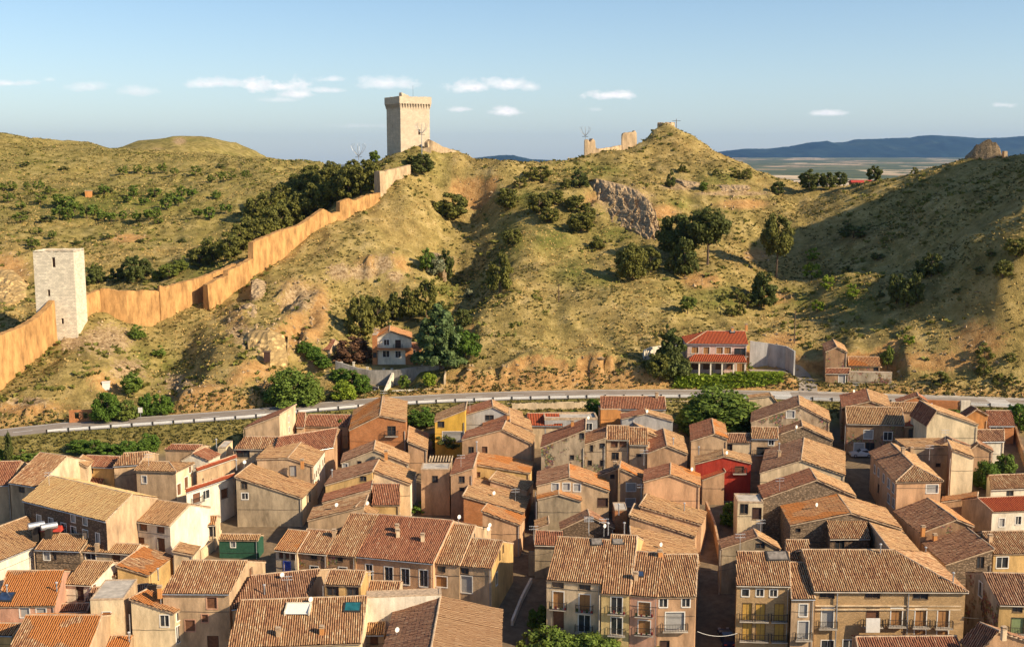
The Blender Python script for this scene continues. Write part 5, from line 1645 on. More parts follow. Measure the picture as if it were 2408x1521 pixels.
def rampart(label, P, m, th=1.3, rag=0.35, name='rampart', cat='town wall', group=None):
    """P: (px, base py, Y, top py)"""
    W_ = []
    for (a, b_, Y, tp) in P:
        bse = at(a, b_, Y)
        W_.append(Vector((bse.x, Y, at(a, tp, Y).z)))
    mb = MB()
    pts = []
    for a, b_ in zip(W_[:-1], W_[1:]):
        n = max(1, int((Vector((b_.x - a.x, b_.y - a.y, 0))).length / 0.55))
        for i in range(n):
            pts.append(a.lerp(b_, i / n))
    pts.append(W_[-1])
    ring = []
    for i, p in enumerate(pts):
        q = pts[min(i + 1, len(pts) - 1)]
        r = pts[max(i - 1, 0)]
        d = Vector((q.x - r.x, q.y - r.y, 0)).normalized()
        n = Vector((-d.y, d.x, 0))
        jz = rag * (noise.noise((p.x * .8, p.y * .8, 4)) + .6 * noise.noise((p.x * 2.3, p.y * 2.3, 1)))
        zt = p.z + jz
        g0 = ter_z(p.x, p.y) - 2.0
        g0 = min(g0, zt - 1)
        wv = th / 2
        row = []
        nl = 6
        for k in range(nl + 1):
            f = k / nl
            z = g0 + (zt - g0) * f
            bl = wv * (1 + .35 * (1 - f)) + .12 * noise.noise((p.x * .7, p.y * .7, z * .7))
            row.append((p - n * bl).to_2d().to_3d() + Vector((0, 0, z)))
        for k in range(nl, -1, -1):
            f = k / nl
            z = g0 + (zt - g0) * f
            row.append((p + n * wv * (1 + .2 * (1 - f))).to_2d().to_3d() + Vector((0, 0, z)))
        ring.append(row)
    k = len(ring[0])
    for A_, B_ in zip(ring[:-1], ring[1:]):
        for j in range(k - 1):
            mb.face([A_[j], B_[j], B_[j + 1], A_[j + 1]], m)
    mb.face(list(reversed(ring[0])), m)
    mb.face(ring[-1], m)
    c = W_[len(W_) // 2]
    o = mb.build(name, None, (c.x, c.y, c.z))
    o.location = c
    return tag(o, label, cat, group)


G_W = 'ramparts climbing the hill'
rampart('smooth ochre rampart descending left from the foot of the white tower', [(-60, 960, 243, 800), (0, 919, 248, 788), (50, 870, 256, 769), (87, 822, 263, 746), (107, 800, 267, 728), (126, 785, 270, 706)], M_EARTH, 1.6, .15, group=G_W)
rampart('brownish-orange rampart running right from the white tower to the bend in shadow', [(192, 748, 279, 698), (236, 737, 284, 681), (240, 738, 284, 677), (300, 767, 285, 684), (345, 760, 288, 683), (374, 752, 291, 683), (377, 750, 291, 671), (388, 748, 292, 674), (430, 737, 298, 664), (487, 725, 306, 647), (535, 700, 316, 628), (575, 680, 324, 610)], M_EARTH, 1.4, .3, group=G_W)
rampart('long stepped orange rampart climbing the ridge from its rounded lower end', [(485, 730, 298, 668), (492, 725, 299, 666), (510, 708, 303, 655), (532, 690, 306, 648), (533, 688, 306.4, 637), (560, 664, 311, 624), (590, 645, 317, 607), (592, 643, 317.5, 570), (600, 636, 319, 566), (650, 608, 327, 545), (700, 580, 335, 530), (731, 562, 340, 510), (757, 548, 343, 491), (768, 545, 345, 497), (777, 538, 346, 502), (795, 523, 348, 498), (796, 522, 348.3, 475), (817, 507, 350, 466), (832, 497, 352, 473), (847, 487, 354, 463), (868, 474, 358, 458), (890, 460, 362, 453)], M_EARTH, 1.6, .25, group=G_W)
rampart('broken stub of a wall tower standing above the upper end of the orange rampart', [(887, 455, 363, 404), (894, 452, 364, 402), (902, 448, 365, 403)], M_EARTH2, 2.4, .6, 'ruined_wall_tower', 'ruin')
rampart('short pale wall between the broken stub and the dark bush below the keep', [(903, 428, 366, 402), (935, 414, 372, 395), (962, 403, 378, 388)], M_EARTH2, 1.2, .2, group=G_W)
rampart('ruined masonry wall sloping down to the right of the hilltop keep', [(1002, 352, 393, 335), (1008, 354, 394, 328), (1016, 356, 394, 331), (1030, 358, 395, 340), (1060, 364, 397, 352), (1085, 370, 399, 362), (1104, 378, 401, 373)], M_EARTH2, 1.5, .35)
rampart('low rubble wall in shade at the foot of the hilltop keep', [(943, 378, 391, 368), (975, 366, 392, 356), (1000, 358, 392, 348), (1014, 355, 392, 346)], M_EARTH2, 1.0, .25)
rampart('jagged tower stump beside the ring-topped pole on the castle hill', [(1374, 362, 418, 329), (1380, 361, 418, 327), (1384, 361, 418.2, 335), (1390, 361, 418.5, 328), (1396, 361, 419, 331), (1400, 361, 419, 348), (1407, 361, 419, 352)], M_EARTH2, 2.6, .5, 'ruined_tower', 'ruin')
rampart('tall ruined wall panel with a slanted top on the castle hill', [(1461, 350, 430, 319), (1463, 350, 430, 314), (1480, 348, 431, 311), (1490, 346, 431.5, 308), (1494, 345, 432, 312), (1497, 344, 432, 330)], M_EARTH2, 1.6, .35, 'ruined_wall', 'ruin')
rampart('low broken wall linking the two ruins on the castle hill', [(1405, 359, 420, 351), (1430, 355, 424, 347), (1462, 350, 430, 342)], M_EARTH2, 1.0, .3, 'ruined_wall', 'ruin')
rampart('squat crumbling fort on top of the right-hand hill', [(2276, 378, 356, 368), (2284, 378, 356, 352), (2294, 378, 355.5, 344), (2305, 378, 355, 337), (2318, 378, 354.5, 334), (2334, 378, 354, 335), (2342, 378, 354, 346), (2348, 378, 354, 364)], M_FORT, 4.5, 1.3, 'ruined_fort', 'ruin')
rampart('small rubble stump right of the crumbling fort', [(2358, 376, 354, 356), (2366, 376, 354, 357)], M_EARTH2, 1.6, .4, 'ruined_wall', 'ruin')


def tower(label, corner, Y, w_, yaw, zt, m, wins, crown=False, base=4, dd=None):
    c0 = at(corner[0], corner[1], Y)
    u = Vector((cos(yaw), sin(yaw), 0))
    v = Vector((-sin(yaw), cos(yaw), 0))
    dd = dd or w_
    P = [c0, c0 + u * w_, c0 + u * w_ + v * dd, c0 + v * dd]
    zb = min(ter_z(p.x, p.y) for p in P) - base
    org = (c0 + u * w_ / 2 + v * dd / 2)
    org = Vector((org.x, org.y, zb + base))
    root = empty('watchtower' if not crown else 'keep', org, label, 'tower')
    mb = MB()
    tp = .25
    sides = [(P[0], u, v, w_, 'F'), (P[1], v, -u, dd, 'R'), (P[3] + Vector((0, 0, 0)), u, -v, w_, 'K'), (P[0], v, u, dd, 'L')]
    todo = []
    for p0, uu, nin, L, sd in sides:
        ops = []
        for (s, px_, py_, ww, wh) in wins:
            if s != sd:
                continue
            s_, z_ = ray_plane_u(px_, py_, p0, uu, (-uu.y, uu.x))
            s_ = min(max(s_, ww), L - ww)
            ops.append((s_ - ww / 2, s_ + ww / 2, z_ - wh / 2, z_ + wh / 2))
        wall_strip(mb, p0, uu, nin, L, zb, [(0, zt), (L, zt)], ops, m, .7)
        todo += [(p0, uu, nin, o_) for o_ in ops]
    mb.build('wall', root, org)
    for p0, uu, nin, o_ in todo:
        k_ = MB()
        a, b_, z0, z1 = o_

        def pt(s, z, d):
            return (p0[0] + uu[0] * s + nin[0] * d, p0[1] + uu[1] * s + nin[1] * d, z)
        k_.hexa([pt(a, z0, .5), pt(b_, z0, .5), pt(b_, z0, .62), pt(a, z0, .62), pt(a, z1, .5), pt(b_, z1, .5), pt(b_, z1, .62), pt(a, z1, .62)], M_DOOR)
        k_.build('window', root, org)
    rf = MB()
    top = [Vector((p.x, p.y, zt - .6)) for p in P]
    rf.face(top, M_EARTH2)
    for i in range(4):
        a, b_ = P[i], P[(i + 1) % 4]
        n = int((b_ - a).length / .6)
        cc = (P[0] + P[2]) / 2
        for j in range(n):
            q0, q1 = a.lerp(b_, j / n), a.lerp(b_, (j + 1) / n)
            i0, i1 = q0.lerp(cc, .1), q1.lerp(cc, .1)
            e = .03 + .12 * random.random()
            lo, hi_ = zt - .3, zt + e * (0.3 if crown else 1)
            if not crown:
                rf.hexa([Vector((q.x, q.y, lo)) for q in (q0, q1, i1, i0)] + [Vector((q.x, q.y, hi_)) for q in (q0, q1, i1, i0)], m)
    rf.build('roof', root, org)
    if crown:
        cr = MB()
        ov = .5
        C = [c0 - u * ov - v * ov, c0 + u * (w_ + ov) - v * ov, c0 + u * (w_ + ov) + v * (dd + ov), c0 - u * ov + v * (dd + ov)]
        h0, h1 = zt - 1.5, zt + .9
        cc = (P[0] + P[2]) / 2
        for i in range(4):
            a, b_ = C[i], C[(i + 1) % 4]
            ia, ib = a.lerp(cc, .11), b_.lerp(cc, .11)
            n = 14
            for j in range(n):
                q0, q1 = a.lerp(b_, j / n), a.lerp(b_, (j + 1) / n)
                r0, r1 = ia.lerp(ib, j / n), ia.lerp(ib, (j + 1) / n)
                e = h1 + random.uniform(-.12, .12)
                cr.hexa([Vector((q.x, q.y, h0)) for q in (q0, q1, r1, r0)] + [Vector((q.x, q.y, e)) for q in (q0, q1, r1, r0)], m)
        cr.build('parapet', root, org)
        cb = MB()
        for (p0, uu, nin, L) in ((P[0], u, v, w_), (P[1], v, -u, dd), (P[0], v, u, dd)):
            n = 11
            for j in range(n + 1):
                s = L * j / n
                b0 = p0 + uu * s
                for k_ in range(3):
                    e = ov * (k_ + 1) / 3
                    q = b0 - nin * e * .5
                    z = h0 - 1.5 + k_ * .5
                    a_ = b0 + uu * .17
                    c_ = b0 - uu * .17
                    pp = [c_ - nin * e, a_ - nin * e, a_ + nin * .05, c_ + nin * .05]
                    cb.hexa([Vector((x.x, x.y, z)) for x in pp] + [Vector((x.x, x.y, z + .5)) for x in pp], m)
        cb.build('corbels', root, org)
        tr = MB()
        q = cc + u * -1.5
        tr.box((q.x, q.y, zt - .6), 2.6, 2.2, 2.2, m, yaw)
        tr.hexa([Vector((q.x, q.y, zt + 1.6)) + x for x in (u * -1.3 - v * 1.1, u * 1.3 - v * 1.1, u * 1.3 + v * 1.1, u * -1.3 + v * 1.1)] + [Vector((q.x, q.y, zt + 1.65)) + u * -1.1 + x for x in (u * -.2 - v * .9 + Vector((0, 0, .8)), u * 1.9 - v * .9, u * 1.9 + v * .9, u * -.2 + v * .9 + Vector((0, 0, .8)))], m)
        tr.build('stair_turret', root, org)
        ro = MB()
        q = cc + u * 2
        ro.tube([(q.x, q.y, zt - .5), (q.x, q.y, zt + 5)], [.05, .03], M_IRON, 5)
        ro.build('lightning_rod', root, org)
    return root


z_left = at(130, 591, 270).z
tower('square white masonry tower standing on the rocky knoll at the left', (86, 742, )[:2], 270, 9.4, radians(2), z_left, M_TOW, [('F', 126, 617, .75, 2.3), ('F', 115, 689, .6, 1.6), ('F', 147, 755, .6, 1.4)], dd=7.5, base=7)
z_keep = at(943, 233, 392).z
tower('tall crenellated stone keep with a corbelled parapet on the hilltop', (943, 376), 392, 11.0, radians(31), z_keep, M_TOW2, [('F', 973, 247, .9, .9), ('F', 986, 311, .8, 1.7), ('L', 924, 256, .45, 1.1), ('L', 922, 297, .45, 1.2)], crown=True, base=6)

# round ruined tower on the cone-shaped hill
c = at(1566, 308, 440)
mb = MB()
R0 = 3.3
zt0 = at(1566, 291, 440).z + .3
n = 28
for i in range(n):
    a0, a1 = 2 * pi * i / n, 2 * pi * (i + 1) / n
    z1_ = zt0 + random.uniform(-.35, .2)
    p = []
    for z in (c.z - 3, z1_):
        for a, r in ((a0, R0), (a1, R0), (a1, R0 - .8), (a0, R0 - .8)):
            p.append((c.x + r * cos(a), c.y + r * sin(a), z))
    mb.hexa(p, M_EARTH2)
mb.face([(c.x + (R0 - .5) * cos(2 * pi * i / n), c.y + (R0 - .5) * sin(2 * pi * i / n), zt0 - .8) for i in range(n)], M_EARTH2)
o = mb.build('ruined_round_tower', None, c)
o.location = c
tag(o, 'low round ruined tower on the very top of the cone-shaped hill', 'ruin')


def ground_pt(px, py):
    z = 5.0
    for _ in range(30):
        q = on_z(px, py, z)
        z = .5 * z + .5 * ter_z(q.x, q.y)
    q.z = ter_z(q.x, q.y)
    return q


def free_wall(label, pts, h, m, th=.35, name='garden_wall', cat='wall', step=1.5):
    """pts: (px, py, Y) at the foot"""
    P = [at(*p) if p[2] else ground_pt(p[0], p[1]) for p in pts]
    mb = MB()
    Q = []
    for a, b_ in zip(P[:-1], P[1:]):
        n = max(1, int((b_ - a).length / step))
        Q += [a.lerp(b_, i / n) for i in range(n)]
    Q.append(P[-1])
    rows = []
    for i, p in enumerate(Q):
        d = Q[min(i + 1, len(Q) - 1)] - Q[max(i - 1, 0)]
        nn_ = Vector((-d.y, d.x, 0)).normalized() * th / 2
        g = min(ter_z(p.x, p.y), p.z) - .6
        rows.append([Vector((p.x - nn_.x, p.y - nn_.y, g)), Vector((p.x + nn_.x, p.y + nn_.y, g)), Vector((p.x + nn_.x, p.y + nn_.y, p.z + h)), Vector((p.x - nn_.x, p.y - nn_.y, p.z + h))])
    for A_, B_ in zip(rows[:-1], rows[1:]):
        for j in range(4):
            k = (j + 1) % 4
            mb.face([A_[j], A_[k], B_[k], B_[j]], m)
    mb.face(rows[0], m)
    mb.face(list(reversed(rows[-1])), m)
    c = P[0]
    o = mb.build(name, None, c)
    o.location = c
    return tag(o, label, cat)


free_wall('pale curving retaining wall to the right of the pink house', [(1763, 832, 264), (1806, 838, 264), (1848, 845, 262), (1868, 857, 257)], 3.1, GB)
free_wall('whitewashed rough wall left of the dark conifer by the pink house', [(1513, 850, 258), (1530, 842, 260), (1560, 838, 262), (1612, 838, 263)], 2.6, WH)
free_wall('stained grey concrete retaining wall under the villa terrace', [(790, 880, 257.5), (840, 896, 256.5), (872, 902, 256), (925, 902, 256), (985, 892, 256.8), (1045, 890, 257.5)], 3.1, plaster((0.34, 0.31, 0.27), .6), .5)
free_wall('low white wall with a pink coping beside the road below the villa', [(922, 931, 248.8), (980, 929, 249.2), (1042, 926, 249.8)], 1.3, WH, .6)
free_wall('steep white handrail wall of the steps down from the villa', [(905, 929, 248), (912, 912, 251.5), (924, 886, 255.6)], 1.0, WH, .5)
free_wall('tall plain concrete post wall at the right end of the villa garden', [(1046, 918, 250.5), (1048, 896, 256)], 2.6, CR, .4)
free_wall('red brick garden wall along the road at the upper right', [(2176, 964, None), (2256, 967, None)], 2.2, BK, .4)
free_wall('short white and red gatepost wall at the end of the brick garden wall', [(2258, 968, None), (2280, 968, None)], 2.4, WH, .5)
free_wall('pale block fence under the road embankment in the centre', [(1204, 962, None), (1300, 961, None), (1412, 958, None)], 1.2, CR, .3)
free_wall('long brown brick wall in a narrow alley beside the red house', [(1660, 1210, None), (1680, 1262, None), (1694, 1330, None)], 2.4, TA, .3)
free_wall('curved brown yard wall beyond the small white house at the far right', [(2385, 1020, None), (2400, 1070, None), (2420, 1120, None)], 2.2, BR, .4)
free_wall('grey boundary wall of the overgrown plot by the lower dark lane', [(1243, 1352, None), (1300, 1354, None)], 3.8, GR, .4)
free_wall('slanting white stair wall in the lower dark lane', [(1204, 1470, None), (1226, 1415, None), (1249, 1370, None)], .8, WH, .35)
free_wall('pale ramp wall going down to the right of the blank white gable', [(472, 1318, None), (505, 1290, None), (520, 1268, None)], 1.6, CR, .3)

# brick frame ruin with three openings by the road
mb = MB()
a, b_ = at(163, 991, 231), at(241, 987, 232)
d = (b_ - a)
dn = Vector((d.x, d.y, 0)).normalized()
nv = Vector((-dn.y, dn.x, 0))
L = Vector((d.x, d.y, 0)).length


def bar3(s0, s1, z0, z1, t0=0, t1=.35, m=BK):
    pp = [a + dn * s0 + nv * t0, a + dn * s1 + nv * t0, a + dn * s1 + nv * t1, a + dn * s0 + nv * t1]
    mb.hexa([Vector((p.x, p.y, a.z + z0)) for p in pp] + [Vector((p.x, p.y, a.z + z1)) for p in pp], m)


for s0, s1 in ((0, .16), (.30, .42), (.56, .68), (.84, 1.0)):
    bar3(L * s0, L * s1, -.6, 1.9)
bar3(0, L, 1.9, 2.35)
for s0, s1 in ((.16, .30), (.42, .56), (.68, .84)):
    bar3(L * s0, L * s1, -.6, .55)
o = mb.build('brick_ruin', None, a)
o.location = a
tag(o, 'roofless red brick frame with three openings beside the road on the left', 'ruin')

# villa terrace posts
for i, (px, py) in enumerate([(802, 848), (831, 850), (863, 853), (902, 853), (921, 855), (955, 856), (992, 858), (1022, 860)]):
    p = at(px, py + 8, 257.6 + 0.0)
    p.z = ter_z(p.x, p.y + 1)
    p.y += .6
    mb = MB()
    mb.box((p.x, p.y, p.z - .8), .45, .45, 2.2, WH)
    mb.box((p.x, p.y, p.z + 1.4), .6, .6, .15, WH)
    o = mb.build('gatepost', None, p)
    o.location = p
    ordn = ['first', 'second', 'third', 'fourth', 'fifth', 'sixth', 'seventh', 'eighth']
    tag(o, 'small white pillar on the villa terrace edge, %s from the left' % ordn[i], 'pillar', 'white pillars of the villa terrace')
# porch of the pink house
A_ = at(1614, 851, 253.8)
B_ = at(1757, 853, 253.8)
pr = empty('porch', (A_.x, A_.y, ter_z(A_.x, A_.y)), 'red striped porch roof on white posts along the pink house', 'porch')
po = pr.location.copy()
rm = MB()
top_z = at(1660, 835, 257.8).z
tile_sheet(rm, [A_, B_, Vector((B_.x, 257.9, top_z)), Vector((A_.x + 2.5, 257.9, top_z))], TI['new'], np.random.default_rng(4), per=.40, hi=.12, rough=.5)
rm.build('roof', pr, po)
for i in range(6):
    x = A_.x + .4 + (B_.x - A_.x - .8) * i / 5
    pm = MB()
    pm.box((x, A_.y + .4, ter_z(x, A_.y) - .5), .3, .3, A_.z - ter_z(x, A_.y) + .45, WH)
    pm.build('post', pr, po)

# ---------------------------------------------------------------- rocks
def crag(label, top, bot, m, depth=6, amp=1.6, nu=110, nv_=46, seed=0, name='rock_outcrop'):
    """top / bot: lists of (px, py, Y)"""
    T = [at(*p) for p in top]
    Bt = [at(*p) for p in bot]

    def samp(L_, f):
        f = f * (len(L_) - 1)
        i = min(int(f), len(L_) - 2)
        return L_[i].lerp(L_[i + 1], f - i)
    V = np.zeros((nv_ + 4, nu, 3))
    for i in range(nu):
        t0, b0 = samp(T, i / (nu - 1)), samp(Bt, i / (nu - 1))
        for j in range(nv_):
            f = j / (nv_ - 1)
            p = b0.lerp(t0, f)
            q = Vector((p.x * .30 + seed, p.y * .12, p.z * .10))
            r = (1 - 2.0 * abs(noise.noise(q))) + .35 * round(4 * noise.noise(q * 2.3)) / 2 + .3 * (1 - 2 * abs(noise.noise(q * 5))) + .45 * noise.noise(Vector((p.x * 1.4, p.y * 1.4, p.z * 1.1)))
            eg = min(1.0, 4.0 * min(i, nu - 1 - i) / (nu - 1) + .35 * noise.noise(Vector((f * 5, seed, i * .2))))
            o_ = amp * r * (0.35 + sin(pi * (f * .8 + .1))) * max(eg, 0)
            V[j, i] = (p.x + .3 * o_, p.y - o_ - .5 + 3.5 * (1 - eg) + 1.6 * max(0, f - .8) * 5 * (r * .5), p.z + .4 * noise.noise(q * 4))
        p = samp(T, i / (nu - 1))
        V[nv_, i] = (p.x, p.y + depth * .5, p.z + .5)
        V[nv_ + 1, i] = (p.x, p.y + depth, p.z - 1)
        V[nv_ + 2, i] = (b0.x, b0.y + depth, b0.z - 6)
        V[nv_ + 3, i] = (b0.x, b0.y, b0.z - 6)
    rows = nv_ + 4
    ii = np.arange(rows * nu).reshape(rows, nu)
    jj = np.roll(ii, -1, 0)
    q = np.stack([ii[:, :-1], ii[:, 1:], jj[:, 1:], jj[:, :-1]], -1).reshape(-1, 4)
    mb = MB()
    mb.chunk(V.reshape(-1, 3), q, np.zeros((rows * nu, 2)), m)
    mb.face([tuple(V[j, 0]) for j in range(rows)], m)
    mb.face([tuple(V[j, nu - 1]) for j in reversed(range(rows))], m)
    c = Bt[len(Bt) // 2]
    o = mb.build(name, None, c)
    o.location = c
    return tag(o, label, 'rock')


crag('long jagged brown cliff slanting down the middle of the hillside', [(1385, 428, 374), (1405, 424, 372), (1440, 432, 368), (1472, 440, 364), (1500, 452, 358), (1522, 470, 352), (1542, 500, 346), (1556, 545, 338)],
     [(1392, 485, 362), (1412, 520, 353), (1440, 528, 349), (1470, 534, 346), (1495, 545, 342), (1515, 560, 338), (1535, 570, 334), (1556, 572, 332)], M_ROCK, 5, 1.5)
crag('pale rock face with a cave doorway left of the villa', [(556, 792, 264), (590, 788, 262), (630, 784, 262), (672, 800, 262)], [(566, 822, 257), (592, 842, 254), (630, 848, 253), (668, 846, 254)], M_ROCKO, 5, .7, 40, 16, 3)
crag('low ledge of dark rock below the cone-shaped hill, left part', [(1585, 422, 385), (1610, 428, 384), (1640, 432, 384), (1668, 440, 383)], [(1588, 430, 382), (1612, 440, 380), (1642, 446, 380), (1668, 450, 380)], M_ROCK, 4, .6, 40, 10, 5)
crag('thin ledge of rock below the cone-shaped hill, right part', [(1672, 440, 384), (1720, 438, 386), (1780, 440, 388)], [(1672, 449, 381), (1720, 449, 383), (1780, 449, 386)], M_ROCK, 3, .5, 50, 8, 6)
crag('grey rock slab leaning on the slope above the cave doorway', [(585, 668, 306), (600, 660, 308), (625, 668, 308)], [(583, 694, 298), (600, 700, 297), (618, 692, 299)], M_ROCK, 3, .6, 20, 12, 11)
crag('rough white-grey rock knob left of the yellowish cliff', [(560, 725, 289), (585, 718, 290), (607, 728, 289)], [(556, 752, 281), (582, 760, 279), (606, 752, 281)], M_ROCK, 3, .8, 24, 14, 12)
crag('pale rocky outcrop near the summit of the far left hill', [(400, 328, 848), (420, 321, 850), (438, 324, 850)], [(398, 338, 842), (420, 344, 840), (437, 340, 842)], M_ROCK, 8, 1.6, 24, 12, 14)
crag('brown broken rocks right of the bare slope high in the gully', [(1010, 598, 338), (1030, 600, 337), (1050, 612, 335)], [(1008, 612, 334), (1030, 620, 331), (1048, 632, 329)], M_ROCK, 3, .7, 24, 12, 15)
crag('rugged ochre outcrop at the left edge behind the white tower', [(-20, 640, 336), (20, 640, 336), (55, 668, 330)], [(-20, 720, 312), (20, 712, 314), (50, 702, 318)], M_ROCKO, 5, 1.2, 30, 20, 16)
# doorway in the cave rock
p = at(628, 838, 252.0)
mb = MB()
mb.box((p.x, p.y, p.z - 1.2), 1.3, .8, 2.2, M_DOOR)
mb.box((p.x, p.y - .03, p.z + 1.0), 1.7, .86, .25, M_WOOD)
o = mb.build('cave_doorway', None, p)
o.location = p
tag(o, 'dark square doorway cut in the pale rock face', 'doorway')

# ---------------------------------------------------------------- trees and plants
def leafmat(name, col, var=.5):
    m, t, b = mat(name, .75, .2)
    g = t.new('ShaderNodeNewGeometry')
    oi = t.new('ShaderNodeObjectInfo').outputs['Random']
    co = t.new('ShaderNodeTexCoord').outputs['Object']
    n = t.noise(co, 1.3, 3, .6)
    n2 = g.outputs['Random Per Island']
    c = t.mix(n2, tuple(x * (1 - var) for x in col), tuple(x * (1 + var) for x in col))
    c = t.mix(t.rng(n, .35, .65, 0, .5), c, (col[0] * 1.5, col[1] * 1.35, col[2] * .9))
    c = t.mix(t.math('MULTIPLY', oi, .3), c, (col[0] * 1.3, col[1] * 1.05, col[2] * .8))
    t.l.new(c, b.inputs['Base Color'])
    b.inputs['Transmission Weight'].default_value = 0
    tr = t.new('ShaderNodeBsdfTranslucent', inp={0: c})
    mx_ = t.new('ShaderNodeMixShader', inp={0: .28, 1: b.outputs[0], 2: tr.outputs[0]})
    o = [x for x in t.n if x.type == 'OUTPUT_MATERIAL'][0]
    t.l.new(mx_.outputs[0], o.inputs[0])
    return m


LF = {'pine': leafmat('pine_needles', (0.15, 0.155, 0.038)), 'dark': leafmat('dark_foliage', (0.095, 0.115, 0.032)), 'broad': leafmat('broad_leaves', (0.13, 0.19, 0.034)),
      'light': leafmat('light_leaves', (0.15, 0.19, 0.04)), 'lime': leafmat('lime_leaves', (0.20, 0.27, 0.03)), 'cedar': leafmat('cedar_needles', (0.10, 0.15, 0.055)),
      'rust': leafmat('russet_leaves', (0.15, 0.08, 0.045)), 'ivy': leafmat('ivy_leaves', (0.09, 0.16, 0.024)), 'grey': leafmat('silver_leaves', (0.24, 0.26, 0.16)),
      'scrub': leafmat('scrub_leaves', (0.13, 0.12, 0.038)), 'straw': leafmat('dry_grass', (0.50, 0.37, 0.15), .3)}
M_BARK = flat('bark', (0.12, 0.08, 0.055), .95, var=.4, scale=6)


def leaves(C, Rr, n_per, size, rng, flatness=1.0, up=.3):
    """C clump centres (k,3), Rr radii -> quads"""
    k = len(C)
    N = k * n_per
    d = rng.normal(size=(N, 3))
    d /= np.linalg.norm(d, axis=1, keepdims=True)
    r = rng.random(N) ** .45
    c = np.repeat(C, n_per, 0) + d * (r * np.repeat(Rr, n_per))[:, None] * np.array([1, 1, flatness])
    nrm = d + rng.normal(size=(N, 3)) * .6 + np.array([0, 0, up])
    nrm /= np.linalg.norm(nrm, axis=1, keepdims=True)
    a = np.cross(nrm, rng.normal(size=(N, 3)))
    a /= np.linalg.norm(a, axis=1, keepdims=True) + 1e-9
    b_ = np.cross(nrm, a)
    s = size * rng.uniform(.6, 1.35, N)[:, None]
    s = s * np.array([1, 1, .5])
    V = np.stack([c - a * s, c - b_ * s * .7, c + a * s, c + b_ * s * .7], 1).reshape(-1, 3)
    q = np.arange(N * 4).reshape(-1, 4)
    return V, q


def crown_points(shape, k, rng):
    """unit crown: x,y in [-1,1], z 0..1"""
    P, R_ = [], []
    while len(P) < k:
        x, y, z = rng.uniform(-1, 1), rng.uniform(-1, 1), rng.uniform(0, 1)
        r = math.hypot(x, y)
        if shape == 'round':
            lim = math.sqrt(max(0, 1 - ((z - .45) / .56) ** 2))
            ok = lim * .45 < r < lim
            cr = .27
        elif shape == 'pine':
            lim = math.sqrt(max(0, 1 - ((z - .4) / .6) ** 2)) * (1.05 - .35 * z)
            ok = lim * .35 < r < lim
            cr = .25
        elif shape == 'cone':
            lim = (1 - z) ** .8 * .95 + .03
            ok = lim * .4 < r < lim
            cr = .2 * (1.15 - z * .8)
        elif shape == 'cedar':
            lay = math.floor(z * 8) / 8
            lim = (1 - lay) ** .7 * (0.9 + .15 * math.sin(lay * 40)) + .05
            ok = lim * .3 < r < lim and (z * 8) % 1 < .5
            cr = .17
        elif shape == 'cyp':
            lim = math.sqrt(max(0, math.sin(pi * min(1, z * .85 + .15)))) * .9
            ok = lim * .3 < r < lim
            cr = .35
        elif shape == 'bush':
            lim = math.sqrt(max(0, 1 - z ** 2))
            ok = lim * .45 < r < lim
            cr = .30
        elif shape == 'umb':
            lim = math.sqrt(max(0, 1 - ((z - .6) / .42) ** 2))
            ok = lim * .3 < r < lim and z > .2
            cr = .26
        if ok:
            P.append((x, y, z))
            R_.append(cr * rng.uniform(.7, 1.25))
    return np.array(P), np.array(R_)


PROTO = {}


def plant_proto(shape, leaf, big, trunk, v=0):
    k = (shape, leaf, big, trunk, v)
    if k in PROTO:
        return PROTO[k]
    rng = np.random.default_rng(abs(hash(str(k))) % 1000 if False else sum(ord(c_) for c_ in str(k)))
    ncl = {0: 26, 1: 60, 2: 130}[big]
    per = {0: 30, 1: 70, 2: 95}[big]
    size = {0: .085, 1: .050, 2: .034}[big]
    P, R_ = crown_points(shape, ncl, rng)
    # some lop-sidedness and gaps
    ang = rng.uniform(0, 6.28)
    keep = ~((np.cos(np.arctan2(P[:, 1], P[:, 0]) - ang) > .75) & (np.abs(P[:, 2] - rng.uniform(.3, .8)) < .16))
    P, R_ = P[keep], R_[keep]
    t0 = trunk
    P = P.copy()
    V, q = leaves(P, R_, per, size * 1.95, rng, .42)
    V[:, 2] = t0 + np.clip(V[:, 2], -.1, 1.25) * (1 - t0)
    cm = MB()
    cm.chunk(V, q, np.zeros((len(V), 2)), LF[leaf])
    tm = MB()
    tp = (rng.normal() * .06, rng.normal() * .06)
    tm.tube([(0, 0, -.12), (tp[0] * .4, tp[1] * .4, t0 * .6 + .02), (tp[0], tp[1], t0 + (1 - t0) * .55), (tp[0] * 1.3, tp[1] * 1.2, t0 + (1 - t0) * .85)], [.075, .055, .03, .012], M_BARK, 6)
    for i in range(5):
        a = 6.28 * i / 5 + rng.uniform(0, 1)
        z0 = t0 + (1 - t0) * (.1 + .1 * i)
        r = .55 * (1 - .1 * i)
        tm.tube([(tp[0] * .6, tp[1] * .6, z0), (cos(a) * r * .5, sin(a) * r * .5, z0 + .07), (cos(a) * r, sin(a) * r, z0 + .16)], [.028, .018, .008], M_BARK, 4)
    cr = cm.build('crown', link=False)
    tr = tm.build('trunk', link=False)
    PROTO[k] = (cr.data, tr.data)
    return PROTO[k]


TREE_N = [0]


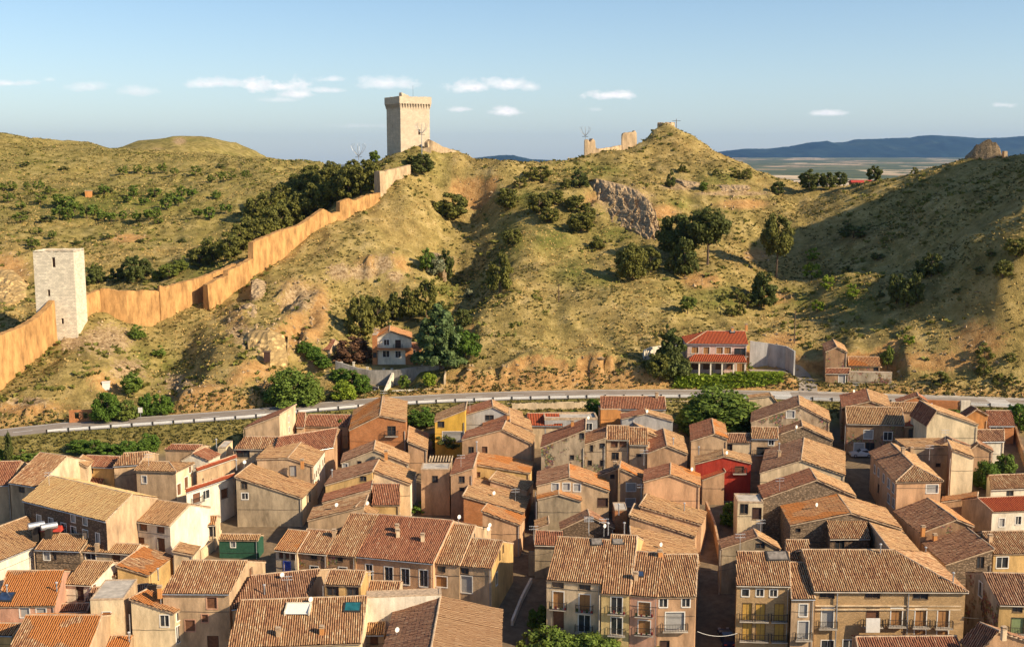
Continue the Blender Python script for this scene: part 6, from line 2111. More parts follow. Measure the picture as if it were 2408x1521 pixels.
def tree(px, py, hpx, wpx, shape, leaf, label, cat='tree', name='tree', big=1, trunk=.12, group=None, ground=None, Y=None):
    """py is the picture row of the foot of the plant"""
    TREE_N[0] += 1
    if Y is not None:
        p = at(px, py, Y)
        p.z = ter_z(p.x, p.y)
    elif ground == 'town':
        z = 5.0
        for _ in range(20):
            q = on_z(px, py, z)
            z = .5 * z + .5 * ter_z(q.x, q.y)
        p = q
    else:
        p = hit(px, py, 400)
    sc_ = p.y / (FOC * .985)
    h, w_ = hpx * sc_ * 1.06, wpx * sc_ / 2
    cd, td = plant_proto(shape, leaf, big, trunk, TREE_N[0] % 3)
    r = empty(name, p, label, cat, group)
    r.scale = (w_, w_, h)
    r.rotation_euler = (0, 0, random.uniform(0, 6.28))
    for nm, dta in (('crown', cd), ('trunk', td)):
        o = bpy.data.objects.new(nm, dta)
        o.parent = r
        COL.objects.link(o)
    return r


ORD = ['first', 'second', 'third', 'fourth', 'fifth', 'sixth', 'seventh', 'eighth', 'ninth', 'tenth', 'eleventh', 'twelfth', 'thirteenth', 'fourteenth', 'fifteenth', 'sixteenth', 'seventeenth', 'eighteenth']


def stand(items, shape, leaf, what, where, group, **kw):
    """a countable group of look-alike plants, told apart by their place in the row"""
    items = sorted(items)
    for i, (px, py, h, w_) in enumerate(items):
        if len(items) == 1:
            lb = '%s %s' % (what, where)
        elif i == len(items) - 1:
            lb = '%s, rightmost %s' % (what, where)
        elif i == 0:
            lb = '%s, leftmost %s' % (what, where)
        else:
            lb = '%s, %s from the left %s' % (what, ORD[i], where)
        tree(px, py, h, w_, shape, leaf, lb, group=group, **kw)


T = tree
# hillside pines one can tell apart
T(1062, 516, 56, 78, 'round', 'pine', 'broad dark pine alone on the slope below the keep')
T(1195, 492, 46, 52, 'round', 'pine', 'round pine in the middle of the hill left of the saddle')
T(1205, 576, 36, 44, 'round', 'pine', 'small lone pine on the crest of the central spur')
T(1176, 688, 88, 64, 'pine', 'pine', 'tall olive-green pine standing on the shaded edge of the central spur')
T(1405, 584, 26, 34, 'bush', 'pine', 'little round bush below the long jagged cliff')
T(1594, 606, 92, 92, 'round', 'dark', 'large spreading pine at the lower end of the jagged cliff', big=2, name='pine_tree')
T(1612, 650, 86, 62, 'pine', 'dark', 'slender dark pine just below the large spreading pine', name='pine_tree')
T(1664, 622, 120, 92, 'umb', 'dark', 'pine with a bare trunk and flat crown right of the jagged cliff', big=2, trunk=.28, name='pine_tree')
T(1486, 660, 78, 74, 'round', 'pine', 'bushy pine casting a long shadow to its left on the open slope', big=2, name='pine_tree')
T(1530, 640, 58, 46, 'pine', 'pine', 'smaller pine touching the bushy one on the open slope', name='pine_tree')
T(1586, 640, 72, 42, 'cone', 'pine', 'narrow cone-shaped pine between the pine pair and the bare-trunked one', name='pine_tree')
T(1825, 652, 132, 70, 'umb', 'pine', 'tall isolated pine with a visible trunk in the right-hand valley', big=2, trunk=.25, name='pine_tree')
T(1797, 722, 80, 66, 'pine', 'dark', 'dark shrubby pine above the pink house, largest of its cluster', name='pine_tree')
T(1362, 442, 54, 48, 'cone', 'dark', 'cone-shaped pine at the top end of the jagged cliff', name='pine_tree')
T(992, 408, 44, 52, 'bush', 'dark', 'dark round bush right under the keep beside the pale wall', cat='bush', name='bush')
T(966, 386, 20, 22, 'bush', 'pine', 'small bush at the left foot of the keep', cat='bush', name='bush')
T(880, 384, 26, 24, 'round', 'broad', 'small leafy tree against the sky left of the keep')
T(1576, 440, 44, 26, 'cone', 'dark', 'slim dark conifer just below the cone-shaped hill', name='pine_tree')
T(1605, 404, 22, 24, 'cone', 'pine', 'small conifer on the flank of the cone-shaped hill')
T(1655, 450, 20, 20, 'round', 'broad', 'small green tree at the end of the dark rock ledge')
stand([(1535, 402, 8, 14), (1685, 413, 14, 18), (1732, 418, 18, 26), (1756, 420, 20, 26)], 'bush', 'pine', 'little dark bush', 'on the cone-shaped hill', 'bushes on the cone-shaped hill', cat='bush', name='bush', big=0)
stand([(1222, 442, 26, 34), (1246, 425, 30, 34), (1272, 428, 34, 50)], 'round', 'pine', 'dark shrubby tree', 'of the trio just under the saddle', 'trees under the saddle', big=0)
stand([(1270, 502, 44, 54), (1292, 524, 34, 44), (1305, 482, 34, 40), (1330, 446, 24, 26), (1356, 498, 36, 52), (1384, 520, 30, 36), (1366, 545, 44, 62)], 'round', 'pine', 'rounded pine', 'of the clump left of the cliff', 'pines left of the cliff', big=1, name='pine_tree')
stand([(1700, 706, 22, 26), (1716, 742, 26, 28), (1734, 706, 38, 40), (1738, 740, 44, 30), (1758, 722, 34, 34)], 'cone', 'pine', 'small conifer', 'in the cluster above the pink house', 'conifers above the pink house', big=0, name='pine_tree')
T(1617, 738, 40, 38, 'round', 'light', 'lone light-green tree on the open slope left of the conifer cluster', trunk=.3)
stand([(1910, 612, 26, 30), (1908, 655, 34, 42), (1945, 680, 30, 30), (2005, 700, 30, 30), (1922, 735, 28, 28), (2138, 812, 24, 26)], 'round', 'lime', 'bright green young tree', 'in the shaded right valley', 'young trees in the shaded valley', big=0)
stand([(2108, 715, 74, 40), (2132, 722, 66, 52), (2155, 712, 70, 36), (2190, 650, 54, 52), (2166, 656, 46, 40)], 'pine', 'dark', 'tall dark pine', 'in the shaded right grove', 'pines of the shaded grove', name='pine_tree')
stand([(2006, 560, 30, 64), (1992, 545, 24, 30), (2065, 612, 18, 34), (1988, 642, 18, 30), (2070, 700, 16, 18), (2330, 604, 16, 22), (2300, 640, 14, 24), (2250, 690, 14, 20)], 'bush', 'dark', 'low dark bush', 'on the shaded right slope', 'dark bushes on the shaded slope', cat='bush', name='bush', big=0)
T(2390, 604, 44, 56, 'round', 'pine', 'half-lit round pine at the right edge of the picture', name='pine_tree')
T(2358, 652, 38, 44, 'round', 'pine', 'small pine near the right edge on the lit rim of the shadow', name='pine_tree')
stand([(1830, 458, 28, 30), (1903, 448, 44, 46), (1945, 445, 38, 36), (1975, 438, 30, 32)], 'round', 'dark', 'dark round pine', 'of the right-hand skyline row', 'pines on the skyline', name='pine_tree')
T(2056, 426, 32, 32, 'round', 'dark', 'single dark tree by the tiny red roof on the right-hand skyline', name='pine_tree')
T(2150, 409, 14, 18, 'bush', 'pine', 'tiny bush on the skyline between the single tree and the crumbling fort', cat='bush', name='bush', big=0)

# wood behind the rampart
WOOD = [(470, 628, 46, 50), (500, 612, 52, 50), (540, 612, 60, 62), (566, 590, 60, 56), (598, 574, 62, 66), (628, 556, 60, 60), (655, 545, 62, 64), (684, 534, 66, 66), (712, 520, 66, 60), (742, 505, 70, 62), (765, 492, 64, 56), (792, 480, 74, 62),
        (822, 468, 74, 62), (850, 455, 66, 60), (872, 442, 56, 48)]
stand(WOOD, 'round', 'pine', 'dark pine', 'in line behind the orange rampart', 'pines behind the rampart', name='pine_tree')
stand([(600, 520, 50, 50), (632, 505, 52, 52), (664, 492, 56, 52), (695, 478, 54, 54), (722, 462, 52, 50), (752, 452, 52, 52), (782, 442, 48, 48), (808, 428, 40, 44), (832, 418, 38, 40), (735, 425, 34, 50), (700, 440, 30, 40), (862, 412, 34, 40), (775, 405, 24, 30)], 'round', 'pine', 'dark pine', 'in the upper wood below the keep', 'pines in the upper wood', name='pine_tree')
stand([(208, 672, 42, 44), (232, 664, 38, 36), (275, 662, 34, 38), (315, 664, 62, 56), (340, 650, 40, 44)], 'pine', 'dark', 'dull green tree', 'behind the wall by the white tower', 'trees behind the wall by the tower')
stand([(398, 655, 34, 44), (372, 660, 24, 30), (425, 640, 28, 36)], 'round', 'light', 'light green bushy tree', 'behind the middle of the brownish wall', 'light trees behind the brownish wall')
# orchard on the left hills
ORCH = {
    'in the row below the left skyline': [(290, 412, 20, 22), (325, 409, 20, 20), (350, 410, 16, 18), (382, 407, 22, 22), (410, 412, 16, 18), (460, 416, 24, 26), (498, 430, 18, 22), (525, 428, 22, 24), (545, 424, 16, 20), (580, 420, 18, 24)],
    'in the far left patch': [(8, 450, 18, 22), (27, 450, 22, 26), (20, 478, 22, 28), (65, 446, 18, 18), (92, 452, 26, 24), (95, 482, 26, 28), (118, 456, 18, 22), (48, 525, 24, 32), (50, 494, 20, 26)],
    'in the dense middle row': [(138, 488, 28, 34), (158, 492, 30, 36), (175, 500, 28, 32), (140, 514, 28, 34), (162, 518, 26, 32), (205, 514, 30, 36), (222, 508, 24, 26), (240, 520, 24, 26), (262, 524, 24, 28), (290, 518, 20, 22), (320, 522, 24, 26), (350, 520, 28, 30), (370, 515, 24, 26)],
    'on the slope left of the wood': [(245, 458, 22, 26), (315, 465, 26, 28), (300, 478, 16, 22), (340, 484, 20, 26), (365, 465, 22, 30), (392, 494, 26, 30), (400, 474, 22, 26), (420, 486, 24, 26), (428, 465, 24, 24), (452, 468, 26, 26), (465, 514, 24, 26), (494, 518, 28, 30), (530, 504, 24, 28), (508, 470, 20, 24)],
    'low above the white tower': [(75, 584, 22, 34), (125, 562, 18, 20), (90, 552, 16, 24), (112, 600, 12, 16), (372, 528, 14, 20), (222, 640, 20, 20)],
}
for wh, it in ORCH.items():
    stand(it, 'round', 'light' if 'low' in wh or 'far' in wh else 'broad', 'small green orchard tree', wh, 'orchard trees ' + wh, big=0, trunk=.22)
stand([(255, 452, 10, 22), (60, 505, 10, 26), (110, 520, 12, 34), (250, 560, 10, 30), (330, 570, 9, 20), (180, 575, 10, 26), (430, 570, 10, 20), (520, 395, 10, 20), (150, 400, 9, 20), (60, 390, 9, 22)], 'bush', 'dark', 'dark low bush', 'in the scrub of the left hill', 'dark bushes on the left hill', cat='bush', name='bush', big=0)

# gully and roadside plants
T(310, 926, 48, 50, 'round', 'broad', 'round green tree in the gully mouth above the road', big=1)
T(252, 990, 66, 66, 'bush', 'ivy', 'big green bush beside the brick frame ruin', cat='bush', name='bush', big=2)
T(300, 988, 44, 46, 'bush', 'light', 'pale flowering bush right of the big green one by the road', cat='bush', name='bush')
T(345, 978, 54, 36, 'bush', 'ivy', 'narrow green bush at the roadside sign in the gully', cat='bush', name='bush')
T(378, 972, 48, 54, 'bush', 'ivy', 'shaded green bush at the right side of the gully mouth', cat='bush', name='bush')
T(322, 796, 30, 36, 'bush', 'broad', 'small bush under the dark hole in the rampart', cat='bush', name='bush')
T(374, 838, 24, 34, 'bush', 'broad', 'bush in the middle of the shaded gully', cat='bush', name='bush', big=0)
T(690, 950, 82, 118, 'bush', 'broad', 'large rounded shrub mass at the roadside below the cave doorway', cat='bush', name='bush', big=2)
T(735, 948, 50, 60, 'bush', 'light', 'paler shrub on the right side of the large roadside shrub', cat='bush', name='bush')
T(808, 940, 44, 56, 'bush', 'lime', 'bright yellow-green bush beside the villa drive', cat='bush', name='bush')
stand([(718, 828, 26, 40), (738, 846, 30, 42), (758, 866, 30, 40)], 'bush', 'ivy', 'dark ivy mound', 'creeping down the rock edge left of the villa', 'ivy mounds left of the villa', cat='ivy', name='ivy')
stand([(800, 894, 30, 44), (828, 908, 36, 46), (852, 924, 42, 40)], 'bush', 'ivy', 'trimmed green hedge mound', 'along the villa drive', 'hedge along the villa drive', cat='hedge', name='hedge')
T(830, 852, 56, 84, 'bush', 'rust', 'reddish-brown leafless shrub between the shed and the villa', cat='bush', name='bush', big=1)
T(1036, 868, 152, 140, 'cedar', 'cedar', 'big layered blue-green cedar to the right of the villa', big=2, trunk=.14, name='cedar_tree')
T(1096, 862, 80, 70, 'round', 'ivy', 'round-crowned tree on a pale trunk right of the cedar', trunk=.3)
stand([(848, 790, 90, 66), (888, 770, 70, 54), (930, 752, 62, 46), (965, 752, 78, 50), (1002, 748, 86, 56), (868, 745, 50, 44), (1040, 760, 50, 44)], 'pine', 'pine', 'dusky pine', 'of the grove behind the villa', 'pines behind the villa', name='pine_tree')
T(912, 778, 40, 20, 'cone', 'dark', 'thin young conifer directly behind the villa roof', name='pine_tree')
T(1004, 640, 50, 36, 'round', 'broad', 'green tree in the upper gully beside the silvery one')
T(1022, 648, 42, 46, 'round', 'grey', 'silvery pale tree in the upper gully')
T(1048, 660, 66, 36, 'round', 'dark', 'dark tree behind the silvery pale one in the upper gully')
T(1102, 700, 20, 24, 'bush', 'grey', 'little pale bush in the deep shade of the gully', cat='bush', name='bush', big=0)
T(1088, 770, 40, 42, 'round', 'dark', 'dark tree above the cedar in the shade of the spur')
T(1011, 910, 32, 32, 'round', 'lime', 'bright round bush in the garden below the villa', cat='bush', name='bush')
T(950, 912, 34, 26, 'bush', 'broad', 'leafy shrub left in the garden below the villa', cat='bush', name='bush')
T(1578, 884, 128, 92, 'cone', 'dark', 'tall dark conifer beside the pink house', big=2, name='conifer')
T(1550, 893, 64, 58, 'round', 'pine', 'yellowish pine in front of the tall dark conifer', name='pine_tree')
T(1598, 878, 36, 30, 'round', 'lime', 'bright green small tree between the conifer and the pink house')
stand([(1673, 884, 20, 12), (1698, 884, 18, 12), (1726, 885, 18, 12), (1753, 886, 20, 14)], 'cone', 'dark', 'tiny clipped conifer', 'in front of the pink house', 'clipped conifers before the pink house', big=0, name='conifer', trunk=.05)
T(1764, 868, 14, 12, 'bush', 'broad', 'small green bush at the right corner of the pink house', cat='bush', name='bush', big=0)
T(2086, 868, 52, 28, 'round', 'light', 'pale green tree behind the farmhouse yard wall', trunk=.2)
stand([(2010, 872, 22, 30), (2038, 873, 24, 34)], 'bush', 'ivy', 'dark green plant', 'inside the farmhouse yard', 'plants in the farmhouse yard', cat='bush', name='bush', big=0, Y=254.5)
stand([(2212, 905, 30, 44), (2314, 848, 40, 40), (2312, 885, 40, 34), (2350, 905, 26, 30), (2376, 850, 22, 30), (2380, 905, 24, 28)], 'bush', 'pine', 'roadside shrub', 'on the bank at the far right', 'shrubs on the right bank', cat='bush', name='bush', big=0)
# town plants
T(1690, 1016, 98, 180, 'bush', 'broad', 'very large spreading fig tree among the roofs near the road', big=2, ground='town', name='fig_tree')
T(1640, 1010, 70, 80, 'bush', 'broad', 'left lobe of dense foliage beside the very large fig tree', big=1, ground='town', name='fig_tree')
T(1395, 988, 48, 46, 'bush', 'ivy', 'dark bushy tree left of the wide red roadside roof', ground='town')
T(1350, 990, 24, 40, 'bush', 'ivy', 'low dark shrub in the shadow behind the pale flat-topped house', ground='town', cat='bush', name='bush')
T(994, 1000, 42, 70, 'bush', 'ivy', 'ivy-green bush right of the brick house', ground='town', cat='bush', name='bush')
T(1050, 1066, 54, 70, 'round', 'dark', 'dark tree in the courtyard under the yellow house', ground='town')
T(805, 1046, 60, 30, 'bush', 'ivy', 'ivy growing in the alley left of the brick house', ground='town', cat='ivy', name='ivy')
T(735, 1030, 36, 26, 'bush', 'ivy', 'climbing green plant on the low garden house', ground='town', cat='ivy', name='ivy')
T(2150, 1000, 24, 48, 'bush', 'broad', 'green bush beside the brown annexe at the upper right', ground='town', cat='bush', name='bush')
T(2242, 982, 22, 40, 'bush', 'broad', 'green bush behind the bright cream house', ground='town', cat='bush', name='bush')
T(2396, 1020, 64, 60, 'round', 'ivy', 'dark tree at the right edge by the road', ground='town')
T(2318, 1146, 62, 62, 'bush', 'ivy', 'dense green bush right of the cream concrete block', ground='town', cat='bush', name='bush', big=2)
T(2362, 1120, 60, 50, 'bush', 'broad', 'lighter bush behind the dense green one at the right', ground='town', cat='bush', name='bush')
T(1718, 1235, 60, 46, 'bush', 'ivy', 'leafy shrub in the shaded yard by the beige terrace house', ground='town', cat='bush', name='bush')
T(985, 1205, 26, 40, 'bush', 'ivy', 'small green plant in the courtyard behind the long terrace', ground='town', cat='bush', name='bush', big=0)
T(1268, 1480, 60, 50, 'bush', 'ivy', 'dark shrub in the overgrown plot by the lower lane', ground='town', cat='bush', name='bush')
T(22, 1090, 74, 20, 'cyp', 'dark', 'slim dark cypress at the left edge below the road', ground='town', name='cypress', trunk=.03)
stand([(-6, 1086, 30, 40), (50, 1084, 26, 46), (88, 1082, 22, 50)], 'bush', 'broad', 'low garden bush', 'beside the slim cypress', 'garden bushes by the cypress', cat='bush', name='bush', ground='town', big=0)
stand([(185, 1062, 26, 60), (225, 1070, 34, 66), (262, 1078, 36, 66), (298, 1076, 38, 62), (332, 1072, 40, 56), (352, 1060, 44, 44)], 'bush', 'ivy', 'dense hedge section', 'of the hedge under the road bank', 'long hedge under the road bank', cat='hedge', name='hedge', ground='town')
T(1290, 1585, 104, 140, 'round', 'broad', 'leafy street tree at the bottom edge, left crown', big=2, ground='town')
T(1400, 1595, 98, 140, 'round', 'broad', 'leafy street tree at the bottom edge, right crown', big=2, ground='town')
T(1240, 1570, 80, 60, 'round', 'light', 'small bright tree left of the two street trees at the bottom', big=1, ground='town')
T(1552, 1600, 70, 100, 'round', 'broad', 'top of a tree peeping in below the glazed bay', big=1, ground='town')

# stuff: vineyard below the pink house
def scatter(name, label, cat, leaf, N, test, size, blades, height, seed):
    rng = np.random.default_rng(seed)
    V, Q_ = [], []
    P_ = []
    while len(P_) < N:
        x, y = test(rng)
        if x is None:
            continue
        P_.append((x, y, ter_z(x, y)))
    P_ = np.array(P_)
    c = np.repeat(P_, blades, 0)
    M_ = len(c)
    th = rng.uniform(0, pi, M_)
    s = size * rng.uniform(.5, 1.5, M_)
    h = height * rng.uniform(.5, 1.5, M_)
    dx, dy = np.cos(th) * s, np.sin(th) * s
    lx, ly = rng.normal(size=M_) * h * .5, rng.normal(size=M_) * h * .5
    j = rng.normal(size=(M_, 2)) * size * .5
    c[:, 0] += j[:, 0]
    c[:, 1] += j[:, 1]
    c[:, 2] -= .06
    v0 = c + np.stack([-dx * .5, -dy * .5, np.zeros(M_)], 1)
    v1 = c + np.stack([dx * .5, dy * .5, np.zeros(M_)], 1)
    v2 = c + np.stack([dx * .7 + lx, dy * .7 + ly, h], 1)
    v3 = c + np.stack([-dx * .7 + lx, -dy * .7 + ly, h * .8], 1)
    V = np.stack([v0, v1, v2, v3], 1).reshape(-1, 3)
    mb = MB()
    mb.chunk(V, np.arange(M_ * 4).reshape(-1, 4), np.zeros((M_ * 4, 2)), LF[leaf])
    return tag(mb.build(name), label, cat, kind='stuff')


va, vb = at(1600, 906, 251.8), at(1835, 880, 258)


def vtest(rng):
    y = rng.uniform(va.y, 255.6)
    f = (y - va.y) / (255.6 - va.y)
    x = rng.uniform(at(1580 + 20 * f, 900, y).x, at(1838, 900, y).x)
    return (x, y) if y > road_y(x) + HW + .8 else (None, None)


scatter('vineyard', 'bright green vine rows in front of the pink house', 'vines', 'lime', 2600, vtest, .5, 3, .4, 5)


BGR = np.maximum(B, R).reshape(GX.shape)


def cover_b(x, y):
    i = min(max(int(np.searchsorted(xs, x)), 0), nx_ - 1)
    j = min(max(int(np.searchsorted(ys, y)), 0), ny_ - 1)
    return BGR[j, i]


def htest(kind):
    def f(rng):
        y = 226 + 380 * rng.random() ** 1.05
        hw = y * 1260 / FOC
        x = rng.uniform(-hw, hw)
        if abs(y - road_y(x)) < HW + 1.6 or y < road_y(x):
            return None, None
        n = noise.noise((x * .05, y * .05, 2.0 + kind)) + .6 * noise.noise((x * .2, y * .2, 5.0 + kind))
        if rng.random() > .45 + 1.3 * n:
            return None, None
        if cover_b(x, y) > .42:
            return None, None
        # keep clear of the buildings beyond the road
        if y < 268 and ((37 < x < 60) or (-33 < x < -18) or (68 < x < 86)):
            return None, None
        return x, y
    return f


scatter('scrub', 'low olive-brown scrub covering the hillsides', 'scrub', 'scrub', 30000, htest(0), .36, 3, .34, 11)
def shtest(rng):
    y = 232 + 330 * rng.random()
    hw = y * 1260 / FOC
    x = rng.uniform(-hw, hw)
    if y < road_y(x) + HW + 3 or (y < 268 and ((36 < x < 62) or (-34 < x < -17) or (66 < x < 90))):
        return None, None
    n = noise.noise((x * .03, y * .03, 21.0)) + .5 * noise.noise((x * .12, y * .12, 25.0))
    if rng.random() > .25 + 1.6 * n:
        return None, None
    return x, y


scatter('small_shrubs', 'small dark green shrubs sprinkled over the slopes', 'shrubs', 'pine', 2300, shtest, .55, 7, .65, 17)
scatter('dry_grass', 'dry straw-coloured grass on the hills and banks', 'grass', 'straw', 22000, htest(7), .28, 3, .28, 12)


def btest(rng):
    x = rng.uniform(-112, 120)
    o = rng.uniform(HW + 1.2, 13)
    y = road_y(x) - o if rng.random() < .6 else road_y(x) + HW + .9 + 3 * rng.random()
    return x, float(y)


scatter('verge_grass', 'dry grass and weeds on both verges of the road', 'grass', 'scrub', 6000, btest, .3, 3, .35, 13)

# ---------------------------------------------------------------- guard rail, poles, signs
gr = empty('guard_rail', (0, float(road_y(0)) - HW - .6, float(road_z(0))), 'long grey metal guard rail on posts along the near side of the road', 'guard rail')
go = Vector(gr.location)
M_RAIL = flat('bright_rail', (0.80, 0.78, 0.74), .35, metal=.2, var=.1)
rl = MB()
X = list(np.arange(-92, 118, 2.0))
for x0, x1 in zip(X[:-1], X[1:]):
    for z0, z1 in ((.40, .82),):
        p = []
        for z in (z0, z1):
            for x, o_ in ((x0, 0), (x1, 0), (x1, .08), (x0, .08)):
                p.append((x, float(road_y(x)) - HW - .6 + o_, float(road_z(x)) + z))
        rl.hexa(p, M_RAIL)
rl.build('rail', gr, go)
for x in np.arange(-92, 118, 4.0):
    pm = MB()
    pm.box((x, float(road_y(x)) - HW - .66, float(road_z(x)) - .4), .3, .1, 1.3, M_IRON)
    pm.build('post', gr, go)

LOWW = []
mb = MB()
for x0 in np.arange(-6, 44, 2.5):
    y0, y1 = float(road_y(x0)) - HW - 2.6, float(road_y(x0 + 2.5)) - HW - 2.6
    z = float(road_z(x0)) - .9
    mb.hexa([(x0, y0, z - .5), (x0 + 2.5, y1, z - .5), (x0 + 2.5, y1 + .4, z - .5), (x0, y0 + .4, z - .5), (x0, y0, z + .75), (x0 + 2.5, y1, z + .75), (x0 + 2.5, y1 + .4, z + .75), (x0, y0 + .4, z + .75)], CR)
tag(mb.build('parapet_wall'), 'long pale parapet under the guard rail in the centre of the road', 'wall')


def pole(label, px, py, Y, hpx, kind='wood', lean=0):
    p = at(px, py, Y)
    g = ter_z(p.x, p.y)
    h = at(px, py - hpx, Y).z - g
    r = empty('utility_pole', (p.x, p.y, g), label, 'utility pole')
    mb = MB()
    m_ = M_GALV if kind == 'ring' else M_WOOD
    rr = .16 if kind != 'wood' else .14
    mb.tube([(p.x, p.y, g - 1), (p.x + lean, p.y, g + h * (.72 if kind == 'ring' else 1))], [rr, rr * .6], m_, 6)
    mb.build('pole', r, (p.x, p.y, g))
    c_ = MB()
    ht = g + h * (.72 if kind == 'ring' else .86)
    w_ = 1.1 if kind != 'cross' else 1.6
    if kind != 'plain':
        c_.box((p.x, p.y, ht - .3), w_ * 2, .16, .14, M_IRON)
        c_.build('crossarm', r, (p.x, p.y, g))
    if kind == 'ring':
        k = MB()
        for i in range(8):
            a = 2 * pi * i / 8
            rr_ = h * .17
            k.tube([(p.x, p.y, ht), (p.x + rr_ * .7 * cos(a), p.y + rr_ * .7 * sin(a), ht + h * .12), (p.x + rr_ * cos(a), p.y + rr_ * sin(a), ht + h * .23), (p.x + rr_ * .8 * cos(a), p.y + rr_ * .8 * sin(a), ht + h * .28)], [.07, .05, .05, .04], M_GALV, 4)
        k.build('spark_gap_arms', r, (p.x, p.y, g))
    return r


pole('steel pole with a crown of curved arms left of the keep', 844, 412, 372, 74, 'ring')
pole('steel pole with a crown of curved arms in front of the keep', 992, 358, 386, 68, 'ring')
pole('pale pole with a ring of arms behind the jagged tower stump', 1376, 360, 424, 62, 'ring')
pole('thin pole with a box at its top right of the round ruined tower', 1590, 310, 438, 30, 'cross')
pole('plain wooden pole on the open slope in the centre', 1314, 706, 288, 38, 'plain')
pole('wooden pole rising behind the tall dark conifer', 1568, 800, 270, 45, 'plain')
pole('thin wooden pole at the foot of the valley left of the farmhouse', 1868, 800, 272, 70, 'plain')
pole('wooden pole with a crossarm in the shadow at the far right', 2304, 742, 262, 58, 'cross')
pole('wooden pole near the villa cedar roots', 1077, 868, 258, 46, 'plain')

mb = MB()
p = at(331, 985, 232)
p.z = ter_z(p.x, p.y)
mb.tube([p, p + Vector((0, 0, 2.2))], [.05, .05], M_GALV, 6)
mb.box((p.x, p.y - .06, p.z + 1.4), .9, .05, 1.1, M_WHITE)
o = mb.build('road_sign', None, p)
o.location = p
tag(o, 'small white road sign on a post by the gully mouth', 'road sign')
mb = MB()
p = hit(250, 912)
mb.box((p.x, p.y, p.z - .4), 1.6, 1.2, 1.7, M_WHITE, .3)
mb.box((p.x, p.y, p.z + 1.3), 1.8, 1.4, .12, M_WHITE, .3)
o = mb.build('utility_box', None, p)
o.location = p
tag(o, 'small white concrete box on the slope above the brick frame ruin', 'utility box')
# tiny red roof on the skyline
mb = MB()
p = at(2025, 430, 392)
mb.box((p.x, p.y, p.z - 6), 7, 4, 6.2, BR)
mb.hexa([(p.x - 4, p.y - 2.6, p.z + .1), (p.x + 4, p.y - 2.6, p.z + .1), (p.x + 4, p.y + 2.6, p.z + .1), (p.x - 4, p.y + 2.6, p.z + .1), (p.x - 3.6, p.y, p.z + .9), (p.x + 3.6, p.y, p.z + .9), (p.x + 3.6, p.y + .3, p.z + .9), (p.x - 3.6, p.y + .3, p.z + .9)], M_REDP)
o = mb.build('hut', None, p)
o.location = p
tag(o, 'tiny hut with a red roof half hidden behind the right-hand skyline', 'hut')
mb = MB()
p = hit(209, 462)
mb.box((p.x, p.y, p.z - .5), 2.4, 2.2, 2.6, OR, .2)
mb.box((p.x, p.y, p.z + 2.1), 2.7, 2.5, .2, M_RIDGE, .2)
mb.box((p.x - .4, p.y - 1.12, p.z), .8, .1, 1.7, M_DOOR, .2)
o = mb.build('hut', None, p)
o.location = p
tag(o, 'little orange hut with a dark door on the left hillside', 'hut')

# silver tanks with a red cover
for i, (px, py, lb) in enumerate([(84, 1231, 'silver half-round tank nearest the white-walled house'), (114, 1233, 'silver half-round tank next to the red cover')]):
    q = on_z(px, py, 8.3)
    mb = MB()
    mb.tube([(q.x - .95, q.y - .5, q.z - .3), (q.x + .95, q.y + .8, q.z - .3)], [.5, .5], M_GALV, 18)
    mb.box((q.x, q.y, q.z - 7), .9, .9, 6.5, M_IRON)
    o = mb.build('water_tank', None, q)
    o.location = q
    tag(o, lb, 'water tank', 'silver tanks on the roof')
q = on_z(122, 1244, 7.2)
mb = MB()
mb.hexa([(q.x - 1.5, q.y - .9, q.z - .1), (q.x + 1.7, q.y - .9, q.z - .1), (q.x + 1.7, q.y + .9, q.z - .1), (q.x - 1.5, q.y + .9, q.z - .1), (q.x - 1.2, q.y - .2, q.z + .5), (q.x + 1.4, q.y - .2, q.z + .5), (q.x + 1.4, q.y + .4, q.z + .5), (q.x - 1.2, q.y + .4, q.z + .5)], M_REDP)
mb.box((q.x, q.y, q.z - 6), 2.4, 1.2, 5.9, BR)
o = mb.build('shed', None, q)
o.location = q
tag(o, 'little shed with a plain red cover beside the silver tanks', 'shed')

# pergola in the courtyard
q0 = eave_pts(1012, 1084, 5)
pg = empty('pergola', (q0.x, q0.y, town_z(q0.x, q0.y)), 'weathered timber pergola in the courtyard below the yellow house', 'pergola')
og = Vector(pg.location)
for i in range(2):
    for j in range(2):
        mb = MB()
        mb.box((q0.x + i * 3.6, q0.y + j * 3, og.z - 1), .25, .25, q0.z - og.z + 1, CR)
        mb.build('post', pg, og)
mb = MB()
for i in range(9):
    mb.box((q0.x - .2 + i * .5, q0.y + 1.5, q0.z), .16, 3.8, .16, CR)
mb.build('slats', pg, og)

# roof light and sunken terrace of the big foreground roof, skylights
def skylight(label, px, py, z, w_, d_, m, slope=.38):
    q = on_z(px, py, z)
    mb = MB()
    P_ = [(q.x - w_ / 2, q.y - d_ / 2, q.z - slope * d_ / 2), (q.x + w_ / 2, q.y - d_ / 2, q.z - slope * d_ / 2), (q.x + w_ / 2, q.y + d_ / 2, q.z + slope * d_ / 2), (q.x - w_ / 2, q.y + d_ / 2, q.z + slope * d_ / 2)]
    mb.hexa([Vector(p_) - Vector((0, 0, .1)) for p_ in P_] + [Vector(p_) + Vector((0, 0, .22)) for p_ in P_], M_IRON)
    c_ = Vector(q)
    mb.face([c_.lerp(Vector(p_), .86) + Vector((0, 0, .235)) for p_ in P_], m)
    return mb, q


